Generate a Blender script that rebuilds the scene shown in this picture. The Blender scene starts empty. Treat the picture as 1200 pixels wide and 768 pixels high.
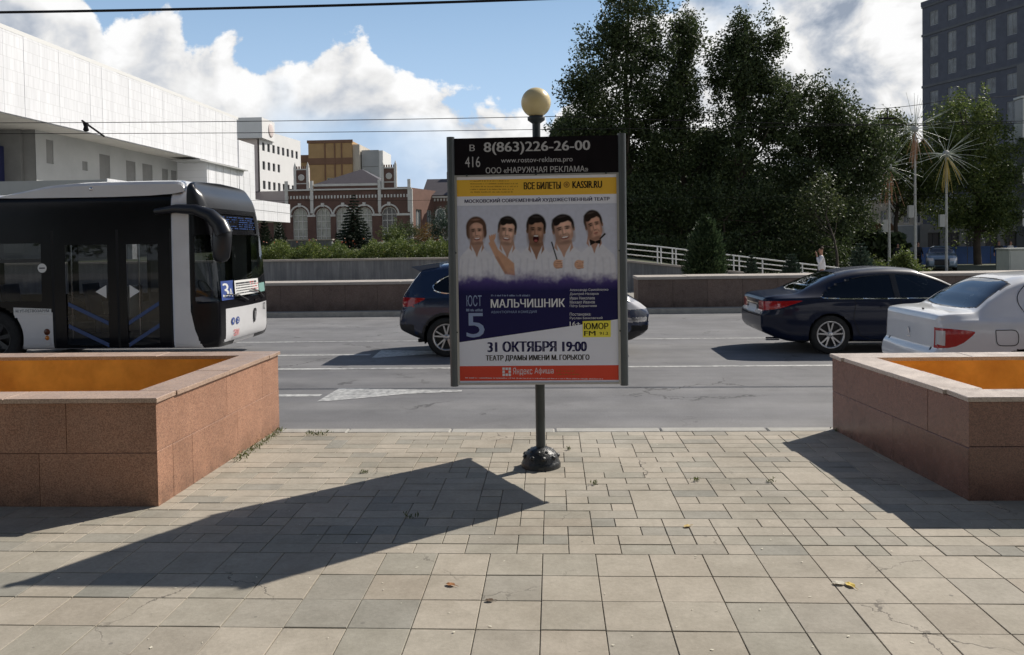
import bpy, bmesh, math, random
import numpy as np
from mathutils import Vector, Matrix, noise as mnoise
R = math.radians
random.seed(7); rng = np.random.default_rng(7)
S = bpy.context.scene
COL = bpy.context.scene.collection

# ------------------------------------------------------------------ camera
cd = bpy.data.cameras.new('camera'); cam = bpy.data.objects.new('camera', cd); COL.objects.link(cam)
S.camera = cam
YAW, PIT, ROLL = R(2.9), R(-1.4), R(-0.85)
fw = Vector((-math.sin(YAW)*math.cos(PIT), math.cos(YAW)*math.cos(PIT), math.sin(PIT)))
rt = fw.cross(Vector((0, 0, 1))).normalized(); up = rt.cross(fw)
r2 = rt*math.cos(ROLL)+up*math.sin(ROLL); u2 = up*math.cos(ROLL)-rt*math.sin(ROLL)
cam.matrix_world = Matrix(((r2.x, u2.x, -fw.x, 0), (r2.y, u2.y, -fw.y, 0), (r2.z, u2.z, -fw.z, 1.8), (0, 0, 0, 1)))
cd.sensor_width = 36; cd.sensor_fit = 'HORIZONTAL'; cd.lens = 36*940/1200
cd.shift_y = -(384-307)/1200
cd.clip_start = 0.05; cd.clip_end = 3000

# ------------------------------------------------------------------ world and sun
S.view_settings.view_transform = 'Standard'; S.view_settings.look = 'None'
S.view_settings.gamma = 1; S.view_settings.exposure = 0.04
SUNV = Vector((0.84, 0.74, 1.0)).normalized()
SUN_EL = math.asin(SUNV.z); SUN_AZ = math.atan2(SUNV.x, SUNV.y)     # azimuth clockwise from +Y
sd = bpy.data.lights.new('sun', 'SUN'); sun = bpy.data.objects.new('sun', sd); COL.objects.link(sun)
sd.energy = 4.9; sd.angle = R(0.5); sd.color = (1.0, 0.935, 0.84)
sun.rotation_euler = SUNV.to_track_quat('Z', 'Y').to_euler()
sun.location = (20, 20, 40)

class NT:
    """small helper round a node tree"""
    def __init__(s, tree): s.t = tree; s.n = tree.nodes; s.l = tree.links
    def new(s, typ, **kw):
        nd = s.n.new(typ)
        for k, v in kw.items():
            if k in ('operation', 'blend_type', 'data_type', 'noise_dimensions', 'feature', 'distance', 'attribute_name', 'sky_type', 'vector_type', 'layer_name', 'interpolation_type', 'clamp', 'normalize', 'attribute_type'):
                setattr(nd, k, v)
            else:
                s.set(nd, k, v)
        return nd
    def set(s, nd, key, v):
        key2 = int(key[1:]) if key.startswith('i') and key[1:].isdigit() else key.replace('_', ' ')
        sock = nd.inputs[key2]
        if isinstance(v, bpy.types.NodeSocket): s.l.new(v, sock)
        elif isinstance(v, (tuple, list)) and sock.type == 'RGBA' and len(v) == 3: sock.default_value = (*v, 1)
        else: sock.default_value = v
    def math(s, op, a, b=None, c=None, clamp=False):
        nd = s.n.new('ShaderNodeMath'); nd.operation = op; nd.use_clamp = clamp
        for i, v in enumerate((a, b, c)):
            if v is None: continue
            if isinstance(v, bpy.types.NodeSocket): s.l.new(v, nd.inputs[i])
            else: nd.inputs[i].default_value = v
        return nd.outputs[0]
    def mix(s, fac, a, b, bt='MIX'):
        nd = s.n.new('ShaderNodeMix'); nd.data_type = 'RGBA'; nd.blend_type = bt
        for sock, v in ((nd.inputs[0], fac), (nd.inputs[6], a), (nd.inputs[7], b)):
            if isinstance(v, bpy.types.NodeSocket): s.l.new(v, sock)
            elif isinstance(v, (tuple, list)): sock.default_value = (*v[:3], 1)
            else: sock.default_value = v
        return nd.outputs[2]
    def ramp(s, fac, stops, interp='LINEAR'):
        nd = s.n.new('ShaderNodeValToRGB'); cr = nd.color_ramp; cr.interpolation = interp
        while len(cr.elements) < len(stops): cr.elements.new(0.5)
        for e, (p, c) in zip(cr.elements, stops):
            e.position = p; e.color = (c, c, c, 1) if isinstance(c, (int, float)) else (*c, 1)
        s.l.new(fac, nd.inputs[0]); return nd.outputs[0]
    def noise(s, vec, scale, detail=4, rough=0.5, dist=0.0, out=0):
        nd = s.n.new('ShaderNodeTexNoise'); nd.inputs['Scale'].default_value = scale
        nd.inputs['Detail'].default_value = detail; nd.inputs['Roughness'].default_value = rough
        nd.inputs['Distortion'].default_value = dist
        if vec is not None: s.l.new(vec, nd.inputs['Vector'])
        return nd.outputs[out]
    def rng(s, v, a, b, c=0.0, d=1.0, interp='LINEAR'):
        nd = s.n.new('ShaderNodeMapRange'); nd.interpolation_type = interp
        s.l.new(v, nd.inputs[0])
        for i, x in enumerate((a, b, c, d)): nd.inputs[i+1].default_value = x
        return nd.outputs[0]
    def comb(s, x, y, z):
        nd = s.n.new('ShaderNodeCombineXYZ')
        for i, v in enumerate((x, y, z)):
            if isinstance(v, bpy.types.NodeSocket): s.l.new(v, nd.inputs[i])
            else: nd.inputs[i].default_value = v
        return nd.outputs[0]

W = bpy.data.worlds.new('World'); S.world = W; W.use_nodes = True
t = NT(W.node_tree); t.n.clear()
sky = t.n.new('ShaderNodeTexSky'); sky.sky_type = 'NISHITA'; sky.sun_disc = False
sky.sun_elevation = SUN_EL; sky.sun_rotation = SUN_AZ
sky.air_density = 1.0; sky.dust_density = 0.6; sky.ozone_density = 3.0
bg1 = t.new('ShaderNodeBackground', Color=sky.outputs[0], Strength=0.062)
tc = t.n.new('ShaderNodeTexCoord'); sp = t.n.new('ShaderNodeSeparateXYZ'); t.l.new(tc.outputs['Generated'], sp.inputs[0])
az = t.math('ARCTAN2', sp.outputs[0], sp.outputs[1])          # 0 = +Y, + = +X
el = t.math('ARCSINE', sp.outputs[2])
# cumulus bank: its top line as a function of azimuth, broken up by noise
elw = t.math('MULTIPLY', el, 1.25)
pv = t.comb(az, elw, 0.0)
warp = t.noise(pv, 3.0, 3, 0.5, 0, 1)
vm = t.n.new('ShaderNodeVectorMath'); vm.operation = 'MULTIPLY_ADD'
t.l.new(warp, vm.inputs[0]); vm.inputs[1].default_value = (0.12, 0.12, 0); t.l.new(pv, vm.inputs[2])
P = vm.outputs[0]
big = t.noise(P, 7.0, 2, 0.5)
bil = t.noise(P, 13.0, 9, 0.57)
vor = t.new('ShaderNodeTexVoronoi', feature='SMOOTH_F1', Scale=17.0, Vector=P); 
lump = t.math('SUBTRACT', 0.75, vor.outputs['Distance'])
nz = t.math('ADD', t.math('MULTIPLY', t.math('SUBTRACT', bil, 0.5), 0.20), t.math('MULTIPLY', t.math('SUBTRACT', lump, 0.4), 0.07))
azn = t.rng(az, -0.75, 0.75)
def stops(lst): return [((a+0.75)/1.5, e/0.5) for a, e in lst]
topc = t.ramp(azn, stops([(-0.75, 0.40), (-0.60, 0.33), (-0.535, 0.31), (-0.515, 0.235), (-0.47, 0.30), (-0.45, 0.29), (-0.425, 0.235), (-0.38, 0.245), (-0.34, 0.225), (-0.31, 0.215),
                          (-0.272, 0.255), (-0.225, 0.255), (-0.20, 0.215), (-0.16, 0.20), (-0.11, 0.19), (-0.06, 0.175), (0.0, 0.17), (0.04, 0.20), (0.12, 0.28), (0.2, 0.36), (0.28, 0.44), (0.75, 0.47)]))
topl = t.math('MULTIPLY', topc, 0.5)
dens = t.math('ADD', t.math('SUBTRACT', topl, el), nz)        # >0 inside the bank
botc = t.ramp(azn, stops([(-0.75, 0.12), (-0.45, 0.135), (-0.32, 0.15), (-0.2, 0.13), (-0.05, 0.10), (0.1, 0.06), (0.25, 0.0), (0.75, 0.0)]))
botl = t.math('MULTIPLY', botc, 0.5)
over = t.math('ADD', t.math('SUBTRACT', el, botl), t.math('MULTIPLY', t.math('SUBTRACT', big, 0.5), 0.2))
mask = t.math('MULTIPLY', t.rng(dens, -0.002, 0.014, 0, 1, 'SMOOTHSTEP'), t.rng(over, -0.03, 0.03, 0.25, 1, 'SMOOTHSTEP'))
# scattered cloud over the rest of the dome
gen = t.noise(tc.outputs['Generated'], 3.2, 8, 0.55, 0.3)
high = t.rng(el, 0.36, 0.5, 0, 1, 'SMOOTHSTEP')
m2 = t.math('MULTIPLY', t.rng(gen, 0.60, 0.74, 0, 0.55, 'SMOOTHSTEP'), high)
mask = t.math('MAXIMUM', mask, m2)
# holes in the deck to the right
hole = t.rng(t.noise(P, 4.0, 5, 0.55), 0.32, 0.44, 0.55, 1, 'SMOOTHSTEP')
mask = t.math('MULTIPLY', mask, t.math('MAXIMUM', hole, t.rng(az, 0.1, 0.25, 1, 0)))
# thin haze low down
hz = t.math('MULTIPLY', t.rng(el, 0.0, 0.75, 0.98, 0.0, 'SMOOTHSTEP'), t.rng(t.math('ABSOLUTE', t.math('SUBTRACT', az, 0.5)), 0.6, 2.6, 1.0, 0.35, 'SMOOTHSTEP'))
# cloud brightness: crisp sunlit tops, grey-blue undersides, variation
offs = t.n.new('ShaderNodeVectorMath'); offs.operation = 'ADD'; t.l.new(P, offs.inputs[0]); offs.inputs[1].default_value = (0.018, 0.028, 0)
bil2 = t.noise(offs.outputs[0], 13.0, 4, 0.5)
lit = t.math('MULTIPLY', t.math('SUBTRACT', bil, bil2), 1.6)
depth = t.rng(dens, 0.02, 0.15, 1.0, 0.66, 'SMOOTHSTEP')
rightm = t.rng(az, -0.05, 0.2, 0, 1, 'SMOOTHSTEP')
patch = t.rng(t.noise(P, 5.5, 6, 0.6, 0.4), 0.44, 0.66, 1.10, 0.70, 'SMOOTHSTEP')
dm = t.n.new('ShaderNodeMix'); dm.data_type = 'FLOAT'; t.l.new(rightm, dm.inputs[0]); t.l.new(depth, dm.inputs[2]); t.l.new(patch, dm.inputs[3])
br = t.math('ADD', dm.outputs[0], lit)
br = t.math('MINIMUM', t.math('MAXIMUM', br, 0.52), 1.10)
ccol = t.mix(t.rng(br, 0.5, 0.92), (0.66, 0.78, 0.98), (1.0, 1.0, 1.0))
bg2 = t.new('ShaderNodeBackground', Color=ccol)
t.l.new(t.math('MULTIPLY', br, 0.88), bg2.inputs['Strength'])
hcol = t.ramp(el, [(0.0, (0.66, 0.78, 0.96)), (0.16, (0.50, 0.70, 0.95)), (0.34, (0.36, 0.58, 0.88)), (0.6, (0.22, 0.42, 0.75))])
bg3 = t.new('ShaderNodeBackground', Color=hcol, Strength=1.0)
m_h = t.n.new('ShaderNodeMixShader'); t.l.new(hz, m_h.inputs[0]); t.l.new(bg1.outputs[0], m_h.inputs[1]); t.l.new(bg3.outputs[0], m_h.inputs[2])
m_c = t.n.new('ShaderNodeMixShader'); t.l.new(mask, m_c.inputs[0]); t.l.new(m_h.outputs[0], m_c.inputs[1]); t.l.new(bg2.outputs[0], m_c.inputs[2])
wo = t.n.new('ShaderNodeOutputWorld'); t.l.new(m_c.outputs[0], wo.inputs[0])

# ------------------------------------------------------------------ materials
MATS = {}
def mat(name, col, rough=0.6, var=0.0, vscale=4.0, bump=0.0, bscale=60.0, metal=0.0, spec=0.5, coat=0.0, islands=0.0, dark=None, subsurf=0.0, emit=None):
    """plain procedural surface: base colour with noise variation, optional per-object / per-island tint and fine relief"""
    if name in MATS: return MATS[name]
    m = bpy.data.materials.new(name); m.use_nodes = True; MATS[name] = m
    a = NT(m.node_tree); b = a.n['Principled BSDF']
    tcn = a.n.new('ShaderNodeTexCoord'); geo = a.n.new('ShaderNodeNewGeometry')
    pos = geo.outputs['Position']
    colr = None
    if var > 0:
        n = a.noise(pos, vscale, 6, 0.6)
        dk = dark or tuple(c*(1-var) for c in col); lt = tuple(min(1, c*(1+var)) for c in col)
        colr = a.mix(a.rng(n, 0.3, 0.7), dk, lt)
    if islands > 0:
        oi = a.n.new('ShaderNodeObjectInfo')
        rr = a.math('FRACT', a.math('ADD', oi.outputs['Random'], geo.outputs['Random Per Island']))
        k = a.rng(rr, 0, 1, 1-islands, 1+islands)
        hs = a.n.new('ShaderNodeHueSaturation'); hs.inputs['Color'].default_value = (*col, 1)
        if colr: a.l.new(colr, hs.inputs['Color'])
        a.l.new(k, hs.inputs['Value']); colr = hs.outputs[0]
    if colr: a.l.new(colr, b.inputs['Base Color'])
    else: b.inputs['Base Color'].default_value = (*col, 1)
    b.inputs['Roughness'].default_value = rough; b.inputs['Metallic'].default_value = metal
    b.inputs['Specular IOR Level'].default_value = spec
    b.inputs['Coat Weight'].default_value = coat; b.inputs['Coat Roughness'].default_value = 0.05
    if bump > 0:
        bn = a.n.new('ShaderNodeBump'); bn.inputs['Strength'].default_value = bump; bn.inputs['Distance'].default_value = 0.01
        a.l.new(a.noise(pos, bscale, 4, 0.6), bn.inputs['Height']); a.l.new(bn.outputs[0], b.inputs['Normal'])
    return m

def glass(name, tint=(0.2, 0.22, 0.22), refl=1.0, rough=0.02):
    if name in MATS: return MATS[name]
    m = bpy.data.materials.new(name); m.use_nodes = True; MATS[name] = m
    a = NT(m.node_tree); a.n.clear()
    tr = a.new('ShaderNodeBsdfTransparent', Color=(*tint, 1)); gl = a.new('ShaderNodeBsdfGlossy', Color=(0.95, 0.97, 1, 1), Roughness=rough)
    fr = a.new('ShaderNodeFresnel', IOR=1.5)
    geo = a.n.new('ShaderNodeNewGeometry')
    mx = a.n.new('ShaderNodeMixShader'); a.l.new(a.math('MULTIPLY', fr.outputs[0], refl, clamp=True), mx.inputs[0])
    a.l.new(tr.outputs[0], mx.inputs[1]); a.l.new(gl.outputs[0], mx.inputs[2])
    o = a.n.new('ShaderNodeOutputMaterial'); a.l.new(mx.outputs[0], o.inputs[0])
    return m

def foliage_mat(name, c1, c2, c3, trans=0.35):
    if name in MATS: return MATS[name]
    m = bpy.data.materials.new(name); m.use_nodes = True; MATS[name] = m
    a = NT(m.node_tree); b = a.n['Principled BSDF']
    geo = a.n.new('ShaderNodeNewGeometry')
    n = a.noise(geo.outputs['Position'], 0.9, 3, 0.5)
    rr = a.math('ADD', a.math('MULTIPLY', geo.outputs['Random Per Island'], 0.55), a.math('MULTIPLY', n, 0.5))
    col = a.ramp(rr, [(0.2, c1), (0.5, c2), (0.85, c3)])
    a.l.new(col, b.inputs['Base Color']); b.inputs['Roughness'].default_value = 0.55; b.inputs['Specular IOR Level'].default_value = 0.35
    tl = a.new('ShaderNodeBsdfTranslucent', Color=col)
    mx = a.n.new('ShaderNodeMixShader'); mx.inputs[0].default_value = trans
    a.l.new(b.outputs[0], mx.inputs[1]); a.l.new(tl.outputs[0], mx.inputs[2]); a.l.new(mx.outputs[0], a.n['Material Output'].inputs[0])
    return m

def granite(name, c1, c2, c3, rough=0.25, sc=1.0):
    if name in MATS: return MATS[name]
    m = bpy.data.materials.new(name); m.use_nodes = True; MATS[name] = m
    a = NT(m.node_tree); b = a.n['Principled BSDF']; geo = a.n.new('ShaderNodeNewGeometry'); pos = geo.outputs['Position']
    v1 = a.new('ShaderNodeTexVoronoi', Scale=230.0*sc, Vector=pos); v2 = a.new('ShaderNodeTexVoronoi', Scale=130.0*sc, Vector=pos)
    s1 = a.n.new('ShaderNodeSeparateColor'); a.l.new(v1.outputs['Color'], s1.inputs[0])
    s2 = a.n.new('ShaderNodeSeparateColor'); a.l.new(v2.outputs['Color'], s2.inputs[0])
    col = a.mix(a.rng(s1.outputs[0], 0.25, 0.8), c1, c2)
    col = a.mix(a.rng(s2.outputs[1], 0.62, 0.8, 0, 0.5), col, c3)
    oi = a.n.new('ShaderNodeObjectInfo')
    big = a.rng(a.noise(pos, 1.7, 5, 0.6), 0.3, 0.7, 0.85, 1.12)
    k = a.math('MULTIPLY', big, a.rng(oi.outputs['Random'], 0, 1, 0.92, 1.08))
    col = a.mix(1.0, col, a.comb(k, k, k), 'MULTIPLY')
    # darker towards the foot of the wall, in uneven patches
    sx = a.n.new('ShaderNodeSeparateXYZ'); a.l.new(pos, sx.inputs[0])
    ft = a.math('MULTIPLY', a.rng(sx.outputs[2], 0.0, 0.22, 1, 0, 'SMOOTHSTEP'), a.rng(a.noise(pos, 5, 4, 0.6), 0.35, 0.7, 0.0, 0.6))
    col = a.mix(ft, col, (0.05, 0.035, 0.028))
    a.l.new(col, b.inputs['Base Color'])
    a.l.new(a.rng(a.noise(pos, 9, 4), 0.3, 0.7, rough*0.8, rough*1.5), b.inputs['Roughness'])
    bn = a.n.new('ShaderNodeBump'); bn.inputs['Strength'].default_value = 0.12; bn.inputs['Distance'].default_value = 0.004
    a.l.new(s1.outputs[0], bn.inputs['Height']); a.l.new(bn.outputs[0], b.inputs['Normal'])
    return m

# ------------------------------------------------------------------ mesh helpers
def tag(o, label=None, cat=None, group=None, kind=None):
    if label: o['label'] = label
    if cat: o['category'] = cat
    if group: o['group'] = group
    if kind: o['kind'] = kind
    return o
def empty(name, loc=(0, 0, 0), rz=0.0, label=None, cat=None, group=None):
    o = bpy.data.objects.new(name, None); COL.objects.link(o); o.empty_display_size = 0.3
    o.location = loc; o.rotation_euler = (0, 0, rz)
    return tag(o, label, cat, group)
def link_mesh(name, me, parent=None, loc=(0, 0, 0), rot=(0, 0, 0)):
    o = bpy.data.objects.new(name, me); COL.objects.link(o); o.location = loc; o.rotation_euler = rot
    if parent: o.parent = parent
    return o
def npmesh(name, V, F, m, smooth=False):
    """fast mesh from numpy arrays; F is (n,4) or (n,3)"""
    V = np.asarray(V, dtype=np.float32); F = np.asarray(F, dtype=np.int32)
    me = bpy.data.meshes.new(name); k = F.shape[1]
    me.vertices.add(len(V)); me.vertices.foreach_set('co', V.ravel())
    me.loops.add(F.size); me.loops.foreach_set('vertex_index', F.ravel())
    me.polygons.add(len(F)); me.polygons.foreach_set('loop_start', np.arange(0, F.size, k, dtype=np.int32))
    me.polygons.foreach_set('loop_total', np.full(len(F), k, dtype=np.int32))
    if smooth: me.polygons.foreach_set('use_smooth', np.ones(len(F), dtype=bool))
    me.update(calc_edges=True); me.materials.append(m)
    return me

class MB:
    """collects shapes, then links them as ONE mesh"""
    def __init__(s): s.v = []; s.f = []; s.sm = []
    def add(s, vs, fs, smooth=False):
        b = len(s.v); s.v += [tuple(v) for v in vs]; s.f += [tuple(i+b for i in f) for f in fs]; s.sm += [smooth]*len(fs); return s
    def box(s, x0, x1, y0, y1, z0, z1):
        return s.add([(x0, y0, z0), (x1, y0, z0), (x1, y1, z0), (x0, y1, z0), (x0, y0, z1), (x1, y0, z1), (x1, y1, z1), (x0, y1, z1)],
                     [(0, 3, 2, 1), (4, 5, 6, 7), (0, 1, 5, 4), (1, 2, 6, 5), (2, 3, 7, 6), (3, 0, 4, 7)])
    def bbox(s, x0, x1, y0, y1, z0, z1, b=0.005):
        """box with a chamfered top"""
        return s.add([(x0, y0, z0), (x1, y0, z0), (x1, y1, z0), (x0, y1, z0), (x0, y0, z1-b), (x1, y0, z1-b), (x1, y1, z1-b), (x0, y1, z1-b),
                      (x0+b, y0+b, z1), (x1-b, y0+b, z1), (x1-b, y1-b, z1), (x0+b, y1-b, z1)],
                     [(8, 9, 10, 11), (0, 1, 5, 4), (1, 2, 6, 5), (2, 3, 7, 6), (3, 0, 4, 7), (4, 5, 9, 8), (5, 6, 10, 9), (6, 7, 11, 10), (7, 4, 8, 11)])
    def obox(s, c, ax, ay, az):
        c, ax, ay, az = map(Vector, (c, ax, ay, az)); v = []
        for k in (-1, 1):
            for i, j in ((-1, -1), (1, -1), (1, 1), (-1, 1)): v.append(c+ax*i+ay*j+az*k)
        return s.add(v, [(0, 3, 2, 1), (4, 5, 6, 7), (0, 1, 5, 4), (1, 2, 6, 5), (2, 3, 7, 6), (3, 0, 4, 7)])
    def quad(s, a, b, c, d): return s.add([a, b, c, d], [(0, 1, 2, 3)])
    def tube(s, pts, rad, n=8, cap=True, smooth=True):
        pts = [Vector(p) for p in pts]; rad = rad if isinstance(rad, (list, tuple)) else [rad]*len(pts)
        vs = []; fs = []; ref = None
        for i, p in enumerate(pts):
            d = (pts[min(i+1, len(pts)-1)]-pts[max(i-1, 0)]).normalized()
            if ref is None: ref = Vector((0, 0, 1)) if abs(d.z) < 0.9 else Vector((1, 0, 0))
            x = d.cross(ref).normalized(); y = d.cross(x); ref = x.cross(d) if True else ref
            for k in range(n):
                a = 2*math.pi*k/n; vs.append(p+(x*math.cos(a)+y*math.sin(a))*rad[i])
        for i in range(len(pts)-1):
            for k in range(n):
                fs.append((i*n+k, i*n+(k+1) % n, (i+1)*n+(k+1) % n, (i+1)*n+k))
        s.add(vs, fs, smooth)
        if cap:
            s.add([v for v in vs[:n]], [tuple(range(n))]); s.add([v for v in vs[-n:]], [tuple(reversed(range(n)))])
        return s
    def lathe(s, prof, n=24, axis='z', c=(0, 0, 0), smooth=True, close=False):
        """prof: (r, h) pairs"""
        vs = []; m = len(prof)
        for r, h in prof:
            for k in range(n):
                a = 2*math.pi*k/n; x, y = r*math.cos(a), r*math.sin(a)
                vs.append((c[0]+x, c[1]+y, c[2]+h) if axis == 'z' else ((c[0]+x, c[1]+h, c[2]+y) if axis == 'y' else (c[0]+h, c[1]+x, c[2]+y)))
        fs = [(i*n+k, i*n+(k+1) % n, (i+1)*n+(k+1) % n, (i+1)*n+k) for i in range(m-1) for k in range(n)]
        if close: fs += [((m-1)*n+k, (m-1)*n+(k+1) % n, (k+1) % n, k) for k in range(n)]
        return s.add(vs, fs, smooth)
    def prism(s, poly, lo, hi, axis='z'):
        """poly extruded along an axis; poly coordinates are the other two axes in order"""
        n = len(poly)
        def P(p, h): return (p[0], p[1], h) if axis == 'z' else ((p[0], h, p[1]) if axis == 'y' else (h, p[0], p[1]))
        vs = [P(p, lo) for p in poly]+[P(p, hi) for p in poly]
        fs = [tuple(reversed(range(n))), tuple(range(n, 2*n))]+[(i, (i+1) % n, n+(i+1) % n, n+i) for i in range(n)]
        return s.add(vs, fs)
    def mesh(s, name, m):
        me = bpy.data.meshes.new(name); me.from_pydata(s.v, [], s.f); me.polygons.foreach_set('use_smooth', s.sm); me.materials.append(m); me.update()
        bm = bmesh.new(); bm.from_mesh(me); bmesh.ops.recalc_face_normals(bm, faces=bm.faces); bm.to_mesh(me); bm.free()
        return me
    def build(s, name, m, parent=None, local=False, label=None, cat=None, group=None, kind=None):
        """coordinates are world unless local; a parent Empty is never rotated in the world case"""
        off = Vector((0, 0, 0))
        if parent and not local:
            q = parent
            while q: off += q.location; q = q.parent
            s.v = [(v[0]-off.x, v[1]-off.y, v[2]-off.z) for v in s.v]
        o = link_mesh(name, s.mesh(name, m), parent)
        return tag(o, label, cat, group, kind)

from mathutils.geometry import delaunay_2d_cdt
def text_mesh(txt, bold=0.0):
    """outline of the text, filled by the even-odd rule so that every counter stays open"""
    cu = bpy.data.curves.new('lettering', 'FONT'); cu.body = txt; cu.size = 1; cu.resolution_u = 3; cu.fill_mode = 'NONE'
    o = bpy.data.objects.new('lettering', cu); COL.objects.link(o)
    dg = bpy.context.evaluated_depsgraph_get(); m0 = bpy.data.meshes.new_from_object(o.evaluated_get(dg))
    bpy.data.objects.remove(o); bpy.data.curves.remove(cu)
    co = np.array([(v.co.x, v.co.y) for v in m0.vertices]); ed = [tuple(e.vertices) for e in m0.edges]; bpy.data.meshes.remove(m0)
    V, _, F, _, _, _ = delaunay_2d_cdt([Vector(c) for c in co], ed, [], 0, 1e-5)
    V2 = np.array([(v.x, v.y) for v in V]); T_ = np.array([f for f in F if len(f) == 3]); c = V2[T_].mean(1)
    E0 = co[[e[0] for e in ed]]; E1 = co[[e[1] for e in ed]]; ins = np.zeros(len(c), bool)
    for (x0, y0), (x1, y1) in zip(E0, E1):
        if y0 == y1: continue
        ins ^= ((y0 > c[:, 1]) != (y1 > c[:, 1])) & (c[:, 0] < (x1-x0)*(c[:, 1]-y0)/(y1-y0)+x0)
    me = bpy.data.meshes.new('lettering'); T_ = T_[ins]; used = np.unique(T_); mp = {int(u): i for i, u in enumerate(used)}
    me.from_pydata([(V2[u][0], V2[u][1], 0) for u in used], [], [tuple(mp[int(i)] for i in f) for f in T_]); return me
def lettering(txt, x0, x1, z0, z1, m, parent, y=0.0, bold=0.0, M=None, name='lettering'):
    """flat print filling the box x0..x1, z0..z1 on a plane y=const of the parent (faces -Y); M maps it elsewhere"""
    me = text_mesh(txt, bold)
    n = len(me.vertices); co = np.empty(n*3, dtype=np.float32); me.vertices.foreach_get('co', co); co = co.reshape(-1, 3)
    if n == 0: return None
    a, b = co.min(0), co.max(0)
    X = x0+(co[:, 0]-a[0])/(b[0]-a[0])*(x1-x0); Z = z0+(co[:, 1]-a[1])/(b[1]-a[1])*(z1-z0)
    out = np.stack([X, np.full(n, y), Z], 1).astype(np.float32)
    if M is not None: out = (np.c_[out, np.ones(n)] @ np.array(M).T)[:, :3].astype(np.float32)
    me.vertices.foreach_set('co', out.ravel()); me.materials.clear(); me.materials.append(m); me.update()
    if bold > 0:                                   # heavier strokes: the outline repeated a hair to each side
        bm = bmesh.new(); bm.from_mesh(me); hgt = (z1-z0); src = list(bm.verts)
        d0 = bmesh.ops.duplicate(bm, geom=bm.verts[:]+bm.edges[:]+bm.faces[:]); d1 = [v for v in d0['geom'] if isinstance(v, bmesh.types.BMVert)]
        ax = Vector((1, 0, 0)) if M is None else M.col[0].xyz; ay_ = Vector((0, -1, 0)) if M is None else -M.col[1].xyz
        for v in src: v.co += ax*hgt*bold*0.9
        for v in d1: v.co += -ax*hgt*bold*0.9+ay_*0.00015
        bm.to_mesh(me); bm.free()
    return link_mesh(name, me, parent)
# ------------------------------------------------------------------ ground, road, pavement
RZ = -0.2                                            # road surface
m_asph = mat('asphalt', (0.185, 0.185, 0.19), 0.78, 0.16, 1.3, 0.35, 90, spec=0.35)
a = NT(m_asph.node_tree); b = a.n['Principled BSDF']
geo = a.n.new('ShaderNodeNewGeometry'); sx = a.n.new('ShaderNodeSeparateXYZ'); a.l.new(geo.outputs['Position'], sx.inputs[0])
streak = a.noise(a.comb(a.math('MULTIPLY', sx.outputs[0], 0.06), a.math('MULTIPLY', sx.outputs[1], 1.0), 0.0), 1.6, 5, 0.6)
fine = a.noise(geo.outputs['Position'], 45, 5, 0.75)
spk = a.noise(geo.outputs['Position'], 160, 2, 0.6)
patchn = a.noise(geo.outputs['Position'], 0.5, 4, 0.6)
gut = a.rng(sx.outputs[1], 7.75, 9.3, 1.0, 0.0, 'SMOOTHSTEP')         # dust gathers in the gutter
old = b.inputs['Base Color'].links[0].from_socket
c = a.mix(1.0, old, a.mix(a.rng(streak, 0.3, 0.7), (0.80, 0.80, 0.82), (1.16, 1.15, 1.13)), 'MULTIPLY')
c = a.mix(1.0, c, a.mix(a.rng(fine, 0.3, 0.7), (0.85, 0.85, 0.85), (1.13, 1.13, 1.13)), 'MULTIPLY')
c = a.mix(1.0, c, a.mix(a.rng(spk, 0.3, 0.7), (0.78, 0.78, 0.78), (1.2, 1.2, 1.2)), 'MULTIPLY')
c = a.mix(a.math('MULTIPLY', gut, a.rng(fine, 0.35, 0.7, 0.1, 0.7)), c, (0.27, 0.25, 0.22))
pt = a.n.new('ShaderNodeTexVoronoi'); pt.inputs['Scale'].default_value = 0.33; a.l.new(geo.outputs['Position'], pt.inputs['Vector']); ps = a.n.new('ShaderNodeSeparateColor'); a.l.new(pt.outputs['Color'], ps.inputs[0])
c = a.mix(1.0, c, a.mix(ps.outputs[0], (0.93, 0.93, 0.93), (1.06, 1.06, 1.06)), 'MULTIPLY')
cv = a.new('ShaderNodeTexVoronoi', feature='DISTANCE_TO_EDGE', Scale=0.45); wv = a.n.new('ShaderNodeVectorMath'); wv.operation = 'MULTIPLY_ADD'
a.l.new(a.noise(geo.outputs['Position'], 2.5, 5, 0.65, 0, 1), wv.inputs[0]); wv.inputs[1].default_value = (0.9, 0.9, 0); a.l.new(geo.outputs['Position'], wv.inputs[2]); a.l.new(wv.outputs[0], cv.inputs['Vector'])
c = a.mix(a.math('MULTIPLY', a.rng(cv.outputs['Distance'], 0.004, 0.012, 0.75, 0), a.rng(patchn, 0.5, 0.56, 0, 1)), c, (0.05, 0.05, 0.05))
oil = a.math('MULTIPLY', a.rng(a.noise(geo.outputs['Position'], 1.9, 5, 0.6), 0.62, 0.72, 0, 0.45), a.rng(streak, 0.4, 0.6)); c = a.mix(oil, c, (0.07, 0.07, 0.07))
a.l.new(c, b.inputs['Base Color'])
m_paint = mat('road_paint', (0.62, 0.62, 0.60), 0.6)
a = NT(m_paint.node_tree); b = a.n['Principled BSDF']; geo = a.n.new('ShaderNodeNewGeometry')
w = a.math('ADD', a.noise(geo.outputs['Position'], 14, 6, 0.7), a.math('MULTIPLY', a.noise(geo.outputs['Position'], 1.4, 3, 0.5), 0.45))
a.l.new(a.mix(a.rng(w, 0.54, 0.92), (0.62, 0.62, 0.60), (0.17, 0.17, 0.17)), b.inputs['Base Color'])

m_earth = mat('earth', (0.16, 0.15, 0.12), 0.95, 0.3, 0.4, 0.3, 8)
m_grass = mat('lawn', (0.10, 0.13, 0.05), 0.95, 0.35, 0.6, 0.4, 20)
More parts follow.
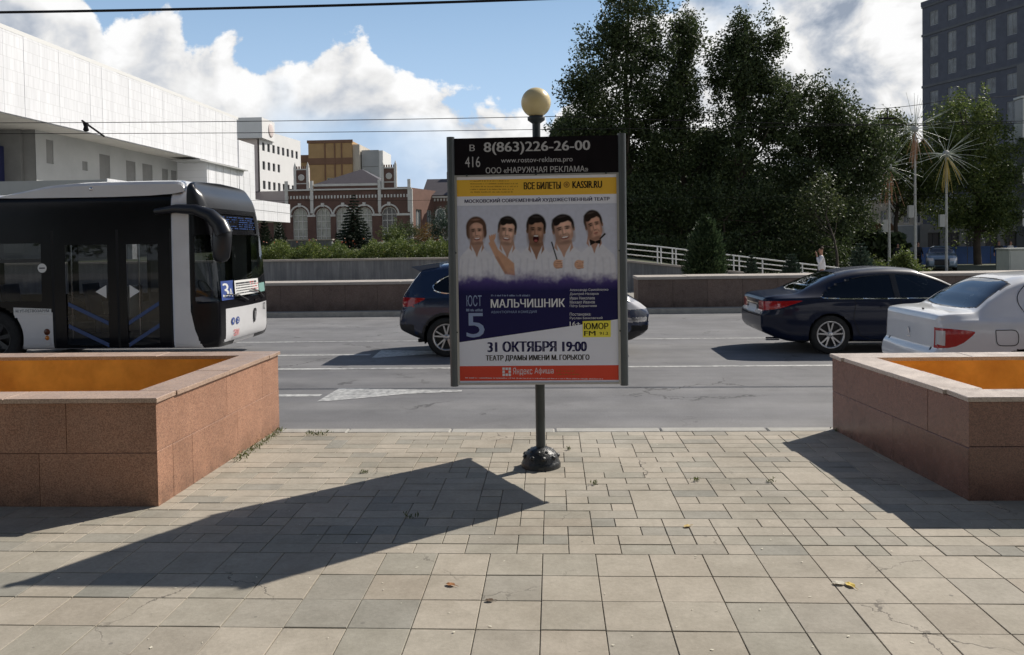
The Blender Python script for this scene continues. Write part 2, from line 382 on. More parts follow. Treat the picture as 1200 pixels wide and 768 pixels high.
# far ground: one sheet to the horizon, low by the road on the right, a terrace on the left
def zter(x, y):
    if y < 30: return -0.34
    k = min(1, max(0, (x-1.5)/11.0)); k = k*k*(3-2*k)
    zl = 1.0+min(1.15, (y-30)/70*1.15); zr = -0.34+min(2.2, max(0, (y-60)/300))
    if x < 1.5: return zl
    wall = 1.2-(x-1.0)*0.12-0.12
    z = zl*(1-k)+zr*k
    if y < 32: z = min(z, max(-0.34, wall))
    return z
xs = sorted(set(list(np.linspace(-1500, -60, 12))+list(np.linspace(-60, 60, 81))+list(np.linspace(60, 1500, 12))))
ys = sorted(set([-300, -40, 5, 21, 29.95, 30.0, 31, 32, 34, 37, 40, 45, 50, 60, 70, 80, 90, 105, 130, 180, 260, 400, 700, 1200, 2000]))
V = [(x, y, zter(x, y)-(0.0 if y > 29 else 0.0)) for y in ys for x in xs]
F = [(j*len(xs)+i, j*len(xs)+i+1, (j+1)*len(xs)+i+1, (j+1)*len(xs)+i) for j in range(len(ys)-1) for i in range(len(xs)-1)]
m_ter = mat('park_ground', (0.075, 0.085, 0.045), 0.95, 0.3, 0.25, 0.3, 6)
tag(link_mesh('ground', npmesh('ground', V, F, m_ter, True)), kind='structure')
road = tag(MB().add([(-300, 7.7, RZ), (300, 7.7, RZ), (300, 21.9, RZ), (-300, 21.9, RZ)], [(0, 1, 2, 3)]).build('road', m_asph), kind='structure')
zp = RZ+0.004
def mark(name, poly): return MB().add([(x, y, zp) for x, y in poly], [tuple(range(len(poly)))]).build(name, m_paint, road)
def strip(name, x0, x1, y, w=0.11): return mark(name, [(x0, y-w/2), (x1, y-w/2), (x1, y+w/2), (x0, y+w/2)])
strip('lane_line', -60, 60, 12.72, 0.13)
strip('lane_line', -60, 60, 16.3, 0.10)
strip('lane_line', -8.5, -3.32, 14.32, 0.16)
strip('lane_line', -8.5, -3.1, 10.48, 0.15)
mark('lane_arrow', [(-3.03, 10.05), (-2.99, 11.0), (-1.98, 10.86), (-1.25, 10.79), (-1.25, 10.68), (-1.95, 10.55), (-2.76, 10.14)])
mark('lane_arrow', [(-3.2, 13.9), (-3.25, 14.95), (-2.3, 14.75), (-1.6, 14.55), (-1.6, 14.4), (-2.3, 14.3)])
m_kerb = mat('kerb_stone', (0.36, 0.35, 0.32), 0.85, 0.15, 6, 0.3, 60)
fk = tag(MB().box(-300, 300, 21.9, 22.06, RZ-0.1, RZ+0.14).build('kerb', m_kerb), kind='structure')
fp = tag(MB().box(-300, 300, 22.06, 30.0, RZ-0.2, RZ+0.12).build('far_pavement', mat('far_paving', (0.3, 0.285, 0.25), 0.85, 0.12, 2)), kind='structure')

# pavement of concrete slabs
m_joint = mat('joint_sand', (0.22, 0.205, 0.17), 0.95, 0.3, 8, 0.4, 60)
m_slab = bpy.data.materials.new('concrete_slab'); m_slab.use_nodes = True
a = NT(m_slab.node_tree); b = a.n['Principled BSDF']; geo = a.n.new('ShaderNodeNewGeometry'); oi = a.n.new('ShaderNodeObjectInfo'); pos = geo.outputs['Position']
rr = a.math('FRACT', a.math('ADD', oi.outputs['Random'], geo.outputs['Random Per Island']))
base = a.ramp(rr, [(0.0, (0.38, 0.345, 0.285)), (0.3, (0.415, 0.37, 0.305)), (0.5, (0.325, 0.305, 0.255)), (0.72, (0.415, 0.37, 0.305)), (0.86, (0.285, 0.275, 0.24)), (1.0, (0.395, 0.345, 0.28))])
dirt = a.noise(pos, 1.1, 7, 0.65); grit = a.noise(pos, 38, 6, 0.75); mott = a.noise(pos, 7, 5, 0.6)
c = a.mix(1.0, base, a.mix(a.rng(mott, 0.3, 0.72), (0.90, 0.90, 0.89), (1.07, 1.07, 1.07)), 'MULTIPLY')
c = a.mix(1.0, c, a.mix(a.rng(grit, 0.3, 0.7), (0.87, 0.87, 0.87), (1.11, 1.11, 1.11)), 'MULTIPLY')
c = a.mix(1.0, c, a.mix(a.rng(dirt, 0.34, 0.6), (0.83, 0.82, 0.80), (1.05, 1.05, 1.05)), 'MULTIPLY')
stn = a.rng(a.noise(pos, 4.2, 8, 0.7), 0.62, 0.72, 0, 0.5)
c = a.mix(stn, c, (0.22, 0.20, 0.17))
gum = a.new('ShaderNodeTexVoronoi', Scale=5.5, Vector=pos); gs = a.n.new('ShaderNodeSeparateColor'); a.l.new(gum.outputs['Color'], gs.inputs[0])
gsz = a.math('ADD', a.math('MULTIPLY', a.noise(pos, 60, 2), 0.03), 0.045)
gk = a.math('MULTIPLY', a.math('LESS_THAN', gum.outputs['Distance'], gsz), a.math('GREATER_THAN', gs.outputs[0], 0.80))
c = a.mix(a.math('MULTIPLY', gk, 0.6), c, (0.15, 0.14, 0.125))
# worn, dirt-darkened slab rims
crk = a.new('ShaderNodeTexVoronoi', feature='DISTANCE_TO_EDGE', Scale=1.15)
wv = a.n.new('ShaderNodeVectorMath'); wv.operation = 'MULTIPLY_ADD'; a.l.new(a.noise(pos, 6, 4, 0.6, 0, 1), wv.inputs[0]); wv.inputs[1].default_value = (0.25, 0.25, 0); a.l.new(pos, wv.inputs[2]); a.l.new(wv.outputs[0], crk.inputs['Vector'])
ck = a.math('MULTIPLY', a.rng(crk.outputs['Distance'], 0.0025, 0.006, 1, 0), a.rng(a.noise(pos, 0.9, 3, 0.5), 0.57, 0.62, 0, 0.7))
c = a.mix(ck, c, (0.09, 0.08, 0.07))
a.l.new(c, b.inputs['Base Color']); b.inputs['Roughness'].default_value = 0.82; b.inputs['Specular IOR Level'].default_value = 0.3
bn = a.n.new('ShaderNodeBump'); bn.inputs['Strength'].default_value = 0.35; bn.inputs['Distance'].default_value = 0.004
a.l.new(a.math('SUBTRACT', grit, a.math('MULTIPLY', ck, 1.5)), bn.inputs['Height']); a.l.new(bn.outputs[0], b.inputs['Normal'])

pav = tag(MB().box(-60, 60, -40, 7.55, -0.35, -0.008).build('pavement', m_joint), kind='structure')
slab_cache = {}
def slab_me(w, d, v):
    k = (round(w, 3), round(d, 3), v)
    if k not in slab_cache:
        q = MB(); g = 0.0025
        j = [random.uniform(-0.0012, 0.0012) for _ in range(4)]
        q.bbox(-w/2+g, w/2-g, -d/2+g, d/2-g, -0.02, 0.0, 0.002)
        for i in range(8): q.v[4+i] = (q.v[4+i][0], q.v[4+i][1], q.v[4+i][2]+j[i % 4])
        slab_cache[k] = q.mesh('paving_slab', m_slab)
    return slab_cache[k]
tiles = []                                           # (x, y, w, d)
T = 0.303; X0 = -0.08
y = 4.588
while y > -9:                                        # big square slabs near the camera
    for i in range(-60, 61):
        x = X0+T*(i+0.5)
        tiles.append((x, y-T/2, T, T))
    y -= T
y = 4.588; yend = 7.56; row = 0; rt_ = random.Random(11); blocked = {}
nrow = int(round((yend-y)/0.1485))
for r in range(nrow):
    yy = y+r*0.1485; i = -150
    while i < 150:
        if blocked.get((r, i)): i += 1; continue
        k = rt_.random()
        if k < 0.06 and r < nrow-1 and not blocked.get((r, i+1)) and not blocked.get((r+1, i)):
            blocked[(r+1, i)] = 1; w, d = 1, 2          # small upright block
            if not blocked.get((r, i+1)) and rt_.random() < 0.75: w = 2; blocked[(r+1, i+1)] = 1
        elif k < 0.62 and not blocked.get((r, i+1)): w, d = 2, 1
        else: w, d = 1, 1
        tiles.append((X0+0.1515*(i+w/2), yy+0.1485*d/2, 0.1515*w, 0.1485*d)); i += w
yk = y+nrow*0.1485
def inview(x, y):
    if y < 3.2: return False
    return -0.70*y-0.1 < x < 0.60*y+0.15
planters = [(-9, -2.75, 5.4, 7.75), (2.75, 12, 5.5, 7.75)]
def covered(x, y): return any(p[0]+0.15 < x < p[1]-0.15 and p[2]+0.15 < y < p[3]-0.15 for p in planters)
tiles = [q for q in tiles if not covered(q[0], q[1]) and abs(q[0]) < 18]
vis = sorted([q for q in tiles if inview(q[0], q[1])], key=lambda q: q[1]/math.sqrt(q[2]*q[3]))
near = set(id(q) for q in vis[:300])
rest = MB()
for q in tiles:
    x, y_, w, d = q; z = random.uniform(-0.0016, 0.0016)
    if id(q) in near:
        o = link_mesh('paving_slab', slab_me(w, d, random.randint(0, 5)), pav, (x, y_, z), (random.uniform(-.003, .003), random.uniform(-.003, .003), 0))
    else:
        rest.bbox(x-w/2+.003, x+w/2-.003, y_-d/2+.003, y_+d/2-.003, -0.02, z, 0.002)
rest.build('paving_slabs', m_slab, pav, kind='stuff')
kb = MB(); x = -30.0
while x < 30:
    kb.bbox(x+0.004, x+0.996, yk+0.004, 7.72, RZ-0.1, random.uniform(-0.004, 0.002), 0.012); x += 1.0
kb.build('kerb_stones', m_kerb, pav, kind='stuff')

# ------------------------------------------------------------------ granite planters
m_gr_pink = granite('red_granite', (0.33, 0.165, 0.105), (0.48, 0.27, 0.175), (0.15, 0.08, 0.055), 0.5)
m_gr_dark = granite('brown_granite', (0.20, 0.10, 0.078), (0.30, 0.165, 0.125), (0.07, 0.04, 0.035), 0.22)
m_cap = granite('cap_granite', (0.42, 0.29, 0.21), (0.54, 0.40, 0.31), (0.22, 0.15, 0.12), 0.35)
m_cap2 = granite('cap_granite_grey', (0.50, 0.42, 0.36), (0.60, 0.52, 0.46), (0.30, 0.24, 0.2), 0.35)
m_orange = mat('ochre_render', (0.86, 0.46, 0.09), 0.9, 0.14, 3.0, 0.5, 40, dark=(0.66, 0.31, 0.055))
m_soil = mat('dry_sandy_soil', (0.30, 0.24, 0.17), 1.0, 0.4, 8, 0.8, 30)
m_mortar = mat('mortar', (0.42, 0.33, 0.26), 0.9, 0.15, 10)
def planter(label, poly, H, m_stone, mc, fronts):
    """poly: outer corners anticlockwise seen from above; fronts: per side (lower joints, upper joints, height of the joint)"""
    cx = sum(p[0] for p in poly)/4; cy = sum(p[1] for p in poly)/4
    root = empty('granite_planter', (cx, cy, 0), 0, label, 'planter', 'granite planters on the pavement')
    n = 4; th = 0.26; P = [Vector(p) for p in poly]
    inn = []
    for i in range(n):
        a0, a1, a2 = P[i-1], P[i], P[(i+1) % n]
        d1 = (a1-a0).normalized(); d2 = (a2-a1).normalized()
        n1 = Vector((-d1.y, d1.x)); n2 = Vector((-d2.y, d2.x))
        k = th/(1+n1.dot(n2)); inn.append(a1+(n1+n2)*k)
    def offset(t_):
        out = []
        for i in range(n):
            a0, a1, a2 = P[i-1], P[i], P[(i+1) % n]
            d1 = (a1-a0).normalized(); d2 = (a2-a1).normalized(); n1 = Vector((-d1.y, d1.x)); n2 = Vector((-d2.y, d2.x))
            out.append(a1+(n1+n2)*(t_/(1+n1.dot(n2))))
        return out
    core = offset(0.022); inn = offset(th)
    q = MB()
    for i in range(n):
        j = (i+1) % n
        q.add([(*core[i], -0.05), (*core[j], -0.05), (*core[j], H-0.032), (*core[i], H-0.032)], [(0, 1, 2, 3)])
        q.add([(*core[i], H-0.032), (*core[j], H-0.032), (*inn[j], H-0.032), (*inn[i], H-0.032)], [(0, 1, 2, 3)])
    q.build('core_wall', m_mortar, root)
    q = MB(); iv = offset(th-0.006)
    for i in range(n):
        j = (i+1) % n
        q.add([(*inn[i], 0.05), (*inn[j], 0.05), (*inn[j], H-0.033), (*inn[i], H-0.033)], [(0, 3, 2, 1)])
    q.build('inner_lining', m_orange, root)
    MB().add([(*p, 0.06) for p in inn], [(0, 1, 2, 3)]).build('soil', m_soil, root)
    # cladding slabs
    for i, (lo, hi, hj) in fronts.items():
        A, B = P[i], P[(i+1) % n]; d = (B-A); L = d.length; d = d/L; nn = Vector((d.y, -d.x))
        for js, z0, z1 in ((lo, 0.0, hj-0.002), (hi, hj+0.002, H-0.036)):
            js = [0.0]+list(js)+[L]
            for s0, s1 in zip(js, js[1:]):
                g = 0.002; pr = random.uniform(0, 0.0025)
                a0 = A+d*(s0+g*(s0 > 0)); a1 = A+d*(s1-g*(s1 < L))
                if s0 == 0 : a0 = A+d*0.0
                o0 = a0+nn*pr; o1 = a1+nn*pr; i0 = a0-nn*0.02+(d*0.02 if s0 == 0 else d*0); i1 = a1-nn*0.02-(d*0.02 if s1 == L else d*0)
                b_ = 0.003
                vs = [(*i0, z0), (*i1, z0), (*o1, z0), (*o0, z0), (*i0, z1), (*i1, z1), (*o1, z1-b_), (*o0, z1-b_), (*(a1+nn*(pr-b_)), z1), (*(a0+nn*(pr-b_)), z1)]
                MB().add(vs, [(0, 1, 2, 3), (3, 2, 6, 7), (7, 6, 8, 9), (9, 8, 5, 4), (0, 3, 7, 9, 4), (1, 5, 8, 6, 2)]).build('granite_slab', m_stone, root)
    # cap slabs
    co = offset(-0.02); ci = offset(th+0.01)
    for i in range(n):
        j = (i+1) % n; L = (P[j]-P[i]).length; k = max(1, round(L/1.15))
        for s in range(k):
            t0, t1 = s/k, (s+1)/k
            # butt joints: two sides run full length, the other two fit between them
            if i % 2 == 0: a0, a1, b0, b1 = co[i].lerp(co[j], t0), co[i].lerp(co[j], t1), None, None; d_ = (co[j]-co[i]).normalized(); nn = Vector((-d_.y, d_.x)); b0, b1 = a0+nn*(th+0.03), a1+nn*(th+0.03)
            else:
                d_ = (co[j]-co[i]).normalized(); nn = Vector((-d_.y, d_.x)); A = co[i]+d_*(th+0.031); B = co[j]-d_*(th+0.031)
                a0, a1 = A.lerp(B, t0), A.lerp(B, t1); b0, b1 = a0+nn*(th+0.03), a1+nn*(th+0.03)
            g = d_*0.0015; a0 = a0+g; b0 = b0+g; a1 = a1-g; b1 = b1-g; c_ = 0.004
            quad = [a0, a1, b1, b0]; cen = (a0+a1+b0+b1)/4
            top = [p+(cen-p).normalized()*c_*1.4 for p in quad]; z0, z1 = H-0.032, H+random.uniform(-0.001, 0.001)
            vs = [(*p, z0) for p in quad]+[(*p, z1-c_) for p in quad]+[(*p, z1) for p in top]
            MB().add(vs, [(8, 9, 10, 11), (3, 2, 1, 0)]+[(u, (u+1) % 4, 4+(u+1) % 4, 4+u) for u in range(4)]+[(4+u, 4+(u+1) % 4, 8+(u+1) % 4, 8+u) for u in range(4)]).build('cap_slab', mc, root)
    return root
planter('pink granite planter on the left with its sunlit end towards the poster pillar', [(-8.2, 5.36), (-2.76, 5.40), (-2.715, 7.745), (-8.2, 7.745)], 0.76, m_gr_pink, m_cap,
        {0: ((0.9, 1.9, 2.9, 3.9, 4.6), (0.5, 1.4, 2.3, 3.2, 4.0, 4.8), 0.375), 1: ((0.22, 0.52, 1.35), (1.15, 1.93), 0.385), 2: ((1, 2, 3, 4), (1, 2, 3, 4), .38)})
planter('brown polished granite planter on the right with its shaded end towards the poster pillar', [(2.80, 5.55), (8.4, 5.58), (8.4, 7.66), (2.61, 7.64)], 0.71, m_gr_dark, m_cap2,
        {0: ((0.9, 1.9, 2.9, 3.9, 4.6), (0.5, 1.4, 2.3, 3.2, 4.0, 4.8), 0.37), 3: ((1.1,), (1.6,), 0.36), 2: ((1, 2, 3, 4), (1, 2, 3, 4), .36)})

# long parapets across the road
m_wall = granite('dull_granite', (0.15, 0.105, 0.085), (0.205, 0.15, 0.125), (0.09, 0.065, 0.055), 0.6, 0.5)
m_wcap = mat('pale_cap', (0.40, 0.36, 0.32), 0.8, 0.12, 3, 0.3, 40)
def parapet(label, x0, x1, y0, y1, z0, z1):
    root = empty('parapet', ((x0+x1)/2, (y0+y1)/2, z0), 0, label, 'wall', 'low granite parapets along the far side of the road')
    MB().box(x0+0.03, x1-0.03, y0+0.03, y1, z0, z1-0.08).build('core_wall', m_mortar, root)
    k = max(1, round((x1-x0)/0.95)); w = (x1-x0)/k
    for i in range(k):
        MB().bbox(x0+i*w+0.003, x0+(i+1)*w-0.003, y0+random.uniform(0, .004), y0+0.029, z0+0.0, z1-0.083, 0.002).build('granite_slab', m_wall, root)
    for xx, s in ((x0, 1), (x1, -1)):
        MB().box(*(sorted((xx, xx+s*0.029))), y0+0.03, y1, z0, z1-0.083).build('end_slab', m_wall, root)
    k = max(1, round((x1-x0)/1.4)); w = (x1-x0)/k
    for i in range(k):
        MB().bbox(x0-0.03*(i == 0)+i*w+0.004, x0+(i+1)*w-0.004+0.03*(i == k-1), y0-0.04, y1+0.03, z1-0.08, z1+random.uniform(-.003, .003), 0.01).build('cap_slab', m_wcap, root)
    return root
parapet('brown granite parapet with pale cap between the bus and the poster pillar', -8.7, 1.55, 22.5, 23.7, RZ+0.12, 0.74)
parapet('long brown granite parapet with pale cap behind the two saloons', 2.37, 34.0, 22.5, 23.7, RZ+0.12, 0.78)

# grey concrete retaining wall that drops into a ramp on the right
m_conc = mat('concrete_wall', (0.19, 0.195, 0.20), 0.85, 0.14, 1.2, 0.4, 25)
a = NT(m_conc.node_tree); b = a.n['Principled BSDF']; geo = a.n.new('ShaderNodeNewGeometry'); sx = a.n.new('ShaderNodeSeparateXYZ'); a.l.new(geo.outputs['Position'], sx.inputs[0])
runs = a.noise(a.comb(a.math('MULTIPLY', sx.outputs[0], 5.0), 0.0, a.math('MULTIPLY', sx.outputs[2], 0.4)), 1.6, 5, 0.65)
old = b.inputs['Base Color'].links[0].from_socket
a.l.new(a.mix(1.0, old, a.mix(a.rng(runs, 0.42, 0.8), (0.75, 0.76, 0.80), (1.35, 1.35, 1.35)), 'MULTIPLY'), b.inputs['Base Color'])
rw = empty('retaining_wall', (-4, 30, -0.3), 0, 'grey streaked concrete retaining wall that slopes down behind the parapets', 'wall')
MB().prism([(-40, -0.34), (11.4, -0.34), (11.4, 0.02), (1.0, 1.20), (-40, 1.20)], 29.9, 30.25, 'y').build('wall_face', m_conc, rw)
MB().prism([(-40, 1.20), (1.0, 1.20), (11.4, 0.02), (11.4, 0.08), (1.0, 1.27), (-40, 1.27)], 29.84, 30.31, 'y').build('coping', m_wcap, rw)
# white railing on it
m_rail = mat('white_rail_paint', (0.72, 0.73, 0.72), 0.45)
rl = empty('ramp_railing', (7.5, 30.5, 0.5), 0, 'white tubular railing descending the ramp in front of the dark trees', 'railing')
def zc(x): return 1.27-max(0, (x-1.0))*0.1142
for x in (1.2, 2.4, 3.9, 4.03, 4.45, 4.58, 6.7, 6.9, 7.75, 9.2, 10.6):
    MB().tube([(x, 30.08, zc(x)-0.05), (x, 30.08, zc(x)+0.62-0.02*max(0, x-4))], 0.026, 8).build('railing_post', m_rail, rl)
for k in (0.62, 0.42, 0.22):
    MB().tube([(-1.0, 30.1, zc(-1)+k), (1.0, 30.1, zc(1)+k), (4.0, 30.1, zc(4)+k), (11.2, 30.1, zc(11.2)+k-0.02*7.2*k/0.62)], 0.024 if k > 0.6 else 0.018, 8).build('rail', m_rail, rl)

# ------------------------------------------------------------------ three-sided poster pillar with a globe lamp
m_frame = mat('grey_green_frame', (0.085, 0.10, 0.11), 0.4, 0.1, 5, spec=0.5)
m_polem = mat('dark_pole_paint', (0.05, 0.06, 0.062), 0.45, 0.15, 12, 0.15, 30)
m_black = mat('header_black', (0.012, 0.010, 0.013), 0.30, 0.2, 6)
m_trim = mat('poster_edge_trim', (0.42, 0.42, 0.42), 0.35, metal=0.4)
m_pw = mat('poster_white', (0.82, 0.84, 0.96), 0.5)
m_yel = mat('print_yellow', (0.86, 0.52, 0.07), 0.5)
m_yel2 = mat('sticker_yellow', (0.90, 0.80, 0.10), 0.5)
m_red = mat('print_red', (0.72, 0.085, 0.05), 0.5)
m_navy = mat('print_navy', (0.018, 0.017, 0.085), 0.5)
m_inkb = mat('print_black', (0.02, 0.018, 0.016), 0.5)
m_inkw = mat('print_white', (0.78, 0.79, 0.84), 0.5)
m_inkl = mat('print_pale_blue', (0.30, 0.38, 0.60), 0.5)
m_sil = mat('letter_silver', (0.50, 0.50, 0.52), 0.5)
m_brn = mat('print_brown', (0.35, 0.18, 0.04), 0.5)
CX, CYP, HW = -0.115, 6.40, 0.665
s_ = HW*2; YF = CYP-s_*0.2887; YB = CYP+s_*0.5774
pil = empty('poster_pillar', (CX, CYP, 0), 0, 'three-sided grey poster pillar with a globe lamp standing between the granite planters', 'advertising pillar')
ZB, ZT = 0.725, 2.585
q = MB().tube([(CX, CYP, 0.05), (CX, CYP, ZB)], 0.038, 20).tube([(CX, CYP, ZT-0.02), (CX, CYP, 2.80)], 0.032, 16)
q.build('pole', m_polem, pil)
q = MB().lathe([(0.158, -0.02), (0.158, 0.025), (0.150, 0.045), (0.145, 0.05), (0.140, 0.085), (0.118, 0.118), (0.085, 0.142), (0.05, 0.156), (0.038, 0.158)], 32, c=(CX, CYP, 0))
for k in range(9):
    for rr_, hh, sz in ((0.128, 0.088, 0.026), (0.09, 0.126, 0.02)):
        a_ = 2*math.pi*(k+0.5*(hh > .1))/9
        q.lathe([(0.001, -sz*0.7), (sz*0.7, -sz*0.5), (sz, 0), (sz*0.7, sz*0.55), (0.001, sz*0.8)], 8, c=(CX+rr_*math.cos(a_), CYP+rr_*math.sin(a_), hh))
q.build('base_casting', mat('cast_iron', (0.03, 0.032, 0.034), 0.35, 0.3, 40, 0.6, 50), pil)
MB().lathe([(0.034, 2.74), (0.068, 2.765), (0.07, 2.79), (0.05, 2.80)], 24, c=(CX, CYP, 0)).build('lamp_collar', m_polem, pil)
m_globe = mat('aged_plastic_globe', (0.80, 0.66, 0.36), 0.32, 0.06, 4)
NT(m_globe.node_tree).n['Principled BSDF'].inputs['Subsurface Weight'].default_value = 0.25
NT(m_globe.node_tree).n['Principled BSDF'].inputs['Subsurface Radius'].default_value = (0.06, 0.05, 0.03)
pr = [(0.118*math.sin(math.pi*i/20)+1e-4, 2.905-0.118*math.cos(math.pi*i/20)) for i in range(21)]
MB().lathe(pr, 36, c=(CX, CYP, 0)).build('lamp_globe', m_globe, pil)
corners = [(CX-HW+0.0, YF), (CX+HW, YF), (CX, YB)]
for i, (x, y) in enumerate(corners):
    ang = math.atan2(y-CYP, x-CX); cx_, cy_ = x-0.028*math.cos(ang), y-0.028*math.sin(ang); p = []
    for k in range(16):
        a_ = 2*math.pi*k/16; p.append((cx_+0.03*math.cos(a_)*1.0, cy_+0.03*math.sin(a_)))
    MB().prism(p, ZB-0.01, ZT+0.012).build('corner_post', m_frame, pil)
tri = [(CX-HW+0.04, YF+0.02), (CX+HW-0.04, YF+0.02), (CX, YB-0.06)]
MB().prism(tri, ZT-0.03, ZT-0.005).build('top_cover', m_frame, pil)
MB().prism(tri, ZB+0.002, ZB+0.03).build('bottom_cover', m_frame, pil)
# each face is a local panel: x along the face, -y outward
for f in range(3):
    M = Matrix.Translation((0, 0, 0)) @ Matrix.Rotation(R(120*f), 4, 'Z')      # about the pole
    g = lambda b_: [setattr(b_, 'v', [tuple(M @ Vector(v)) for v in b_.v]), b_][1]
    yo = -s_*0.2887
    g(MB().box(-HW+0.045, HW-0.045, yo+0.004, yo+0.022, ZT-0.275, ZT)).build('header_panel', m_black, pil, local=True)
    q = MB()
    x0, x1, z0, z1 = -HW+0.045, HW-0.045, ZB, ZT-0.277
    w = 0.022
    q.box(x0, x0+w, yo, yo+0.02, z0, z1).box(x1-w, x1, yo, yo+0.02, z0, z1).box(x0+w, x1-w, yo+.001, yo+0.02, z0, z0+w*0.7).box(x0+w, x1-w, yo+.001, yo+0.02, z1-w*0.6, z1)
    g(q).build('poster_frame', m_trim, pil, local=True)
    q = MB()
    for xx in (x0+0.1, 0, x1-0.1):
        q.lathe([(0.001, -0.006), (0.008, -0.005), (0.008, 0.004)], 8, 'y', (xx, yo, z1-0.002))
    for zz in (z0+0.4, z0+1.0): 
        for xx in (x0+0.008, x1-0.008): q.lathe([(0.001, -0.006), (0.006, -0.005), (0.006, 0.004)], 8, 'y', (xx, yo, zz))
    g(q).build('frame_screws', m_polem, pil, local=True)
    pp = g(MB().box(x0+w-.004, x1-w+.004, yo+0.010, yo+0.018, z0+0.012, z1-0.012)).build('poster', m_pw, pil, local=True)
# front face print, laid out in metres on the face plane (x from the pole, z up)
PXM = 0.00638
def lx(px, py=300): return PXM*((px-647)-(py-283.5)*0.0148)-CX+0.004
def lz(px, py): return 1.8-PXM*((py-283.5)+(px-647)*0.0148)
yo = -s_*0.2887
YP = yo+0.0095
def prt(txt, a_, b_, top, bot, m_, bold=0.0, y=None, name='lettering'):
    mid = (a_+b_)/2; my = (top+bot)/2
    return lettering(txt, lx(a_, my), lx(b_, my), lz(mid, bot), lz(mid, top), m_, pil, YP-0.0008 if y is None else y, bold, name=name)
def prect(name, pts, m_, y): return MB().add([(lx(*p), y, lz(*p)) for p in pts], [tuple(range(len(pts)))]).build(name, m_, pil, local=True)
XL, XR = -HW+0.045+0.020, HW-0.045-0.020
zz = lambda py: lz(630, py)
def band(name, t_, b_, m_, y=YP): return MB().add([(XL, y, zz(b_)), (XR, y, zz(b_)), (XR, y, zz(t_)), (XL, y, zz(t_))], [(0, 1, 2, 3)]).build(name, m_, pil, local=True)
yh = yo+0.0035
prt('В', 549, 555, 169.5, 177, m_sil, 0.02, yh); prt('416', 543.5, 561.5, 183.5, 196, m_sil, 0.0, yh)
prt('8(863)226-26-00', 566, 690, 166, 181, m_sil, 0.03, yh)
prt('www.rostov-reklama.pro', 586, 670, 184.5, 192.2, m_sil, 0.0, yh)
prt('ООО «НАРУЖНАЯ РЕКЛАМА»', 568, 688, 195.5, 202.5, m_sil, 0.01, yh)
band('yellow_band', 209.5, 229, m_yel)
prt('ВСЕ БИЛЕТЫ', 613, 656, 213.5, 222, m_inkb, 0.045); prt('KASSIR.RU', 670, 704, 212.5, 220.8, m_inkb, 0.045)
MB().lathe([(0.016, 0), (0.023, 0)], 20, 'y', (lx(663, 217), YP-0.0008, zz(217.2))).lathe([(0.001, 0), (0.011, 0)], 12, 'y', (lx(663, 217), YP-0.0008, zz(217.2))).build('ticket_emblem', m_brn, pil, local=True)
def fineprint(a_, b_, rows, m_, h=1.7, seed=1, y=YP-0.0008):
    """print too small to read in the photograph: rows of tiny strokes"""
    rd = random.Random(seed); q = MB()
    for py in rows:
        x = a_+rd.uniform(0, 1)
        end = b_-rd.uniform(0, (b_-a_)*0.25)
        while x < end:
            w_ = rd.uniform(0.35, 0.8); hh = h*rd.uniform(0.6, 1)
            q.add([(lx(x, py), y, lz(x, py+h/2)), (lx(x+w_, py), y, lz(x, py+h/2)), (lx(x+w_, py), y, lz(x, py+h/2-hh)), (lx(x, py), y, lz(x, py+h/2-hh))], [(0, 1, 2, 3)])
            x += w_+rd.choice((0.35, 0.4, 0.5, 1.4))
    return q.build('fine_print', m_, pil, local=True)
fineprint(549, 607, (212, 215.3, 218.6, 221.9, 225), m_brn, 1.6)
prt('МОСКОВСКИЙ СОВРЕМЕННЫЙ ХУДОЖЕСТВЕННЫЙ ТЕАТР', 543, 713, 231.5, 237.5, m_navy, 0.03)
# navy lower field with its slanting foot
MB().add([(XL, YP, lz(537, 403)), (XR, YP, lz(722, 374.5)), (XR, YP, zz(336)), (XL, YP, zz(336))], [(0, 1, 2, 3)]).build('navy_field', m_navy, pil, local=True)
yt = YP-0.0016
prt('МАЛЬЧИШНИК', 574, 661, 351, 361, m_inkw, 0.03, yt); fineprint(574, 628, (347,), m_inkl, 2.2, 3, yt)
prt('АВАНТЮРНАЯ КОМЕДИЯ', 574, 628, 365, 368.5, m_inkl, 0.0, yt)
prt('ЮСТ', 545, 563, 347, 360, m_inkl, -0.015, yt); fineprint(544, 569, (364.5,), m_inkl, 3.2, 5, yt)
prt('5', 545, 566, 368, 397, m_inkl, 0.01, yt)
for i_, tx in enumerate(('Александр Самойленко', 'Дмитрий Назаров', 'Иван Николаев', 'Михаил Иванов', 'Пётр Баранчеев', None, 'Постановка:', 'Руслан Банковский')):
    if tx: py = 338.5+i_*4.75; prt(tx, 667, 667+len(tx)*2.25, py, py+3.6, m_inkw, 0.0, yt)
prt('16+', 667, 679, 377.5, 383, m_inkw, 0.02, yt)
MB().add([(lx(682, 377), yt-.0006, lz(682, 396)), (lx(715, 396), yt-.0006, lz(715, 395.5)), (lx(715, 376), yt-.0006, lz(715, 376)), (lx(682, 377), yt-.0006, lz(682, 377))], [(0, 1, 2, 3)]).build('yellow_sticker', m_yel2, pil, local=True)
prt('ЮМОР', 684, 712, 379, 386.5, m_inkb, 0.04, yt-.0012); prt('FM', 684, 697, 388.5, 394, m_inkb, 0.04, yt-.0012); prt('91.2', 702, 712, 389.5, 393, m_inkb, 0.02, yt-.0012)
prt('31 ОКТЯБРЯ 19:00', 570.5, 686.5, 401, 413.5, m_navy, 0.065); prt('ТЕАТР ДРАМЫ ИМЕНИ М. ГОРЬКОГО', 568, 690, 417.2, 424.8, m_inkb, 0.045)
band('red_band', 430, 447.5, m_red)
yr = YP-0.0014
q = MB()
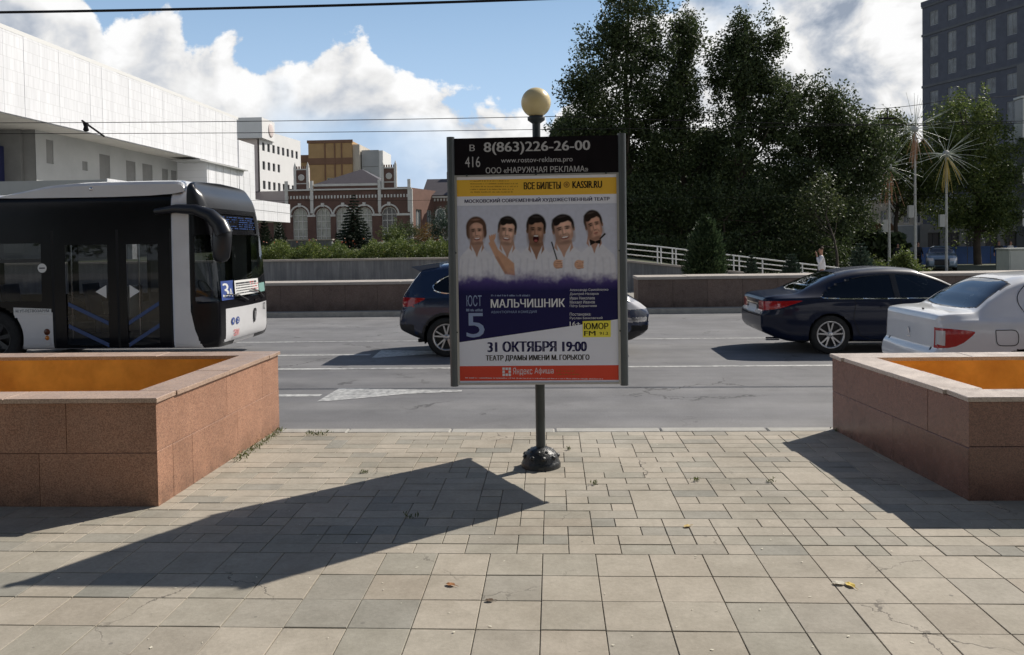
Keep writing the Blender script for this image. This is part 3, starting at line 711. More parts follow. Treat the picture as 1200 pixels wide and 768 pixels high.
for i_ in range(3):
    for j_ in range(3):
        if (i_, j_) != (1, 1):
            cx_, cz_ = lx(589+i_*3.6, 437), zz(433.3+j_*3.6); q.box(cx_-.009, cx_+.009, yr-.0004, yr, cz_-.009, cz_+.009)
q.build('square_emblem', m_inkw, pil, local=True)
prt('Яндекс', 600, 623, 432.5, 442, m_inkw, 0.0, yr); prt('Афиша', 625.5, 648, 432.5, 441, m_inkw, -0.015, yr)
fineprint(651, 680, (436, 440), m_brn, 1.5, 8, yr); fineprint(543, 722, (445,), m_inkw, 1.4, 9, yr)

for k_ in ('poster_white', 'print_yellow', 'sticker_yellow', 'print_red', 'print_navy', 'print_black', 'print_white', 'print_pale_blue', 'print_brown', 'letter_silver', 'header_black'):
    NT(MATS[k_].node_tree).n['Principled BSDF'].inputs['Specular IOR Level'].default_value = 0.12
# the photograph printed on the poster: five men in white shirts, painted into vertex colours (flat print)
def poster_photo():
    W_, H_ = 330, 172; X = np.linspace(0, 960, W_)[None, :]*np.ones((H_, 1)); Y = np.linspace(0, 500, H_)[:, None]*np.ones((1, W_))
    img = np.zeros((H_, W_, 3)); top = np.array([0.60, 0.63, 0.72]); img[:] = top
    r_ = np.random.default_rng(3)
    def nz_(sc, amp):
        g = r_.random((int(500/sc)+3, int(960/sc)+3)); gx = X/sc; gy = Y/sc; ix = gx.astype(int); iy = gy.astype(int); fx = gx-ix; fy = gy-iy
        return amp*((g[iy, ix]*(1-fx)+g[iy, ix+1]*fx)*(1-fy)+(g[iy+1, ix]*(1-fx)+g[iy+1, ix+1]*fx)*fy-0.5)
    def rot(cx, cy, a_):
        c_, s__ = math.cos(a_), math.sin(a_); dx, dy = X-cx, Y-cy; return dx*c_+dy*s__, -dx*s__+dy*c_
    def blend(al, c_):
        al = np.clip(al, 0, 1)[..., None]; img[:] = img*(1-al)+np.array(c_)*al
    def ell(cx, cy, rx, ry, c_, a_=0., soft=0.15, op=1.0):
        dx, dy = rot(cx, cy, a_); d = np.sqrt((dx/rx)**2+(dy/ry)**2); blend((1-d)/soft*op+0.5*op if False else np.clip((1-d)/soft+0.5, 0, 1)*op, c_)
    def poly(pts, c_, op=1.0, soft=3.0):
        d = np.full(X.shape, 1e9)
        n = len(pts); inside = np.zeros(X.shape, bool)
        for i in range(n):
            x0, y0 = pts[i]; x1, y1 = pts[(i+1) % n]; ex, ey = x1-x0, y1-y0
            tt = np.clip(((X-x0)*ex+(Y-y0)*ey)/(ex*ex+ey*ey), 0, 1); d = np.minimum(d, np.hypot(X-x0-tt*ex, Y-y0-tt*ey))
            cnd = ((y0 > Y) != (y1 > Y)) & (X < (x1-x0)*(Y-y0)/((y1-y0) if y1 != y0 else 1e-9)+x0); inside ^= cnd
        blend(np.clip(np.where(inside, d, -d)/soft+0.5, 0, 1)*op, c_)
    WH = (0.72, 0.73, 0.77); SH = (0.50, 0.52, 0.60)
    def torso(cx, w_, y0=230):
        poly([(cx-w_*0.35, y0), (cx+w_*0.35, y0), (cx+w_, y0+60), (cx+w_*1.25, 520), (cx-w_*1.25, 520), (cx-w_, y0+60)], WH, soft=6)
        for k in range(5):
            xx = cx+w_*(-0.9+0.4*k); poly([(xx, y0+70), (xx+9, y0+75), (xx+16*(1 if k > 2 else -1)+8, 500), (xx+16*(1 if k > 2 else -1)-4, 500)], SH, 0.35, 8)
    def head(cx, cy, rx, ry, a_, skin, hair, hairstyle, mouth, beard=0):
        dk = tuple(c_*0.55 for c_ in skin); lt = tuple(min(1, c_*1.25) for c_ in skin)
        nx, ny = cx-math.sin(a_)*0, cy+ry*1.0
        poly([(cx-rx*0.68, cy+ry*0.4), (cx+rx*0.68, cy+ry*0.4), (cx+rx*0.95, cy+ry*1.32), (cx+rx*0.1, cy+ry*2.1), (cx-rx*0.95, cy+ry*1.32)], tuple(c_*0.72 for c_ in skin), soft=4)
        poly([(cx-rx*.72, cy+ry*1.05), (cx-rx*.2, cy+ry*1.7), (cx, cy+ry*2.15), (cx-rx*.5, cy+ry*1.95)], WH, soft=4)
        poly([(cx+rx*.72, cy+ry*1.05), (cx+rx*.2, cy+ry*1.7), (cx, cy+ry*2.15), (cx+rx*.5, cy+ry*1.95)], WH, soft=4)
        def L(u, v):
            return cx+u*rx*math.cos(a_)-v*ry*math.sin(a_), cy+u*rx*math.sin(a_)+v*ry*math.cos(a_)
        shd = tuple(c_*0.38 for c_ in skin); ink = (0.035, 0.02, 0.018)
        for sd_ in (-1, 1): x_, y_ = L(sd_*1.02, 0.02); ell(x_, y_, rx*0.13, ry*0.19, dk, a_)
        x_, y_ = L(0, -0.36); ell(x_, y_, rx*1.07*hairstyle[0], ry*0.78*hairstyle[1], hair, a_, 0.12)
        if hairstyle[0] > 1.15:
            for sd_ in (-1, 1): x_, y_ = L(sd_*1.02, 0.05); ell(x_, y_, rx*0.3, ry*0.5, hair, a_, 0.4)
        x_, y_ = L(0, 0.30); ell(x_, y_, rx*0.90, ry*0.72, skin, a_, 0.10)
        x_, y_ = L(0.02, -0.12); ell(x_, y_, rx*0.95, ry*0.62, skin, a_, 0.12)
        for sd_ in (-1, 1): x_, y_ = L(sd_*0.97, -0.2); ell(x_, y_, rx*0.13, ry*0.28, hair, a_, 0.5, 0.9)
        # modelling: shaded left cheek and jaw, lit forehead, nose and right cheek
        x_, y_ = L(-0.72, 0.22); ell(x_, y_, rx*0.34, ry*0.72, shd, a_, 1.0, 0.75)
        x_, y_ = L(0.86, 0.35); ell(x_, y_, rx*0.22, ry*0.5, shd, a_, 1.0, 0.5)
        x_, y_ = L(0.05, 0.93); ell(x_, y_, rx*0.62, ry*0.13, shd, a_, 1.0, 0.75)
        x_, y_ = L(0.1, -0.42); ell(x_, y_, rx*0.55, ry*0.17, lt, a_, 1.0, 0.7)
        x_, y_ = L(0.46, 0.18); ell(x_, y_, rx*0.26, ry*0.2, lt, a_, 1.0, 0.85); x_, y_ = L(-0.36, 0.2); ell(x_, y_, rx*0.18, ry*0.16, lt, a_, 1.0, 0.5)
        if beard:
            x_, y_ = L(0, 0.66); ell(x_, y_, rx*0.80, ry*0.40, tuple(c_*0.30 for c_ in skin), a_, 0.7, beard)
        x_, y_ = L(-0.13, 0.12); ell(x_, y_, rx*0.09, ry*0.26, shd, a_, 1.0, 0.55)
        x_, y_ = L(0.04, 0.14); ell(x_, y_, rx*0.09, ry*0.22, lt, a_, 1.0, 0.9); x_, y_ = L(0.02, 0.33); ell(x_, y_, rx*0.2, ry*0.045, shd, a_, 0.8, 0.9)
        for sd_ in (-1, 1):
            x_, y_ = L(sd_*0.40, -0.10); ell(x_, y_, rx*0.27, ry*0.10, shd, a_, 1.0, 0.8)
            x_, y_ = L(sd_*0.40, -0.21); ell(x_, y_, rx*0.27, ry*0.045, ink, a_+sd_*0.12, 0.6, 0.9)
            x_, y_ = L(sd_*0.39, -0.07); ell(x_, y_, rx*0.17, ry*0.035, ink, a_+sd_*0.08, 0.6, 0.95)
            x_, y_ = L(sd_*0.42, 0.42); ell(x_, y_, rx*0.06, ry*0.16, shd, a_-sd_*0.5, 1.0, 0.55)
        if hairstyle[2]:
            x_, y_ = L(-0.05, -0.82); ell(x_, y_, rx*0.92, ry*0.26, hair, a_, 0.25)
            x_, y_ = L(-0.5, -0.62); ell(x_, y_, rx*0.42, ry*0.2, hair, a_-0.5, 0.35)
        x_, y_ = L(0, -0.98); ell(x_, y_, rx*0.5, ry*0.07, tuple(min(1, c_*3+0.02) for c_ in hair), a_, 1.0, 0.6)
        x_, y_ = L(0.02, 0.56)
        if mouth == 'open':
            ell(x_, y_, rx*0.36, ry*0.27, (0.05, 0.008, 0.01), a_, 0.25); x_, y_ = L(0.02, 0.36); ell(x_, y_, rx*0.26, ry*0.05, (0.8, 0.78, 0.75), a_, 0.4); x_, y_ = L(0.02, 0.70); ell(x_, y_, rx*0.2, ry*0.08, (0.45, 0.12, 0.11), a_, 0.5)
        elif mouth == 'smile':
            ell(x_, y_+2, rx*0.40, ry*0.115, (0.22, 0.05, 0.04), a_, 0.5); ell(x_, y_-1, rx*0.31, ry*0.055, (0.85, 0.82, 0.78), a_, 0.4)
        else: ell(x_, y_, rx*0.26, ry*0.045, (0.32, 0.08, 0.06), a_, 0.7); x_, y_ = L(0.02, 0.66); ell(x_, y_, rx*0.2, ry*0.04, shd, a_, 1, 0.6)
    poly([(20, 330), (110, 262), (300, 250), (470, 250), (650, 255), (850, 240), (945, 320), (955, 520), (5, 520)], (0.66, 0.67, 0.73), soft=30)
    for cx_, w_ in ((110, 95), (835, 105), (300, 98), (650, 112), (470, 104)): torso(cx_, w_)
    BL = (0.016, 0.012, 0.011)
    head(116, 148, 47, 70, -0.06, (0.60, 0.36, 0.26), (0.11, 0.06, 0.04), (1.22, 1.12, 0), 'smile')
    head(300, 148, 50, 74, 0.14, (0.72, 0.45, 0.33), BL, (1.08, 1.05, 1), 'smile', 0.22)
    head(475, 148, 51, 80, 0.05, (0.46, 0.26, 0.17), BL, (1.1, 1.08, 1), 'open', 0.5)
    head(640, 145, 60, 76, -0.16, (0.74, 0.46, 0.34), BL, (1.06, 1.05, 1), 'smile', 0.4)
    head(822, 124, 48, 76, -0.24, (0.66, 0.38, 0.27), (0.03, 0.02, 0.016), (1.08, 1.06, 1), 'flat')
    SK = (0.62, 0.36, 0.23)
    poly([(188, 215), (215, 185), (245, 250), (340, 330), (345, 400), (285, 390), (230, 300)], SK, soft=6); poly([(225, 290), (285, 392), (300, 385), (245, 290)], (0.33, 0.16, 0.1), 0.5, 8)
    for k in range(4): ell(198+k*9, 188-k*3, 6, 20, SK, 0.15*k-0.2)
    poly([(563, 212), (571, 210), (603, 316), (596, 318)], (0.01, 0.01, 0.012))
    for cx_, cy_ in ((602, 338), (728, 342)):
        ell(cx_, cy_, 26, 26, SK)
        for k in range(4): ell(cx_+8, cy_-18+k*11, 24, 5.5, (0.70, 0.42, 0.28)); ell(cx_+8, cy_-12+k*11, 22, 1.8, (0.28, 0.12, 0.08))
    poly([(795, 200), (828, 212), (828, 222), (797, 236)], BL); poly([(862, 200), (828, 212), (828, 222), (860, 228)], BL); poly([(885, 165), (893, 172), (862, 200), (850, 200)], BL)
    # violet haze of a city rising into navy
    f = np.clip((Y-372+nz_(60, 46)+nz_(22, 24)+nz_(9, 14))/70, 0, 1); f = f*f*(3-2*f)
    img[:] = img*(1-f[..., None])+np.array([0.085, 0.06, 0.22])*f[..., None]
    f = np.clip((Y-425)/62, 0, 1)[..., None]; img[:] = img*(1-f)+np.array([0.018, 0.017, 0.085])*f
    img *= (1+nz_(14, 0.10)[..., None]); img[..., 2] *= 1.08
    return W_, H_, np.clip(img, 0.005, 0.95)
W_, H_, img = poster_photo()
yq = YP-0.0004
U = np.linspace(XL, XR, W_)[None, :]*np.ones((H_, 1)); Zt = zz(240); Zb = zz(344); Vv = np.linspace(Zt, Zb, H_)[:, None]*np.ones((1, W_))
V = np.stack([U, np.full_like(U, yq), Vv], -1).reshape(-1, 3)
idx = np.arange(W_*H_).reshape(H_, W_); F = np.stack([idx[1:, :-1], idx[1:, 1:], idx[:-1, 1:], idx[:-1, :-1]], -1).reshape(-1, 4)
m_photo = bpy.data.materials.new('printed_photo'); m_photo.use_nodes = True
a = NT(m_photo.node_tree); at = a.n.new('ShaderNodeAttribute'); at.attribute_name = 'print'; a.l.new(at.outputs['Color'], a.n['Principled BSDF'].inputs['Base Color']); a.n['Principled BSDF'].inputs['Roughness'].default_value = 0.5; a.n['Principled BSDF'].inputs['Specular IOR Level'].default_value = 0.12
me = npmesh('printed_photo', V, F, m_photo)
ca = me.color_attributes.new('print', 'FLOAT_COLOR', 'POINT'); ca.data.foreach_set('color', np.c_[img.reshape(-1, 3), np.ones(W_*H_)].astype(np.float32).ravel())
link_mesh('printed_photo', me, pil)
# ------------------------------------------------------------------ vehicles
def interp(tab):
    xs_ = np.array([q[0] for q in tab], float); ys_ = np.array([q[1] for q in tab], float)
    def f(x, k=None):
        # monotone cubic (Fritsch-Carlson) through the table
        h = np.diff(xs_); d = np.diff(ys_)/h; m = np.zeros_like(xs_); m[0], m[-1] = d[0], d[-1]
        for i in range(1, len(xs_)-1): m[i] = 0 if d[i-1]*d[i] <= 0 else 2*d[i-1]*d[i]/(d[i-1]+d[i])
        x = np.clip(x, xs_[0], xs_[-1]); i = np.clip(np.searchsorted(xs_, x)-1, 0, len(h)-1); tt = (x-xs_[i])/h[i]
        return (2*tt**3-3*tt**2+1)*ys_[i]+(tt**3-2*tt**2+tt)*h[i]*m[i]+(-2*tt**3+3*tt**2)*ys_[i+1]+(tt**3-tt**2)*h[i]*m[i+1]
    return f
def bspline(ctrl, spans):
    """ctrl (n,S,2) -> rounded section curve; spans = samples per interval"""
    c = np.concatenate([2*ctrl[:1]-ctrl[1:2], ctrl, 2*ctrl[-1:]-ctrl[-2:-1]], 0); out = []
    n = ctrl.shape[0]-1
    for i in range(n):
        k = spans[i]
        for j in range(k+(i == n-1)):
            u = j/k; a_, b_, c_, d_ = (1-u)**3/6, (3*u**3-6*u**2+4)/6, (-3*u**3+3*u**2+3*u+1)/6, u**3/6
            out.append(a_*c[i]+b_*c[i+1]+c_*c[i+2]+d_*c[i+3])
    return np.array(out)
def inpoly(px, py, poly):
    r_ = np.zeros(px.shape, bool); n = len(poly)
    for i in range(n):
        x0, y0 = poly[i]; x1, y1 = poly[(i+1) % n]
        if y0 == y1: continue
        r_ ^= ((y0 > py) != (y1 > py)) & (px < (x1-x0)*(py-y0)/(y1-y0)+x0)
    return r_
def near_line(px, py, pts, w):
    d = np.full(px.shape, 1e9)
    for (x0, y0), (x1, y1) in zip(pts, pts[1:]):
        ex, ey = x1-x0, y1-y0; tt = np.clip(((px-x0)*ex+(py-y0)*ey)/(ex*ex+ey*ey+1e-12), 0, 1)
        d = np.minimum(d, np.hypot(px-x0-tt*ex, py-y0-tt*ey))
    return d < w
def smoothpoly(pts, it=2):
    for _ in range(it):
        q = []
        for i in range(len(pts)):
            a_, b_ = pts[i], pts[(i+1) % len(pts)]
            q += [(a_[0]*.75+b_[0]*.25, a_[1]*.75+b_[1]*.25), (a_[0]*.25+b_[0]*.75, a_[1]*.25+b_[1]*.75)]
        pts = q
    return pts
def shell(x, sect, spans, gR=None, gF=None, falloff=0.45, caps=26, bulge=0.03, edge=0.05):
    """x: stations from rear (0) to front; sect(x)->(n,S,2) control points (y,z) of the right half"""
    Sx = len(x); half = bspline(sect(x), spans)            # (N,S,2)
    full = np.concatenate([half, (half*np.array([-1, 1]))[::-1][1:-1]], 0)   # closed ring
    N = full.shape[0]; Vv = np.zeros((Sx, N, 3)); Vv[:, :, 0] = x[:, None]; Vv[:, :, 1] = full[:, :, 0].T; Vv[:, :, 2] = full[:, :, 1].T
    L = x[-1]
    # round the end edges
    for end, d in ((0, x), (1, L-x)):
        k = np.clip(d/edge, 0, 1); s_k = 0.955+0.045*np.sqrt(1-(1-k)**2)
        mz = Vv[:, :, 2].mean(1, keepdims=True)
        Vv[:, :, 1] *= s_k[:, None]; Vv[:, :, 2] = mz+(Vv[:, :, 2]-mz)*s_k[:, None]
    blocks = []; faces = []
    def grid(A, wrap=True):
        n, m = A.shape[:2]; idx = np.arange(n*m).reshape(n, m); b0 = idx[:-1]; b1 = idx[1:]
        return np.stack([b0, np.roll(b0, -1, 1), np.roll(b1, -1, 1), b1], -1).reshape(-1, 4)
    caplist = []; nh_ = half.shape[0]; sv = np.linspace(-1, 1, caps)
    for end in (0, -1):
        hr = Vv[end][:nh_]; sg = -1 if end == 0 else 1
        zt = (hr[:, 2]-hr[:, 2].min())/(hr[:, 2].max()-hr[:, 2].min()); env = np.sin(np.clip(zt, 0, 1)*math.pi)**0.35
        A = np.stack([hr[:, 0][:, None]+sg*bulge*(1-sv[None, :]**2)*env[:, None], hr[:, 1][:, None]*sv[None, :], hr[:, 2][:, None]*np.ones((1, caps))], -1)
        caplist.append(A)
    Vall = np.concatenate([Vv.reshape(-1, 3), caplist[0].reshape(-1, 3), caplist[1].reshape(-1, 3)])
    ci = np.arange(nh_*caps).reshape(nh_, caps); Fc = np.stack([ci[:-1, :-1], ci[:-1, 1:], ci[1:, 1:], ci[1:, :-1]], -1).reshape(-1, 4)
    F0 = grid(Vv); F1 = Fc[:, ::-1]+Sx*N; F2 = Fc+Sx*N+nh_*caps
    # make the caps face the same way as the skin
    def outw(Fx, d): n_ = np.cross(Vall[Fx[:, 2]]-Vall[Fx[:, 0]], Vall[Fx[:, 3]]-Vall[Fx[:, 1]]); return (n_@np.array(d)).sum()
    n0 = np.cross(Vall[F0[:, 2]]-Vall[F0[:, 0]], Vall[F0[:, 3]]-Vall[F0[:, 1]]); c0 = Vall[F0].mean(1)-Vall.mean(0)
    if (n0[:, 1:]*c0[:, 1:]).sum() < 0: F0 = F0[:, ::-1]
    if outw(F1, (-1, 0, 0)) < 0: F1 = F1[:, ::-1]
    if outw(F2, (1, 0, 0)) < 0: F2 = F2[:, ::-1]
    part = np.concatenate([np.zeros(len(F0)), np.ones(len(F1)), np.full(len(F2), 2)]).astype(int)
    X = Vall[:, 0].copy(); Z = Vall[:, 2]
    if gR is not None: Vall[:, 0] += gR(Z, Vall[:, 1])*np.clip(1-X/falloff, 0, 1.2)**1.5
    if gF is not None: Vall[:, 0] += gF(Z, Vall[:, 1])*np.clip(1-(L-X)/falloff, 0, 1.2)**1.5
    F = np.concatenate([F0, F1, F2])
    return Vall, F, part, N, half.shape[0]
def fnormals(V, F):
    n = np.cross(V[F[:, 2]]-V[F[:, 0]], V[F[:, 3]]-V[F[:, 1]]); l = np.linalg.norm(n, axis=1, keepdims=True); return n/np.maximum(l, 1e-9)
def vnormals(V, F):
    n = np.cross(V[F[:, 2]]-V[F[:, 0]], V[F[:, 3]]-V[F[:, 1]]); out = np.zeros_like(V)
    for k in range(4): np.add.at(out, F[:, k], n)
    return out/np.maximum(np.linalg.norm(out, axis=1, keepdims=True), 1e-12)
def split_build(V, F, cls, names, parent_of, root, inset):
    """cls: index per face into names [(part name, material)]; -1 is cut away; left and right twins become two parts"""
    vn = vnormals(V, F); made = {}
    for i, (nm, m_) in enumerate(names):
        f0 = F[cls == i]
        if len(f0) == 0: continue
        fy = V[f0].mean(1)[:, 1]; groups = [f0]
        if nm != 'body' and np.abs(fy).min() > 0.10 and (fy < 0).any() and (fy > 0).any(): groups = [f0[fy < 0], f0[fy >= 0]]
        for f in groups:
            u, inv = np.unique(f, return_inverse=True); vv = V[u]+vn[u]*inset.get(nm, 0.0)
            o = link_mesh(nm.split('#')[0], npmesh(nm.split('#')[0], vv, inv.reshape(-1, 4), m_, True), root)
            made[nm] = o
    return made
def snap(V, polys, tol, ok, ax=(0, 2)):
    """pull grid vertices lying close to an outline onto it, so that cut edges run clean"""
    for pl in polys:
        pl = pl+pl[:1]; P_ = V[:, ax]; best = np.full(len(V), 1e9); bx_ = P_.copy()
        lo = np.min(pl, 0)-tol; hi = np.max(pl, 0)+tol; cand = np.where(ok & (P_ > lo).all(1) & (P_ < hi).all(1))[0]
        Q = P_[cand]; bd = np.full(len(cand), 1e9); bp = Q.copy()
        for (x0, y0), (x1, y1) in zip(pl, pl[1:]):
            ex, ey = x1-x0, y1-y0; tt = np.clip(((Q[:, 0]-x0)*ex+(Q[:, 1]-y0)*ey)/(ex*ex+ey*ey+1e-12), 0, 1); pp = np.stack([x0+tt*ex, y0+tt*ey], 1)
            d = np.hypot(*(Q-pp).T); m_ = d < bd; bd[m_] = d[m_]; bp[m_] = pp[m_]
        m_ = bd < tol; V[cand[m_][:, None], np.array(ax)[None, :]] = bp[m_]
def ribbons(V, vn, root, lines, w, off, okmask, name='panel_gap', m_=None, smooth=1):
    """narrow dark shut lines lying on the skin, both sides of the car"""
    idx = np.where(okmask)[0]; Q = V[idx][:, [0, 2]]; q = MB()
    for ln in lines:
        pts = []
        for (x0, z0), (x1, z1) in zip(ln, ln[1:]):
            k = max(1, int(math.hypot(x1-x0, z1-z0)/0.03)); pts += [(x0+(x1-x0)*j/k, z0+(z1-z0)*j/k) for j in range(k)]
        pts.append(ln[-1]); pts = np.array(pts); yy = []
        for _ in range(3): 
            if len(pts) > 3: pts[1:-1] = pts[1:-1]*.5+.25*(pts[:-2]+pts[2:])
        for p in pts:
            d = np.hypot(*(Q-p).T); k = np.argsort(d)[:4]; ww = 1/(d[k]+1e-4); yy.append((V[idx[k], 1]*ww).sum()/ww.sum())
        yy = np.array(yy); t_ = np.gradient(pts, axis=0); t_ /= np.linalg.norm(t_, axis=1, keepdims=True)+1e-9; nn = np.stack([-t_[:, 1], t_[:, 0]], 1)*w/2
        for s_k in (1, -1):
            vs = []
            for p, n_, y_ in zip(pts, nn, yy): vs += [(p[0]-n_[0], s_k*(y_+off), p[1]-n_[1]), (p[0]+n_[0], s_k*(y_+off), p[1]+n_[1])]
            q.add(vs, [(2*i, 2*i+1, 2*i+3, 2*i+2) for i in range(len(pts)-1)])
    return q.build(name, m_ or m_gap, root, local=True, kind='stuff')

def paint(name, col, flake=0.0, rough=0.3):
    m = mat(name, col, rough, 0.03, 3, coat=0.9, spec=0.5)
    NT(m.node_tree).n['Principled BSDF'].inputs['Metallic'].default_value = flake
    return m
m_tyre = mat('tyre_rubber', (0.02, 0.02, 0.02), 0.85, 0.3, 12, 0.2, 60)
m_alloy = mat('alloy', (0.55, 0.55, 0.56), 0.3, metal=0.9)
m_chrome = mat('chrome', (0.75, 0.75, 0.76), 0.12, metal=1.0)
m_plast = mat('black_plastic', (0.02, 0.02, 0.022), 0.55, 0.2, 10)
m_gap = mat('panel_gap', (0.008, 0.008, 0.009), 0.8)
m_glass = glass('car_glass', (0.10, 0.12, 0.13), 1.6)
m_glassd = glass('tinted_glass', (0.025, 0.03, 0.035), 1.3)
m_redl = mat('red_lens', (0.42, 0.01, 0.015), 0.12, coat=0.8)
m_clr = mat('clear_lens', (0.62, 0.60, 0.60), 0.12, coat=0.8)
m_seat = mat('seat_fabric', (0.06, 0.06, 0.065), 0.9)
m_plate = mat('number_plate', (0.62, 0.62, 0.62), 0.5)

def wheel(root, x, y, z, r, w, side, nsp, rim_r, style=0, m_r=None):
    """axle along y; side = -1 faces the camera"""
    wh = empty('wheel', (x, y, z)); wh.parent = root
    h = w/2
    prof = [(rim_r-0.012, -h*0.85), (rim_r+0.01, -h*0.98), (r*0.9, -h), (r*0.975, -h*0.86), (r, -h*0.6), (r, h*0.6), (r*0.975, h*0.86), (r*0.9, h), (rim_r, h*0.9)]
    MB().lathe(prof, 40, 'y').build('tyre', m_tyre, wh, local=True)
    q = MB(); o = side*h
    q.lathe([(rim_r+0.004, o*0.98), (rim_r-0.008, o*1.0), (rim_r-0.02, o*0.95), (rim_r-0.03, o*0.4), (rim_r-0.04, -o*0.5)], 40, 'y')
    q.lathe([(0.001, o*0.80), (0.028, o*0.80), (0.055, o*0.70), (0.06, o*0.5)], 20, 'y')
    for k in range(nsp):
        for dd in ((-0.11, 0.11) if style == 0 else (0,)):
            a_ = 2*math.pi*(k+0.25)/nsp; ai, ao = a_+dd*0.9, a_+dd*2.0
            wi, wo_ = (0.014, 0.012) if style == 0 else (0.03, 0.036)
            p0 = Vector((0.045*math.cos(ai), o*0.74, 0.045*math.sin(ai))); p1 = Vector(((rim_r-0.015)*math.cos(ao), o*0.92, (rim_r-0.015)*math.sin(ao)))
            d_ = (p1-p0).normalized(); sd_ = Vector((-d_.z, 0, d_.x)).normalized(); th = Vector((0, -side*0.018, 0))
            vs = [p0-sd_*wi, p0+sd_*wi, p1+sd_*wo_, p1-sd_*wo_]
            q.add(vs+[v+th for v in vs], [(0, 1, 2, 3), (7, 6, 5, 4), (0, 4, 5, 1), (1, 5, 6, 2), (2, 6, 7, 3), (3, 7, 4, 0)])
    q.build('rim', m_r or m_alloy, wh, local=True)
    MB().lathe([(0.001, o*0.25), (rim_r-0.03, o*0.25)], 24, 'y').build('brake_disc', m_plast, wh, local=True)
    return wh
def arch_liner(root, x, z, R_, y0, y1):
    q = MB(); n = 24; vs = []
    for k in range(n+1):
        a_ = math.pi*(-0.1+1.2*k/n); vs += [(x+R_*math.cos(a_), y0, z+R_*math.sin(a_)), (x+R_*math.cos(a_), y1, z+R_*math.sin(a_))]
    q.add(vs, [(2*k, 2*k+1, 2*k+3, 2*k+2) for k in range(n)]); q.add([(x, y1, z)]+[vs[2*k+1] for k in range(n+1)], [(0, k+1, k+2) for k in range(n)])
    return q.build('wheel_arch_liner', m_gap, root, local=True)

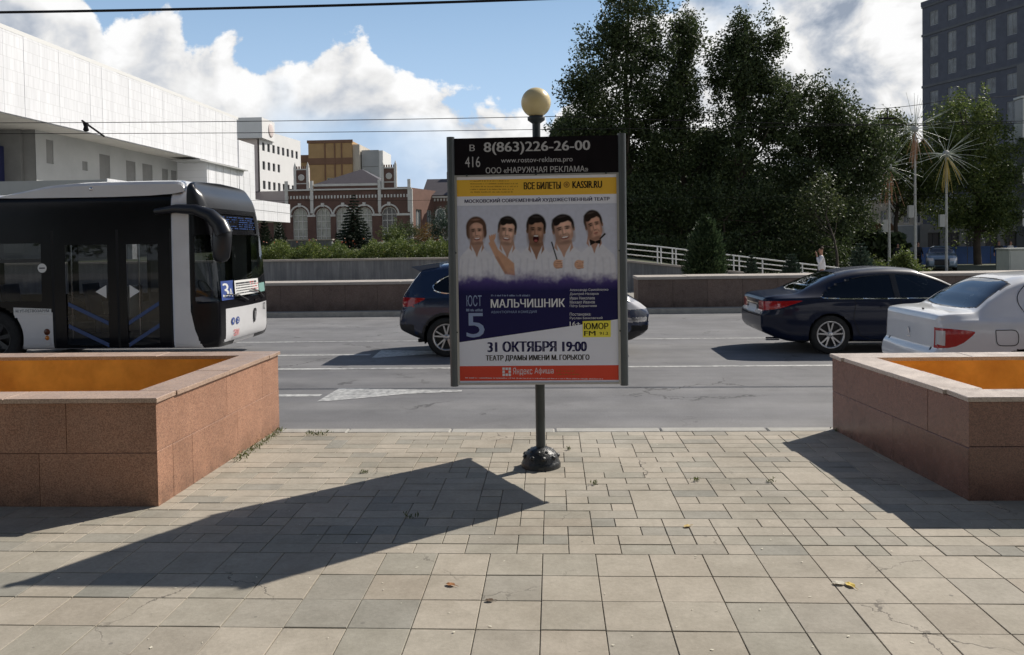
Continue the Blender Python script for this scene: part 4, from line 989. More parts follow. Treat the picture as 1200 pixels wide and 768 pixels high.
def part_ok(V): return np.ones(len(V), bool)
def car(spec, root):
    L, Wd = spec['L'], spec['W']; dx = spec.get('dx', 0.0155)
    x = np.concatenate([np.linspace(0, 0.06, 7)[:-1], np.arange(0.06, L-0.06, dx), np.linspace(L-0.06, L, 7)])
    ftop, fbelt, fbot, frail = map(interp, (spec['top'], spec['belt'], spec['bot'], spec['rail']))
    rr, rf = spec['round']                      # plan rounding (length, amount) rear / front
    def fhw(x):
        k = np.full_like(x, Wd/2)
        a_ = np.clip(1-x/rr[0], 0, 1); b_ = np.clip(1-(L-x)/rf[0], 0, 1)
        return k*(1-rr[1]*a_**2.4)*(1-rf[1]*b_**2.4)
    def sect(x):
        hw = fhw(x); T_, B_, b_, r_ = ftop(x), fbelt(x), fbot(x), frail(x)
        r_ = np.minimum(r_, hw*0.93); d = np.maximum(T_-B_, 0.02)
        P_ = [(0*hw, b_), (hw*.80, b_), (hw*.95, b_+.015), (hw*.985, b_+.10), (hw, b_+(B_-b_)*.45), (hw*1.0, b_+(B_-b_)*.72), (hw*.985, B_-.045), (hw*.955, B_+0.0), (hw*.945-(hw*.945-r_)*0.12, B_+d*.10),
              (r_+(hw*.945-r_)*.18, B_+d*.80), (r_*.97, B_+d*.93), (r_*.72, B_+d*1.005), (r_*0.35, B_+d*1.02), (0*hw, B_+d*1.02)]
        return np.array([np.stack(p, -1) for p in P_])
    spans = [3, 3, 3, 7, 10, 10, 8, 4, 5, 26, 5, 9, 8]
    gz, fz = interp(spec['rearprof']), interp(spec['frontprof'])
    V, F, part, N, nh = shell(x, sect, spans, lambda z, y: gz(z), lambda z, y: fz(z), bulge=spec.get('bulge', 0.02), caps=40)
    vn0 = vnormals(V, F); okv = (np.abs(vn0[:, 1]) > .5) & (np.abs(V[:, 1]) > .4*fhw(V[:, 0]))
    snap(V, [[(wx+Rw*math.cos(k*math.pi/24), wz+Rw*math.sin(k*math.pi/24)) for k in range(48)] for wx, wz, Rw in spec['arches']]+[], dx*0.6, okv)
    snap(V, spec.get('snap', []), max(.0115, dx*.7), (np.abs(vn0[:, 1]) > .22) & (np.abs(V[:, 1]) > .5*fhw(V[:, 0])) & (part_ok(V)))
    C_ = V[F].mean(1); Nn = fnormals(V, F); cx, cy, cz = C_.T; ay = np.abs(cy); hwf = fhw(cx)
    cls = np.zeros(len(F), int); names = [('body', spec['paint'])]
    def rule(nm, m_, mask):
        if (nm, m_) not in names: names.append((nm, m_))
        cls[mask] = names.index((nm, m_))
    side = (np.abs(Nn[:, 1]) > 0.55) & (ay > 0.45*hwf)
    spec['rules'](rule, dict(x=cx, y=cy, ay=ay, z=cz, nx=Nn[:, 0], ny=np.abs(Nn[:, 1]), nz=Nn[:, 2], side=side, hw=hwf, part=part, L=L, cls=cls,
                             belt=fbelt(cx), rail=frail(cx), top=ftop(cx)))
    for (wx, wz, Rw) in spec['arches']:
        cls[(np.hypot(cx-wx, cz-wz) < Rw) & (ay > 0.42*hwf) & (cz < wz+Rw)] = -1
        lip = (np.hypot(cx-wx, cz-wz) >= Rw) & (np.hypot(cx-wx, cz-wz) < Rw+spec.get('lip', 0.0)) & side
        if spec.get('lip'): rule('wheel_arch_trim', m_plast, lip & (cx < L/2)); rule('wheel_arch_trim#f', m_plast, lip & (cx >= L/2))
    made = split_build(V, F, cls, names, {}, root, spec.get('inset', {}))
    if spec.get('trims'): ribbons(V, vn0, root, spec['trims'], .018, .006, okv & (V[:, 1] > 0), 'window_trim', m_chrome)
    if spec.get('lines'): ribbons(V, vn0, root, spec['lines'], 0.009, .0045, okv & (V[:, 1] > 0))
    for (wx, wz, Rw) in spec['arches']:
        for s_k in (-1, 1):
            arch_liner(root, wx, wz, Rw+0.01, s_k*(Wd/2-0.06), s_k*(Wd/2-0.34))
            wheel(root, wx, s_k*(Wd/2-0.125), spec['wr'], spec['wr'], spec.get('ww', 0.21), s_k, *spec['wheel'])
    # cabin
    q = MB(); zf = 0.42
    q.box(L*0.2, L*0.72, -Wd/2+.12, Wd/2-.12, 0.25, zf-0.1)
    q.build('cabin_floor', m_seat, root, local=True)
    for sx_ in spec['seats']:
        for sy in (-0.36, 0.36):
            q = MB().obox((sx_+0.22, sy, zf+0.03), (0.25, 0, 0.02), (0, 0.24, 0), (0, 0, 0.07)).obox((sx_-0.09, sy, zf+0.36), (0.05, 0, 0), (0, 0.22, 0), (-0.10, 0, 0.31)).obox((sx_-0.21, sy, zf+0.76), (0.04, 0, 0), (0, 0.12, 0), (-0.02, 0, 0.08))
            q.build('seat', m_seat, root, local=True)
    return made
def mirror_(root, x, y, z, s_k, m_):
    q = MB(); vs = []
    q.lathe([(0.001, -0.07), (0.05, -0.06), (0.075, -0.02), (0.08, 0.03), (0.07, 0.055), (0.001, 0.06)], 16, 'x')
    q.v = [(x+v[0]*0.9, y+s_k*0.09+v[1]*1.35, z+v[2]*0.95) for v in q.v]
    q.box(x-0.02, x+0.02, min(y, y+s_k*.08), max(y, y+s_k*.08), z-0.04, z-0.015)
    return q.build('wing_mirror', m_, root, local=True)

# --- dark blue saloon
SEDW = smoothpoly([(0.98, 1.0), (1.25, 1.19), (1.75, 1.325), (2.4, 1.355), (2.9, 1.28), (3.42, 1.03), (3.50, .98), (3.35, .955), (1.8, .955), (1.02, .965)], 2)
SEDT = [(-.1, .90), (0.12, .915), (0.62, .93), (0.66, .92), (0.30, .80), (0.02, .745), (-.1, .75)]
def rules_sedan(rule, g):
    x, z, ay, y = g['x'], g['z'], g['ay'], g['y']; side = g['side']; L = g['L']
    win = SEDW
    up_ = z > g['belt']-0.05
    rule('body', PS, side)
    winm = side & inpoly(x, z, win)
    rule('side_window', m_glassd, winm & (x < 2.22)); rule('side_window#f', m_glass, winm & (x >= 2.30))
    rule('window_pillar', m_plast, winm & (x >= 2.22) & (x < 2.30))
    rim = side & ~winm & near_line(x, z, win+win[:1], 0.014)
    rule('window_trim', m_chrome, rim & (z < 0.985)); rule('window_seal', m_plast, rim & (z >= 0.985))
    top = (ay < g['rail']*0.955) & (g['nz'] > 0.15)
    rule('rear_window', m_glass, top & (x > 0.66+0.10*(ay/0.6)**2) & (x < 1.38-0.05*(ay/.55)**2) & (ay < 0.60))
    rule('windscreen', m_glass, top & (x > 2.72+0.03*(ay/.6)**2) & (x < 3.55-0.13*(ay/0.7)**2) & (ay < 0.66))
    # doors and gaps
    rule('rear_door', PS, side & inpoly(x, z, [(1.53, .95), (1.57, .9), (1.51, .62), (1.63, .32), (1.81, .258), (2.27, .258), (2.32, .6), (2.29, .95)]) & (g['cls'] == 0))
    rule('front_door', PS, side & inpoly(x, z, [(2.31, .95), (2.34, .6), (2.29, .258), (3.33, .258), (3.39, .8), (3.37, .95)]) & (g['cls'] == 0))
    rear = (x < 0.75) & (g['part'] < 2)
    tl = side & inpoly(x, z, SEDT)
    tl |= (g['part'] == 1) & (ay > 0.42) & (z > 0.745) & (z < 0.91+0.0*ay)
    tl |= ~side & (x < 0.3) & (ay > .42) & (z > .745) & (z < .91) & (g['nx'] < -0.3)
    rule('tail_light', m_redl, tl)
    rule('number_plate', m_plate, (g['part'] == 1) & (ay < 0.27) & (z > .70) & (z < .82))
    rule('plate_garnish', m_chrome, (g['part'] == 1) & (ay < 0.40) & (z > .835) & (z < .862))
    rule('panel_gap', m_gap, (x < .3) & (g['part'] <= 1) & near_line(ay, z, [(0, .655), (.60, .655), (.68, .74)], .008) & (g['nx'] < -.4))
    rule('sill', m_plast, (z < 0.24) & side)
    hl = (x > L-0.62) & (z > .62) & (z < .80) & (ay > .42)
    rule('headlight', m_clr, hl & ((x > L-.3) | side)); rule('grille', m_plast, (x > L-.25) & (ay < .4) & (z > .35) & (z < .74) & (g['part'] == 2))
PS = paint('midnight_blue_paint', (0.006, 0.011, 0.032), 0.0, 0.4)
sed = dict(L=4.82, W=1.835, paint=PS, round=((0.62, 0.20), (0.8, 0.28)),
           top=[(0, .93), (.08, .985), (.30, 1.02), (.58, 1.045), (.9, 1.185), (1.3, 1.355), (1.75, 1.44), (2.2, 1.462), (2.6, 1.44), (3.0, 1.31), (3.5, 1.055), (3.62, 1.02), (4.2, .92), (4.6, .80), (4.82, .66)],
           belt=[(0, .91), (.3, .96), (.58, .975), (1.2, .985), (2.5, .96), (3.4, .945), (3.7, .93), (4.3, .84), (4.6, .74), (4.82, .60)],
           bot=[(0, .36), (.25, .26), (.6, .20), (4.3, .18), (4.6, .20), (4.82, .27)],
           rail=[(0, .72), (.5, .70), (.9, .66), (1.3, .60), (2.2, .575), (2.7, .59), (3.2, .66), (3.55, .73), (4.82, .6)],
           rearprof=[(.2, .16), (.36, .06), (.5, .0), (.66, .0), (.78, .05), (.93, .04), (1.05, .0)],
           frontprof=[(.18, -.12), (.35, -.02), (.5, 0), (.62, -.04), (.75, -.16), (.9, -.3)],
           snap=[SEDW, SEDT], lines=[[(1.52, .94), (1.56, .9), (1.50, .62), (1.62, .32), (1.8, .25), (3.34, .25)], [(2.30, .94), (2.33, .6), (2.28, .25)], [(3.38, .93), (3.40, .8), (3.34, .25)], [(0.70, .95), (1.0, .965)]],
           arches=((1.13, .335, .372), (3.925, .335, .372)), wr=.335, wheel=(5, .232, 0), seats=(1.55, 2.5), rules=rules_sedan,
           inset={'side_window': -.006, 'side_window#f': -.006, 'rear_window': -.004, 'windscreen': -.004, 'panel_gap': -.008, 'window_trim': .004, 'plate_garnish': .008})
r_s = empty('saloon_car', (3.60, 14.82, RZ), 0, 'dark blue saloon car with red tail lights waiting in the middle lane', 'car', 'cars on the road')
car(sed, r_s)
mirror_(r_s, 3.25, -.90, 1.0, -1, PS); mirror_(r_s, 3.25, .90, 1.0, 1, PS)
for xx in (2.05, 3.1): MB().bbox(xx-.09, xx+.09, -.935, -.915, .80, .825, .004).build('door_handle', PS, r_s, local=True)
MB().tube([(0.35, -.55, .24), (0.12, -.55, .24)], .03, 10).build('exhaust', m_chrome, r_s, local=True)
# the driver's bare arm and head inside is too dark to read in the photograph; the window is left clear

# --- white saloon, nearer
LW1 = smoothpoly([(1.10, 1.06), (1.22, 1.22), (1.42, 1.375), (1.62, 1.415), (1.62, .975), (1.22, .975)], 2)
LW2 = [(1.655, 1.42), (2.22, 1.435), (2.22, .965), (1.655, .97)]; LW3 = smoothpoly([(2.32, 1.435), (2.62, 1.40), (3.15, 1.10), (3.24, .98), (3.1, .96), (2.32, .96)], 1)
LTL = smoothpoly([(-.2, .905), (.10, .905), (.43, .875), (.42, .84), (.26, .705), (.1, .66), (-.2, .66)], 1)
LFL = [(.66, .88), (.90, .885), (.92, .86), (.92, .72), (.90, .70), (.68, .70), (.665, .72), (.66, .88)]
def rules_logan(rule, g):
    x, z, ay, y = g['x'], g['z'], g['ay'], g['y']; side = g['side']; L = g['L']
    w1, w2, w3 = LW1, LW2, LW3
    w1m = side & (inpoly(x, z, w1)); 
    rule('quarter_window', m_glassd, w1m); rule('side_window', m_glassd, side & inpoly(x, z, w2)); rule('side_window#f', m_glass, side & inpoly(x, z, w3))
    rule('window_seal', m_plast, side & (g['cls'] == 0) & (near_line(x, z, w1+w1[:1], .016) | near_line(x, z, w2+w2[:1], .016) | near_line(x, z, w3+w3[:1], .016)))
    top = (g['nz'] > 0.12)
    rule('rear_window', m_glass, top & (x > 0.49+0.07*(ay/.6)**2) & (x < 1.02-.04*(ay/.55)**2) & (ay < 0.635-0.09*(x-.5)/.5))
    rule('window_seal', m_plast, top & (g['cls'] == 0) & (x > 0.475+0.07*(ay/.6)**2) & (x < 1.035-.04*(ay/.55)**2) & (ay < 0.655-0.09*(x-.5)/.5))
    rule('windscreen', m_glass, top & (x > 2.62) & (x < 3.32-.12*(ay/.7)**2) & (ay < .64))
    rule('fuel_flap', PL, side & inpoly(x, z, LFL) & (g['cls'] == 0))
    rule('rear_door', PL, side & (g['cls'] == 0) & inpoly(x, z, [(1.03, 1.30), (.99, 1.22), (1.03, 1.1), (1.18, .90), (1.31, .62), (1.53, .30), (2.27, .28), (2.27, 1.45), (1.4, 1.43)]))
    rule('front_door', PL, side & (g['cls'] == 0) & inpoly(x, z, [(2.285, 1.45), (2.285, .28), (3.27, .28), (3.29, .7), (3.23, .98), (2.7, 1.42)]))
    tl = (g['ny'] > .3) & (ay > .6) & inpoly(x, z, LTL)
    tl |= (g['nx'] < -.2) & (x < .35) & (y < -.655) & (z > .66) & (z < .905) & ~side
    tl |= (g['part'] == 1) & (y < -.655) & (z > .66) & (z < .905)
    rule('tail_light', m_redl, tl)
    rule('reversing_light', m_clr, tl & (z > .70) & (z < .87) & (ay > .68) & (x < .115))
    rear = (g['nx'] < -.35) & (x < .4)
    rule('number_plate', m_plate, rear & (ay < .27) & (z > .42) & (z < .54))
    rule('panel_gap', m_gap, rear & (g['cls'] == 0) & (near_line(ay, z, [(0, .60), (.56, .60), (.60, .66), (.60, .93)], .007)))
    rule('bumper_strip', m_plast, rear & (z < .30))
    rule('sill', m_plast, (z < 0.22) & side)
    rule('headlight', m_clr, (x > L-.5) & (z > .62) & (z < .80) & (ay > .45)); rule('grille', m_plast, (x > L-.2) & (ay < .4) & (z > .35) & (z < .74) & (g['part'] == 2))
PL = paint('white_car_paint', (0.74, 0.75, 0.77), 0.0, 0.3)
if True:
    bs = NT(PS.node_tree).n['Principled BSDF']; bs.inputs['Coat Weight'].default_value = 0.45; bs.inputs['Specular IOR Level'].default_value = 0.15
log = dict(L=4.35, W=1.733, paint=PL, round=((0.45, 0.13), (0.7, 0.22)),
           top=[(0, 1.0), (.06, 1.055), (.25, 1.085), (.47, 1.10), (.72, 1.27), (.98, 1.43), (1.25, 1.50), (1.8, 1.525), (2.3, 1.50), (2.62, 1.43), (3.3, 1.07), (3.45, 1.04), (4.0, .94), (4.3, .80), (4.35, .72)],
           belt=[(0, .975), (.47, 1.0), (1.2, .985), (2.3, .965), (3.3, .955), (3.9, .88), (4.35, .66)],
           bot=[(0, .32), (.2, .26), (.5, .20), (3.9, .18), (4.35, .26)],
           rail=[(0, .74), (.4, .73), (.72, .68), (1.0, .60), (1.3, .575), (2.3, .57), (2.7, .6), (3.3, .72), (4.35, .6)],
           rearprof=[(.2, .12), (.34, .02), (.45, -.02), (.58, 0.0), (.66, .05), (.9, .06), (1.08, .03)], frontprof=[(.18, -.1), (.35, 0), (.6, -.02), (.8, -.12), (1, -.2)],
           snap=[LW1, LW2, LW3, LTL, LFL], lines=[[(1.16, 1.42), (1.02, 1.30), (.98, 1.22), (1.02, 1.1), (1.17, .90), (1.30, .62), (1.52, .30), (3.28, .27)], [(2.27, 1.44), (2.28, .28)], [(3.24, .94), (3.30, .7), (3.28, .27)], LFL],
           arches=((.98, .31, .35), (3.50, .31, .35)), wr=.31, wheel=(6, .20, 1), seats=(1.35, 2.25), rules=rules_logan, dx=0.0125,
           inset={'side_window': -.008, 'side_window#f': -.008, 'quarter_window': -.008, 'rear_window': -.003, 'panel_gap': -.007, 'reversing_light': .002})
r_l = empty('saloon_car', (4.52, 10.52, RZ), 0, 'white saloon car nearest the right-hand granite planter, cut by the picture edge', 'car', 'cars on the road')
car(log, r_l)
mirror_(r_l, 3.05, -.88, 1.02, -1, m_plast); mirror_(r_l, 3.05, .88, 1.02, 1, m_plast)
for xx in (1.45, 2.45):
    q = MB().lathe([(0.001, -.11), (.016, -.10), (.022, -.06), (.022, .06), (.016, .10), (.001, .11)], 10, 'x', (xx, -.875, .815)); q.build('door_handle', m_plast, r_l, local=True)
q = MB().add([(-.0, 0, .045), (.0, .028, 0), (0, 0, -.045), (0, -.028, 0)], [(0, 1, 2, 3)]); q.v = [(0.035+v[0], v[1]+0, v[2]+.80) for v in q.v]
q.obox((0.033, 0, .80), (.004, 0, 0), (0, .017, .028), (0, -.011, .018)).build('rear_emblem', m_chrome, r_l, local=True)
MB().box(.03, .035, -.05, .05, .722, .736).build('boot_lettering', m_chrome, r_l, local=True)
MB().tube([(.18, -.1, 1.085), (.16, -.1, 1.085)], .01, 6).build('boot_lock', m_plast, r_l, local=True)
q = MB().tube([(1.9, 0, 1.52), (1.65, 0, 1.62)], .006, 6).build('roof_aerial', m_plast, r_l, local=True)

# --- dark blue crossover behind the poster pillar
SUW = smoothpoly([(.52, 1.16), (.80, 1.40), (1.2, 1.50), (2.1, 1.53), (2.7, 1.44), (3.22, 1.10), (3.2, 1.06), (2.2, 1.05), (1.2, 1.08)], 2)
SUT = [(-.2, 1.04), (.1, 1.05), (.50, 1.045), (.48, 1.01), (.25, .91), (-.2, .89)]
def rules_suv(rule, g):
    x, z, ay, y = g['x'], g['z'], g['ay'], g['y']; side = g['side']; L = g['L']
    win = SUW
    winm = side & inpoly(x, z, win)
    rule('side_window', m_glassd, winm)
    for xx in (1.18, 2.08): rule('window_pillar', m_plast, winm & (np.abs(x-xx) < .035))
    top = (g['nz'] > 0.1)
    rule('rear_window', m_glassd, (x > .10) & (x < .55) & (z > 1.10) & (z < 1.50) & (ay < .60) & (g['nx'] < -.3))
    rule('windscreen', m_glass, top & (x > 2.68) & (x < 3.38-.12*(ay/.7)**2) & (ay < .66))
    tl = inpoly(x, z, SUT) & side
    tl |= (g['part'] <= 1) & (x < .3) & (ay > .45) & (z > .89) & (z < 1.04) & (g['nx'] < -.3)
    rule('tail_light', m_redl, tl)
    rule('lower_cladding', m_plast, (z < .36) & (g['cls'] == 0)); rule('lower_cladding', m_plast, side & (z < .42) & (g['cls'] == 0)); rule('lower_cladding', m_plast, (x < .3) & (z < .58) & (g['nx'] < -.2))
    rule('headlight', m_clr, (x > L-.62) & (z > .80) & (z < .925) & (ay > .50) & ((g['nz'] < .8)))
    rule('grille', m_plast, (x > L-.3) & (ay < .52) & (z > .55) & (z < .90) & (g['nx'] > .5))
    rule('fog_lamp_surround', m_chrome, (x > L-.4) & (ay > .5) & (z > .58) & (z < .66) & (g['nx'] > .2)); rule('air_intake', m_gap, (x > L-.4) & (z > .42) & (z < .52) & (g['nx'] > .3))
PU = paint('deep_blue_paint', (0.010, 0.022, 0.062), 0.0, 0.25)
suv = dict(L=4.42, W=1.85, paint=PU, round=((0.6, 0.20), (0.7, 0.24)), lip=0.045,
           top=[(0, 1.03), (.1, 1.16), (.3, 1.42), (.42, 1.55), (.8, 1.62), (1.4, 1.655), (2.1, 1.655), (2.6, 1.59), (3.3, 1.20), (3.45, 1.15), (4.0, 1.06), (4.3, .95), (4.42, .82)],
           belt=[(0, 1.0), (.3, 1.08), (.8, 1.09), (2.0, 1.05), (3.3, 1.03), (4.0, .97), (4.42, .74)],
           bot=[(0, .45), (.3, .33), (.7, .25), (4.0, .24), (4.42, .32)],
           rail=[(0, .74), (.3, .68), (.5, .64), (1.4, .60), (2.4, .60), (2.9, .67), (3.4, .76), (4.42, .62)],
           rearprof=[(.3, .14), (.45, .02), (.6, 0), (.8, .03), (.9, .06), (1.1, .05), (1.4, .0)], frontprof=[(.3, -.16), (.45, -.02), (.7, 0), (.85, -.06), (1.0, -.2)],
           snap=[SUW, SUT], trims=[SUW+SUW[:1]], lines=[[(1.35, 1.04), (1.36, .8), (1.45, .45)], [(2.1, 1.04), (2.12, .43)], [(3.15, 1.04), (3.16, .43)]],
           arches=((.86, .35, .395), (3.60, .35, .395)), wr=.35, wheel=(5, .235, 0), seats=(1.35, 2.3), rules=rules_suv,
           inset={'side_window': -.006, 'rear_window': -.004, 'panel_gap': -.008, 'window_trim': .003})
r_u = empty('crossover_car', (-2.74, 14.85, RZ), 0, 'dark blue crossover car passing behind the poster pillar', 'car', 'cars on the road')
car(suv, r_u)
mirror_(r_u, 3.1, -.92, 1.12, -1, PU); mirror_(r_u, 3.1, .92, 1.12, 1, PU)
MB().prism([(.20, 1.585), (.30, 1.60), (.72, 1.655), (.72, 1.58), (.36, 1.50)], -.58, .58, 'y').build('roof_spoiler', paint('spoiler_paint', (0.05, 0.08, 0.14), 0.0, .2), r_u, local=True)
MB().tube([(.55, -.5, .27), (.3, -.5, .25)], .035, 10).build('exhaust', m_plast, r_u, local=True)

# --- city bus
m_bw = paint('bus_white', (0.70, 0.70, 0.71), 0.0, .35)
m_bb = mat('bus_black', (0.008, 0.008, 0.010), 0.18, 0.2, 2, spec=0.22)
m_bd = mat('bus_dark_plastic', (0.018, 0.019, 0.023), 0.32, 0.2, 3)
m_bgl = glass('bus_glass', (0.50, 0.51, 0.53), 1.0)
m_bgf = glass('bus_windscreen', (0.42, 0.46, 0.46), 0.9)
LB = 11.9
bus = empty('city_bus', (-5.62-LB, 14.37, RZ), 0, 'white and black low-floor city bus on route 3A at the left edge', 'bus')
xb = np.concatenate([np.arange(0, LB-3.9, 0.12), np.arange(LB-3.9, LB-0.06, 0.022), np.linspace(LB-.06, LB, 6)])
def hwb(x): return 1.26*(1-0.03*np.clip(1-x/.4, 0, 1)**2.4)*(1-0.11*np.clip(1-(LB-x)/.42, 0, 1)**2.6)
def sectb(x):
    hw = hwb(x); u_ = np.clip((x-(LB-.62))/.2, 0, 1); T_ = 2.93+.17*u_*u_*(3-2*u_)-0.10*np.clip(1-(LB-x)/.35, 0, 1)**2
    P_ = [(0*hw, 0*x+.28), (hw*.9, 0*x+.28), (hw*.98, 0*x+.30), (hw*1.0, 0*x+.42), (hw, 0*x+1.0), (hw, 0*x+1.7), (hw*.995, T_-.42), (hw*.985, T_-.12), (hw*.94, T_-.01), (hw*.7, T_+.02), (0*hw, T_+.04)]
    return np.array([np.stack(p, -1) for p in P_])
fzb = interp([(.28, -.04), (.5, 0), (.95, 0.0), (1.2, -.01), (2.0, -.08), (2.6, -.17), (2.85, -.24), (3.1, -.44)])
V, F, part, N, nh = shell(xb, sectb, [2, 3, 4, 14, 26, 26, 18, 6, 6, 8], None, lambda z, y: fzb(z), falloff=0.5, caps=44, bulge=0.10, edge=.03)
def bx(x): return x+LB+5.62                                    # world x -> bus x
FM = [(-6.06, 2.66), (-6.06, .93), (-5.99, .6), (-5.86, .28), (-5.80, .20), (-5.2, .20), (-5.2, 2.66)]
WS = [(-5.97, 2.20), (-5.97, 1.08), (-5.2, 1.08), (-5.2, 2.20)]
WV = [(-30+.12*k, .90+.05*math.sin((-30+.12*k+9.5)*1.5)) for k in range(200) if -30+.12*k < -8.42]
vnb = vnormals(V, F)
snap(V, [[(bx(a_), b_) for a_, b_ in pl] for pl in (FM, WS, [(-8.42, .24), (-6.36, .24), (-6.36, 2.90), (-8.42, 2.90)], [(-9.9, 1.12), (-8.62, 1.12), (-8.62, 2.10), (-9.9, 2.10)], [(-8.20, .36), (-7.47, .36), (-7.47, 2.06), (-8.20, 2.06)], [(-7.14, .36), (-6.60, .36), (-6.60, 2.06), (-7.14, 2.06)])]
     +[[(wxb_+.56*math.cos(k*math.pi/24), .5+.56*math.sin(k*math.pi/24)) for k in range(48)] for wxb_ in (bx(-9.52),)], .016, (np.abs(V[:, 1]) > .8) & (np.abs(vnb[:, 1]) > .25))
C_ = V[F].mean(1); Nn = fnormals(V, F); cx, cy, cz = C_.T; ay = np.abs(cy); X = cx-LB-5.62; cls = np.zeros(len(F), int); names = [('body', m_bw)]
def rule(nm, m_, mask):
    if (nm, m_) not in names: names.append((nm, m_))
    cls[mask] = names.index((nm, m_))
near_s = (Nn[:, 1]*np.sign(cy)*0+np.abs(Nn[:, 1]) > .6) & (cy < -.9); far_s = (np.abs(Nn[:, 1]) > .6) & (cy > .9)
sd = near_s | far_s
wave = 0.90+0.05*np.sin((X+9.5)*1.5)
blackside = sd & (cz > wave) & (cz < 2.90) & (X < -6.36)
rule('side_glazing_band', m_bb, blackside)
doorbox = near_s & (X > -8.42) & (X < -6.36) & (cz > .24) & (cz < 2.90)
rule('side_glazing_band', m_bb, doorbox)
def win(nm, x0, x1, z0, z1, s_m=near_s, m_=m_bgl): rule(nm, m_, s_m & (X > x0) & (X < x1) & (cz > z0) & (cz < z1))
win('side_window#a', -9.9, -8.62, 1.12, 2.10); win('side_window#b', -11.5, -10.0, 1.12, 2.10); win('side_window#c', -13.1, -11.6, 1.12, 2.10)
win('door_glass#a', -8.20, -7.47, .36, 2.06); win('door_glass#b', -7.14, -6.60, .36, 2.06)
rule('hopper_rail', m_bd, near_s & (X > -13) & (X < -8.62) & (np.abs(cz-1.80) < .025)); 
for xx in (-8.42, -7.305, -6.37): rule('door_gap#%d' % int(-xx*10), m_gap, near_s & (np.abs(X-xx) < .02) & (cz > .24) & (cz < 2.3))
for i_ in range(6): win('far_window#%d' % i_, -7.9-i_*1.6, -6.5-i_*1.6, 1.1, 2.15, far_s)
front = (cx > LB-1.1) & ((part == 2) | (cx > LB-.42))
hwx = hwb(cx)
rule('front_mask', m_bb, (part != 2) & inpoly(X, cz, FM) & (ay > .5))
rule('front_mask', m_bb, (part == 2) & (cz > .93) & (cz < 2.66))
rule('front_mask', m_bb, (part == 2) & ((cy < -.93) | (cy > 1.05)) & (cz > .30))
rule('windscreen', m_bgf, (part == 2) & (cz > 1.08) & (cz < 2.20))
rule('windscreen', m_bgf, front & (X > -5.97) & (cz > 1.08) & (cz < 2.20))
rule('destination_display', m_bb, (part == 2) & (cz > 2.24) & (cz < 2.58) & (ay < .85))
rule('roof_cap', m_bd, (cz >= 2.66) & (X > -6.10))
rule('front_seam', m_gap, ((part == 2)) & (ay < .66) & (np.abs(cy-0.12) < .006) & (cz < .93))
wxb = -9.52+LB+5.62
cls[(np.hypot(cx-wxb, cz-.50) < .56) & (ay > .7) & (cz < 1.1)] = -1
bm_ = split_build(V, F, cls, names, {}, bus, {'windscreen': -.004, 'door_glass#a': -.02, 'door_glass#b': -.02, 'side_window#a': -.01, 'side_window#b': -.01, 'side_window#c': -.01, 'door_gap': -.015, 'destination_display': -.02})
def bx(x): return x+LB+5.62                                    # world x -> bus x
m_bint = mat('bus_interior', (0.16, 0.16, 0.17), 0.8, .2, 3); m_bst = mat('bus_seat_blue', (0.03, 0.06, 0.18), 0.8)
for s_k in (-1, 1):
    arch_liner(bus, wxb, .50, .57, s_k*1.23, s_k*.85); wheel(bus, wxb, s_k*1.08, .48, .48, .28, s_k, 8, .30, 1, m_bd)
    wheel(bus, 3.2, s_k*1.08, .48, .48, .28, s_k, 8, .30, 1, m_bd)
MB().box(.1, LB-.6, -1.15, 1.15, .30, .36).build('floor', m_bint, bus, local=True)
MB().box(.1, LB-.5, -1.15, 1.15, 2.45, 2.5).build('ceiling_panel', m_bint, bus, local=True)
MB().box(LB-1.75, LB-1.70, -.1, 1.15, .36, 2.3).box(LB-1.7, LB-.3, -.15, -.10, .36, 1.2).build('driver_partition', m_bint, bus, local=True)
q = MB().prism([(LB-.75, .36), (LB-.2, .36), (LB-.14, 1.05), (LB-.62, 1.12), (LB-.75, 1.0)], -1.12, 1.12, 'y'); q.build('dashboard', m_bd, bus, local=True)
q = MB().lathe([(.20, -.012), (.222, 0), (.20, .012), (.182, 0)], 28, 'x', close=True); q.v = [(LB-.98+v[0]+v[2]*-.5, v[1]+.55, 1.2+v[2]*.8) for v in q.v]; q.build('steering_wheel', m_plast, bus, local=True)
q = MB().obox((LB-1.40, .55, .95), (.06, 0, 0), (0, .24, 0), (-.05, 0, .40)).obox((LB-1.18, .55, .62), (.25, 0, 0), (0, .24, 0), (0, 0, .07)); q.build('driver_seat', m_seat, bus, local=True)
for i_ in range(6):
    for sy in (-.85, .85):
        xs_ = LB-3.35-i_*.82
        if sy < 0 and i_ == 0: continue
        MB().obox((xs_, sy, .98), (.04, 0, 0), (0, .22, 0), (-.05, 0, .34)).obox((xs_+.24, sy, .66), (.22, 0, 0), (0, .22, 0), (0, 0, .04)).obox((xs_+.2, sy, .48), (.05, 0, 0), (0, .2, 0), (0, 0, .14)).build('passenger_seat', m_bst, bus, local=True)
for xx, yy in ((-7.3, -.55), (-8.5, -.6), (-6.9, .1), (-9.3, .35)): MB().tube([(bx(xx), yy, .36), (bx(xx), yy, 2.45)], .017, 8).build('grab_pole', m_chrome, bus, local=True)
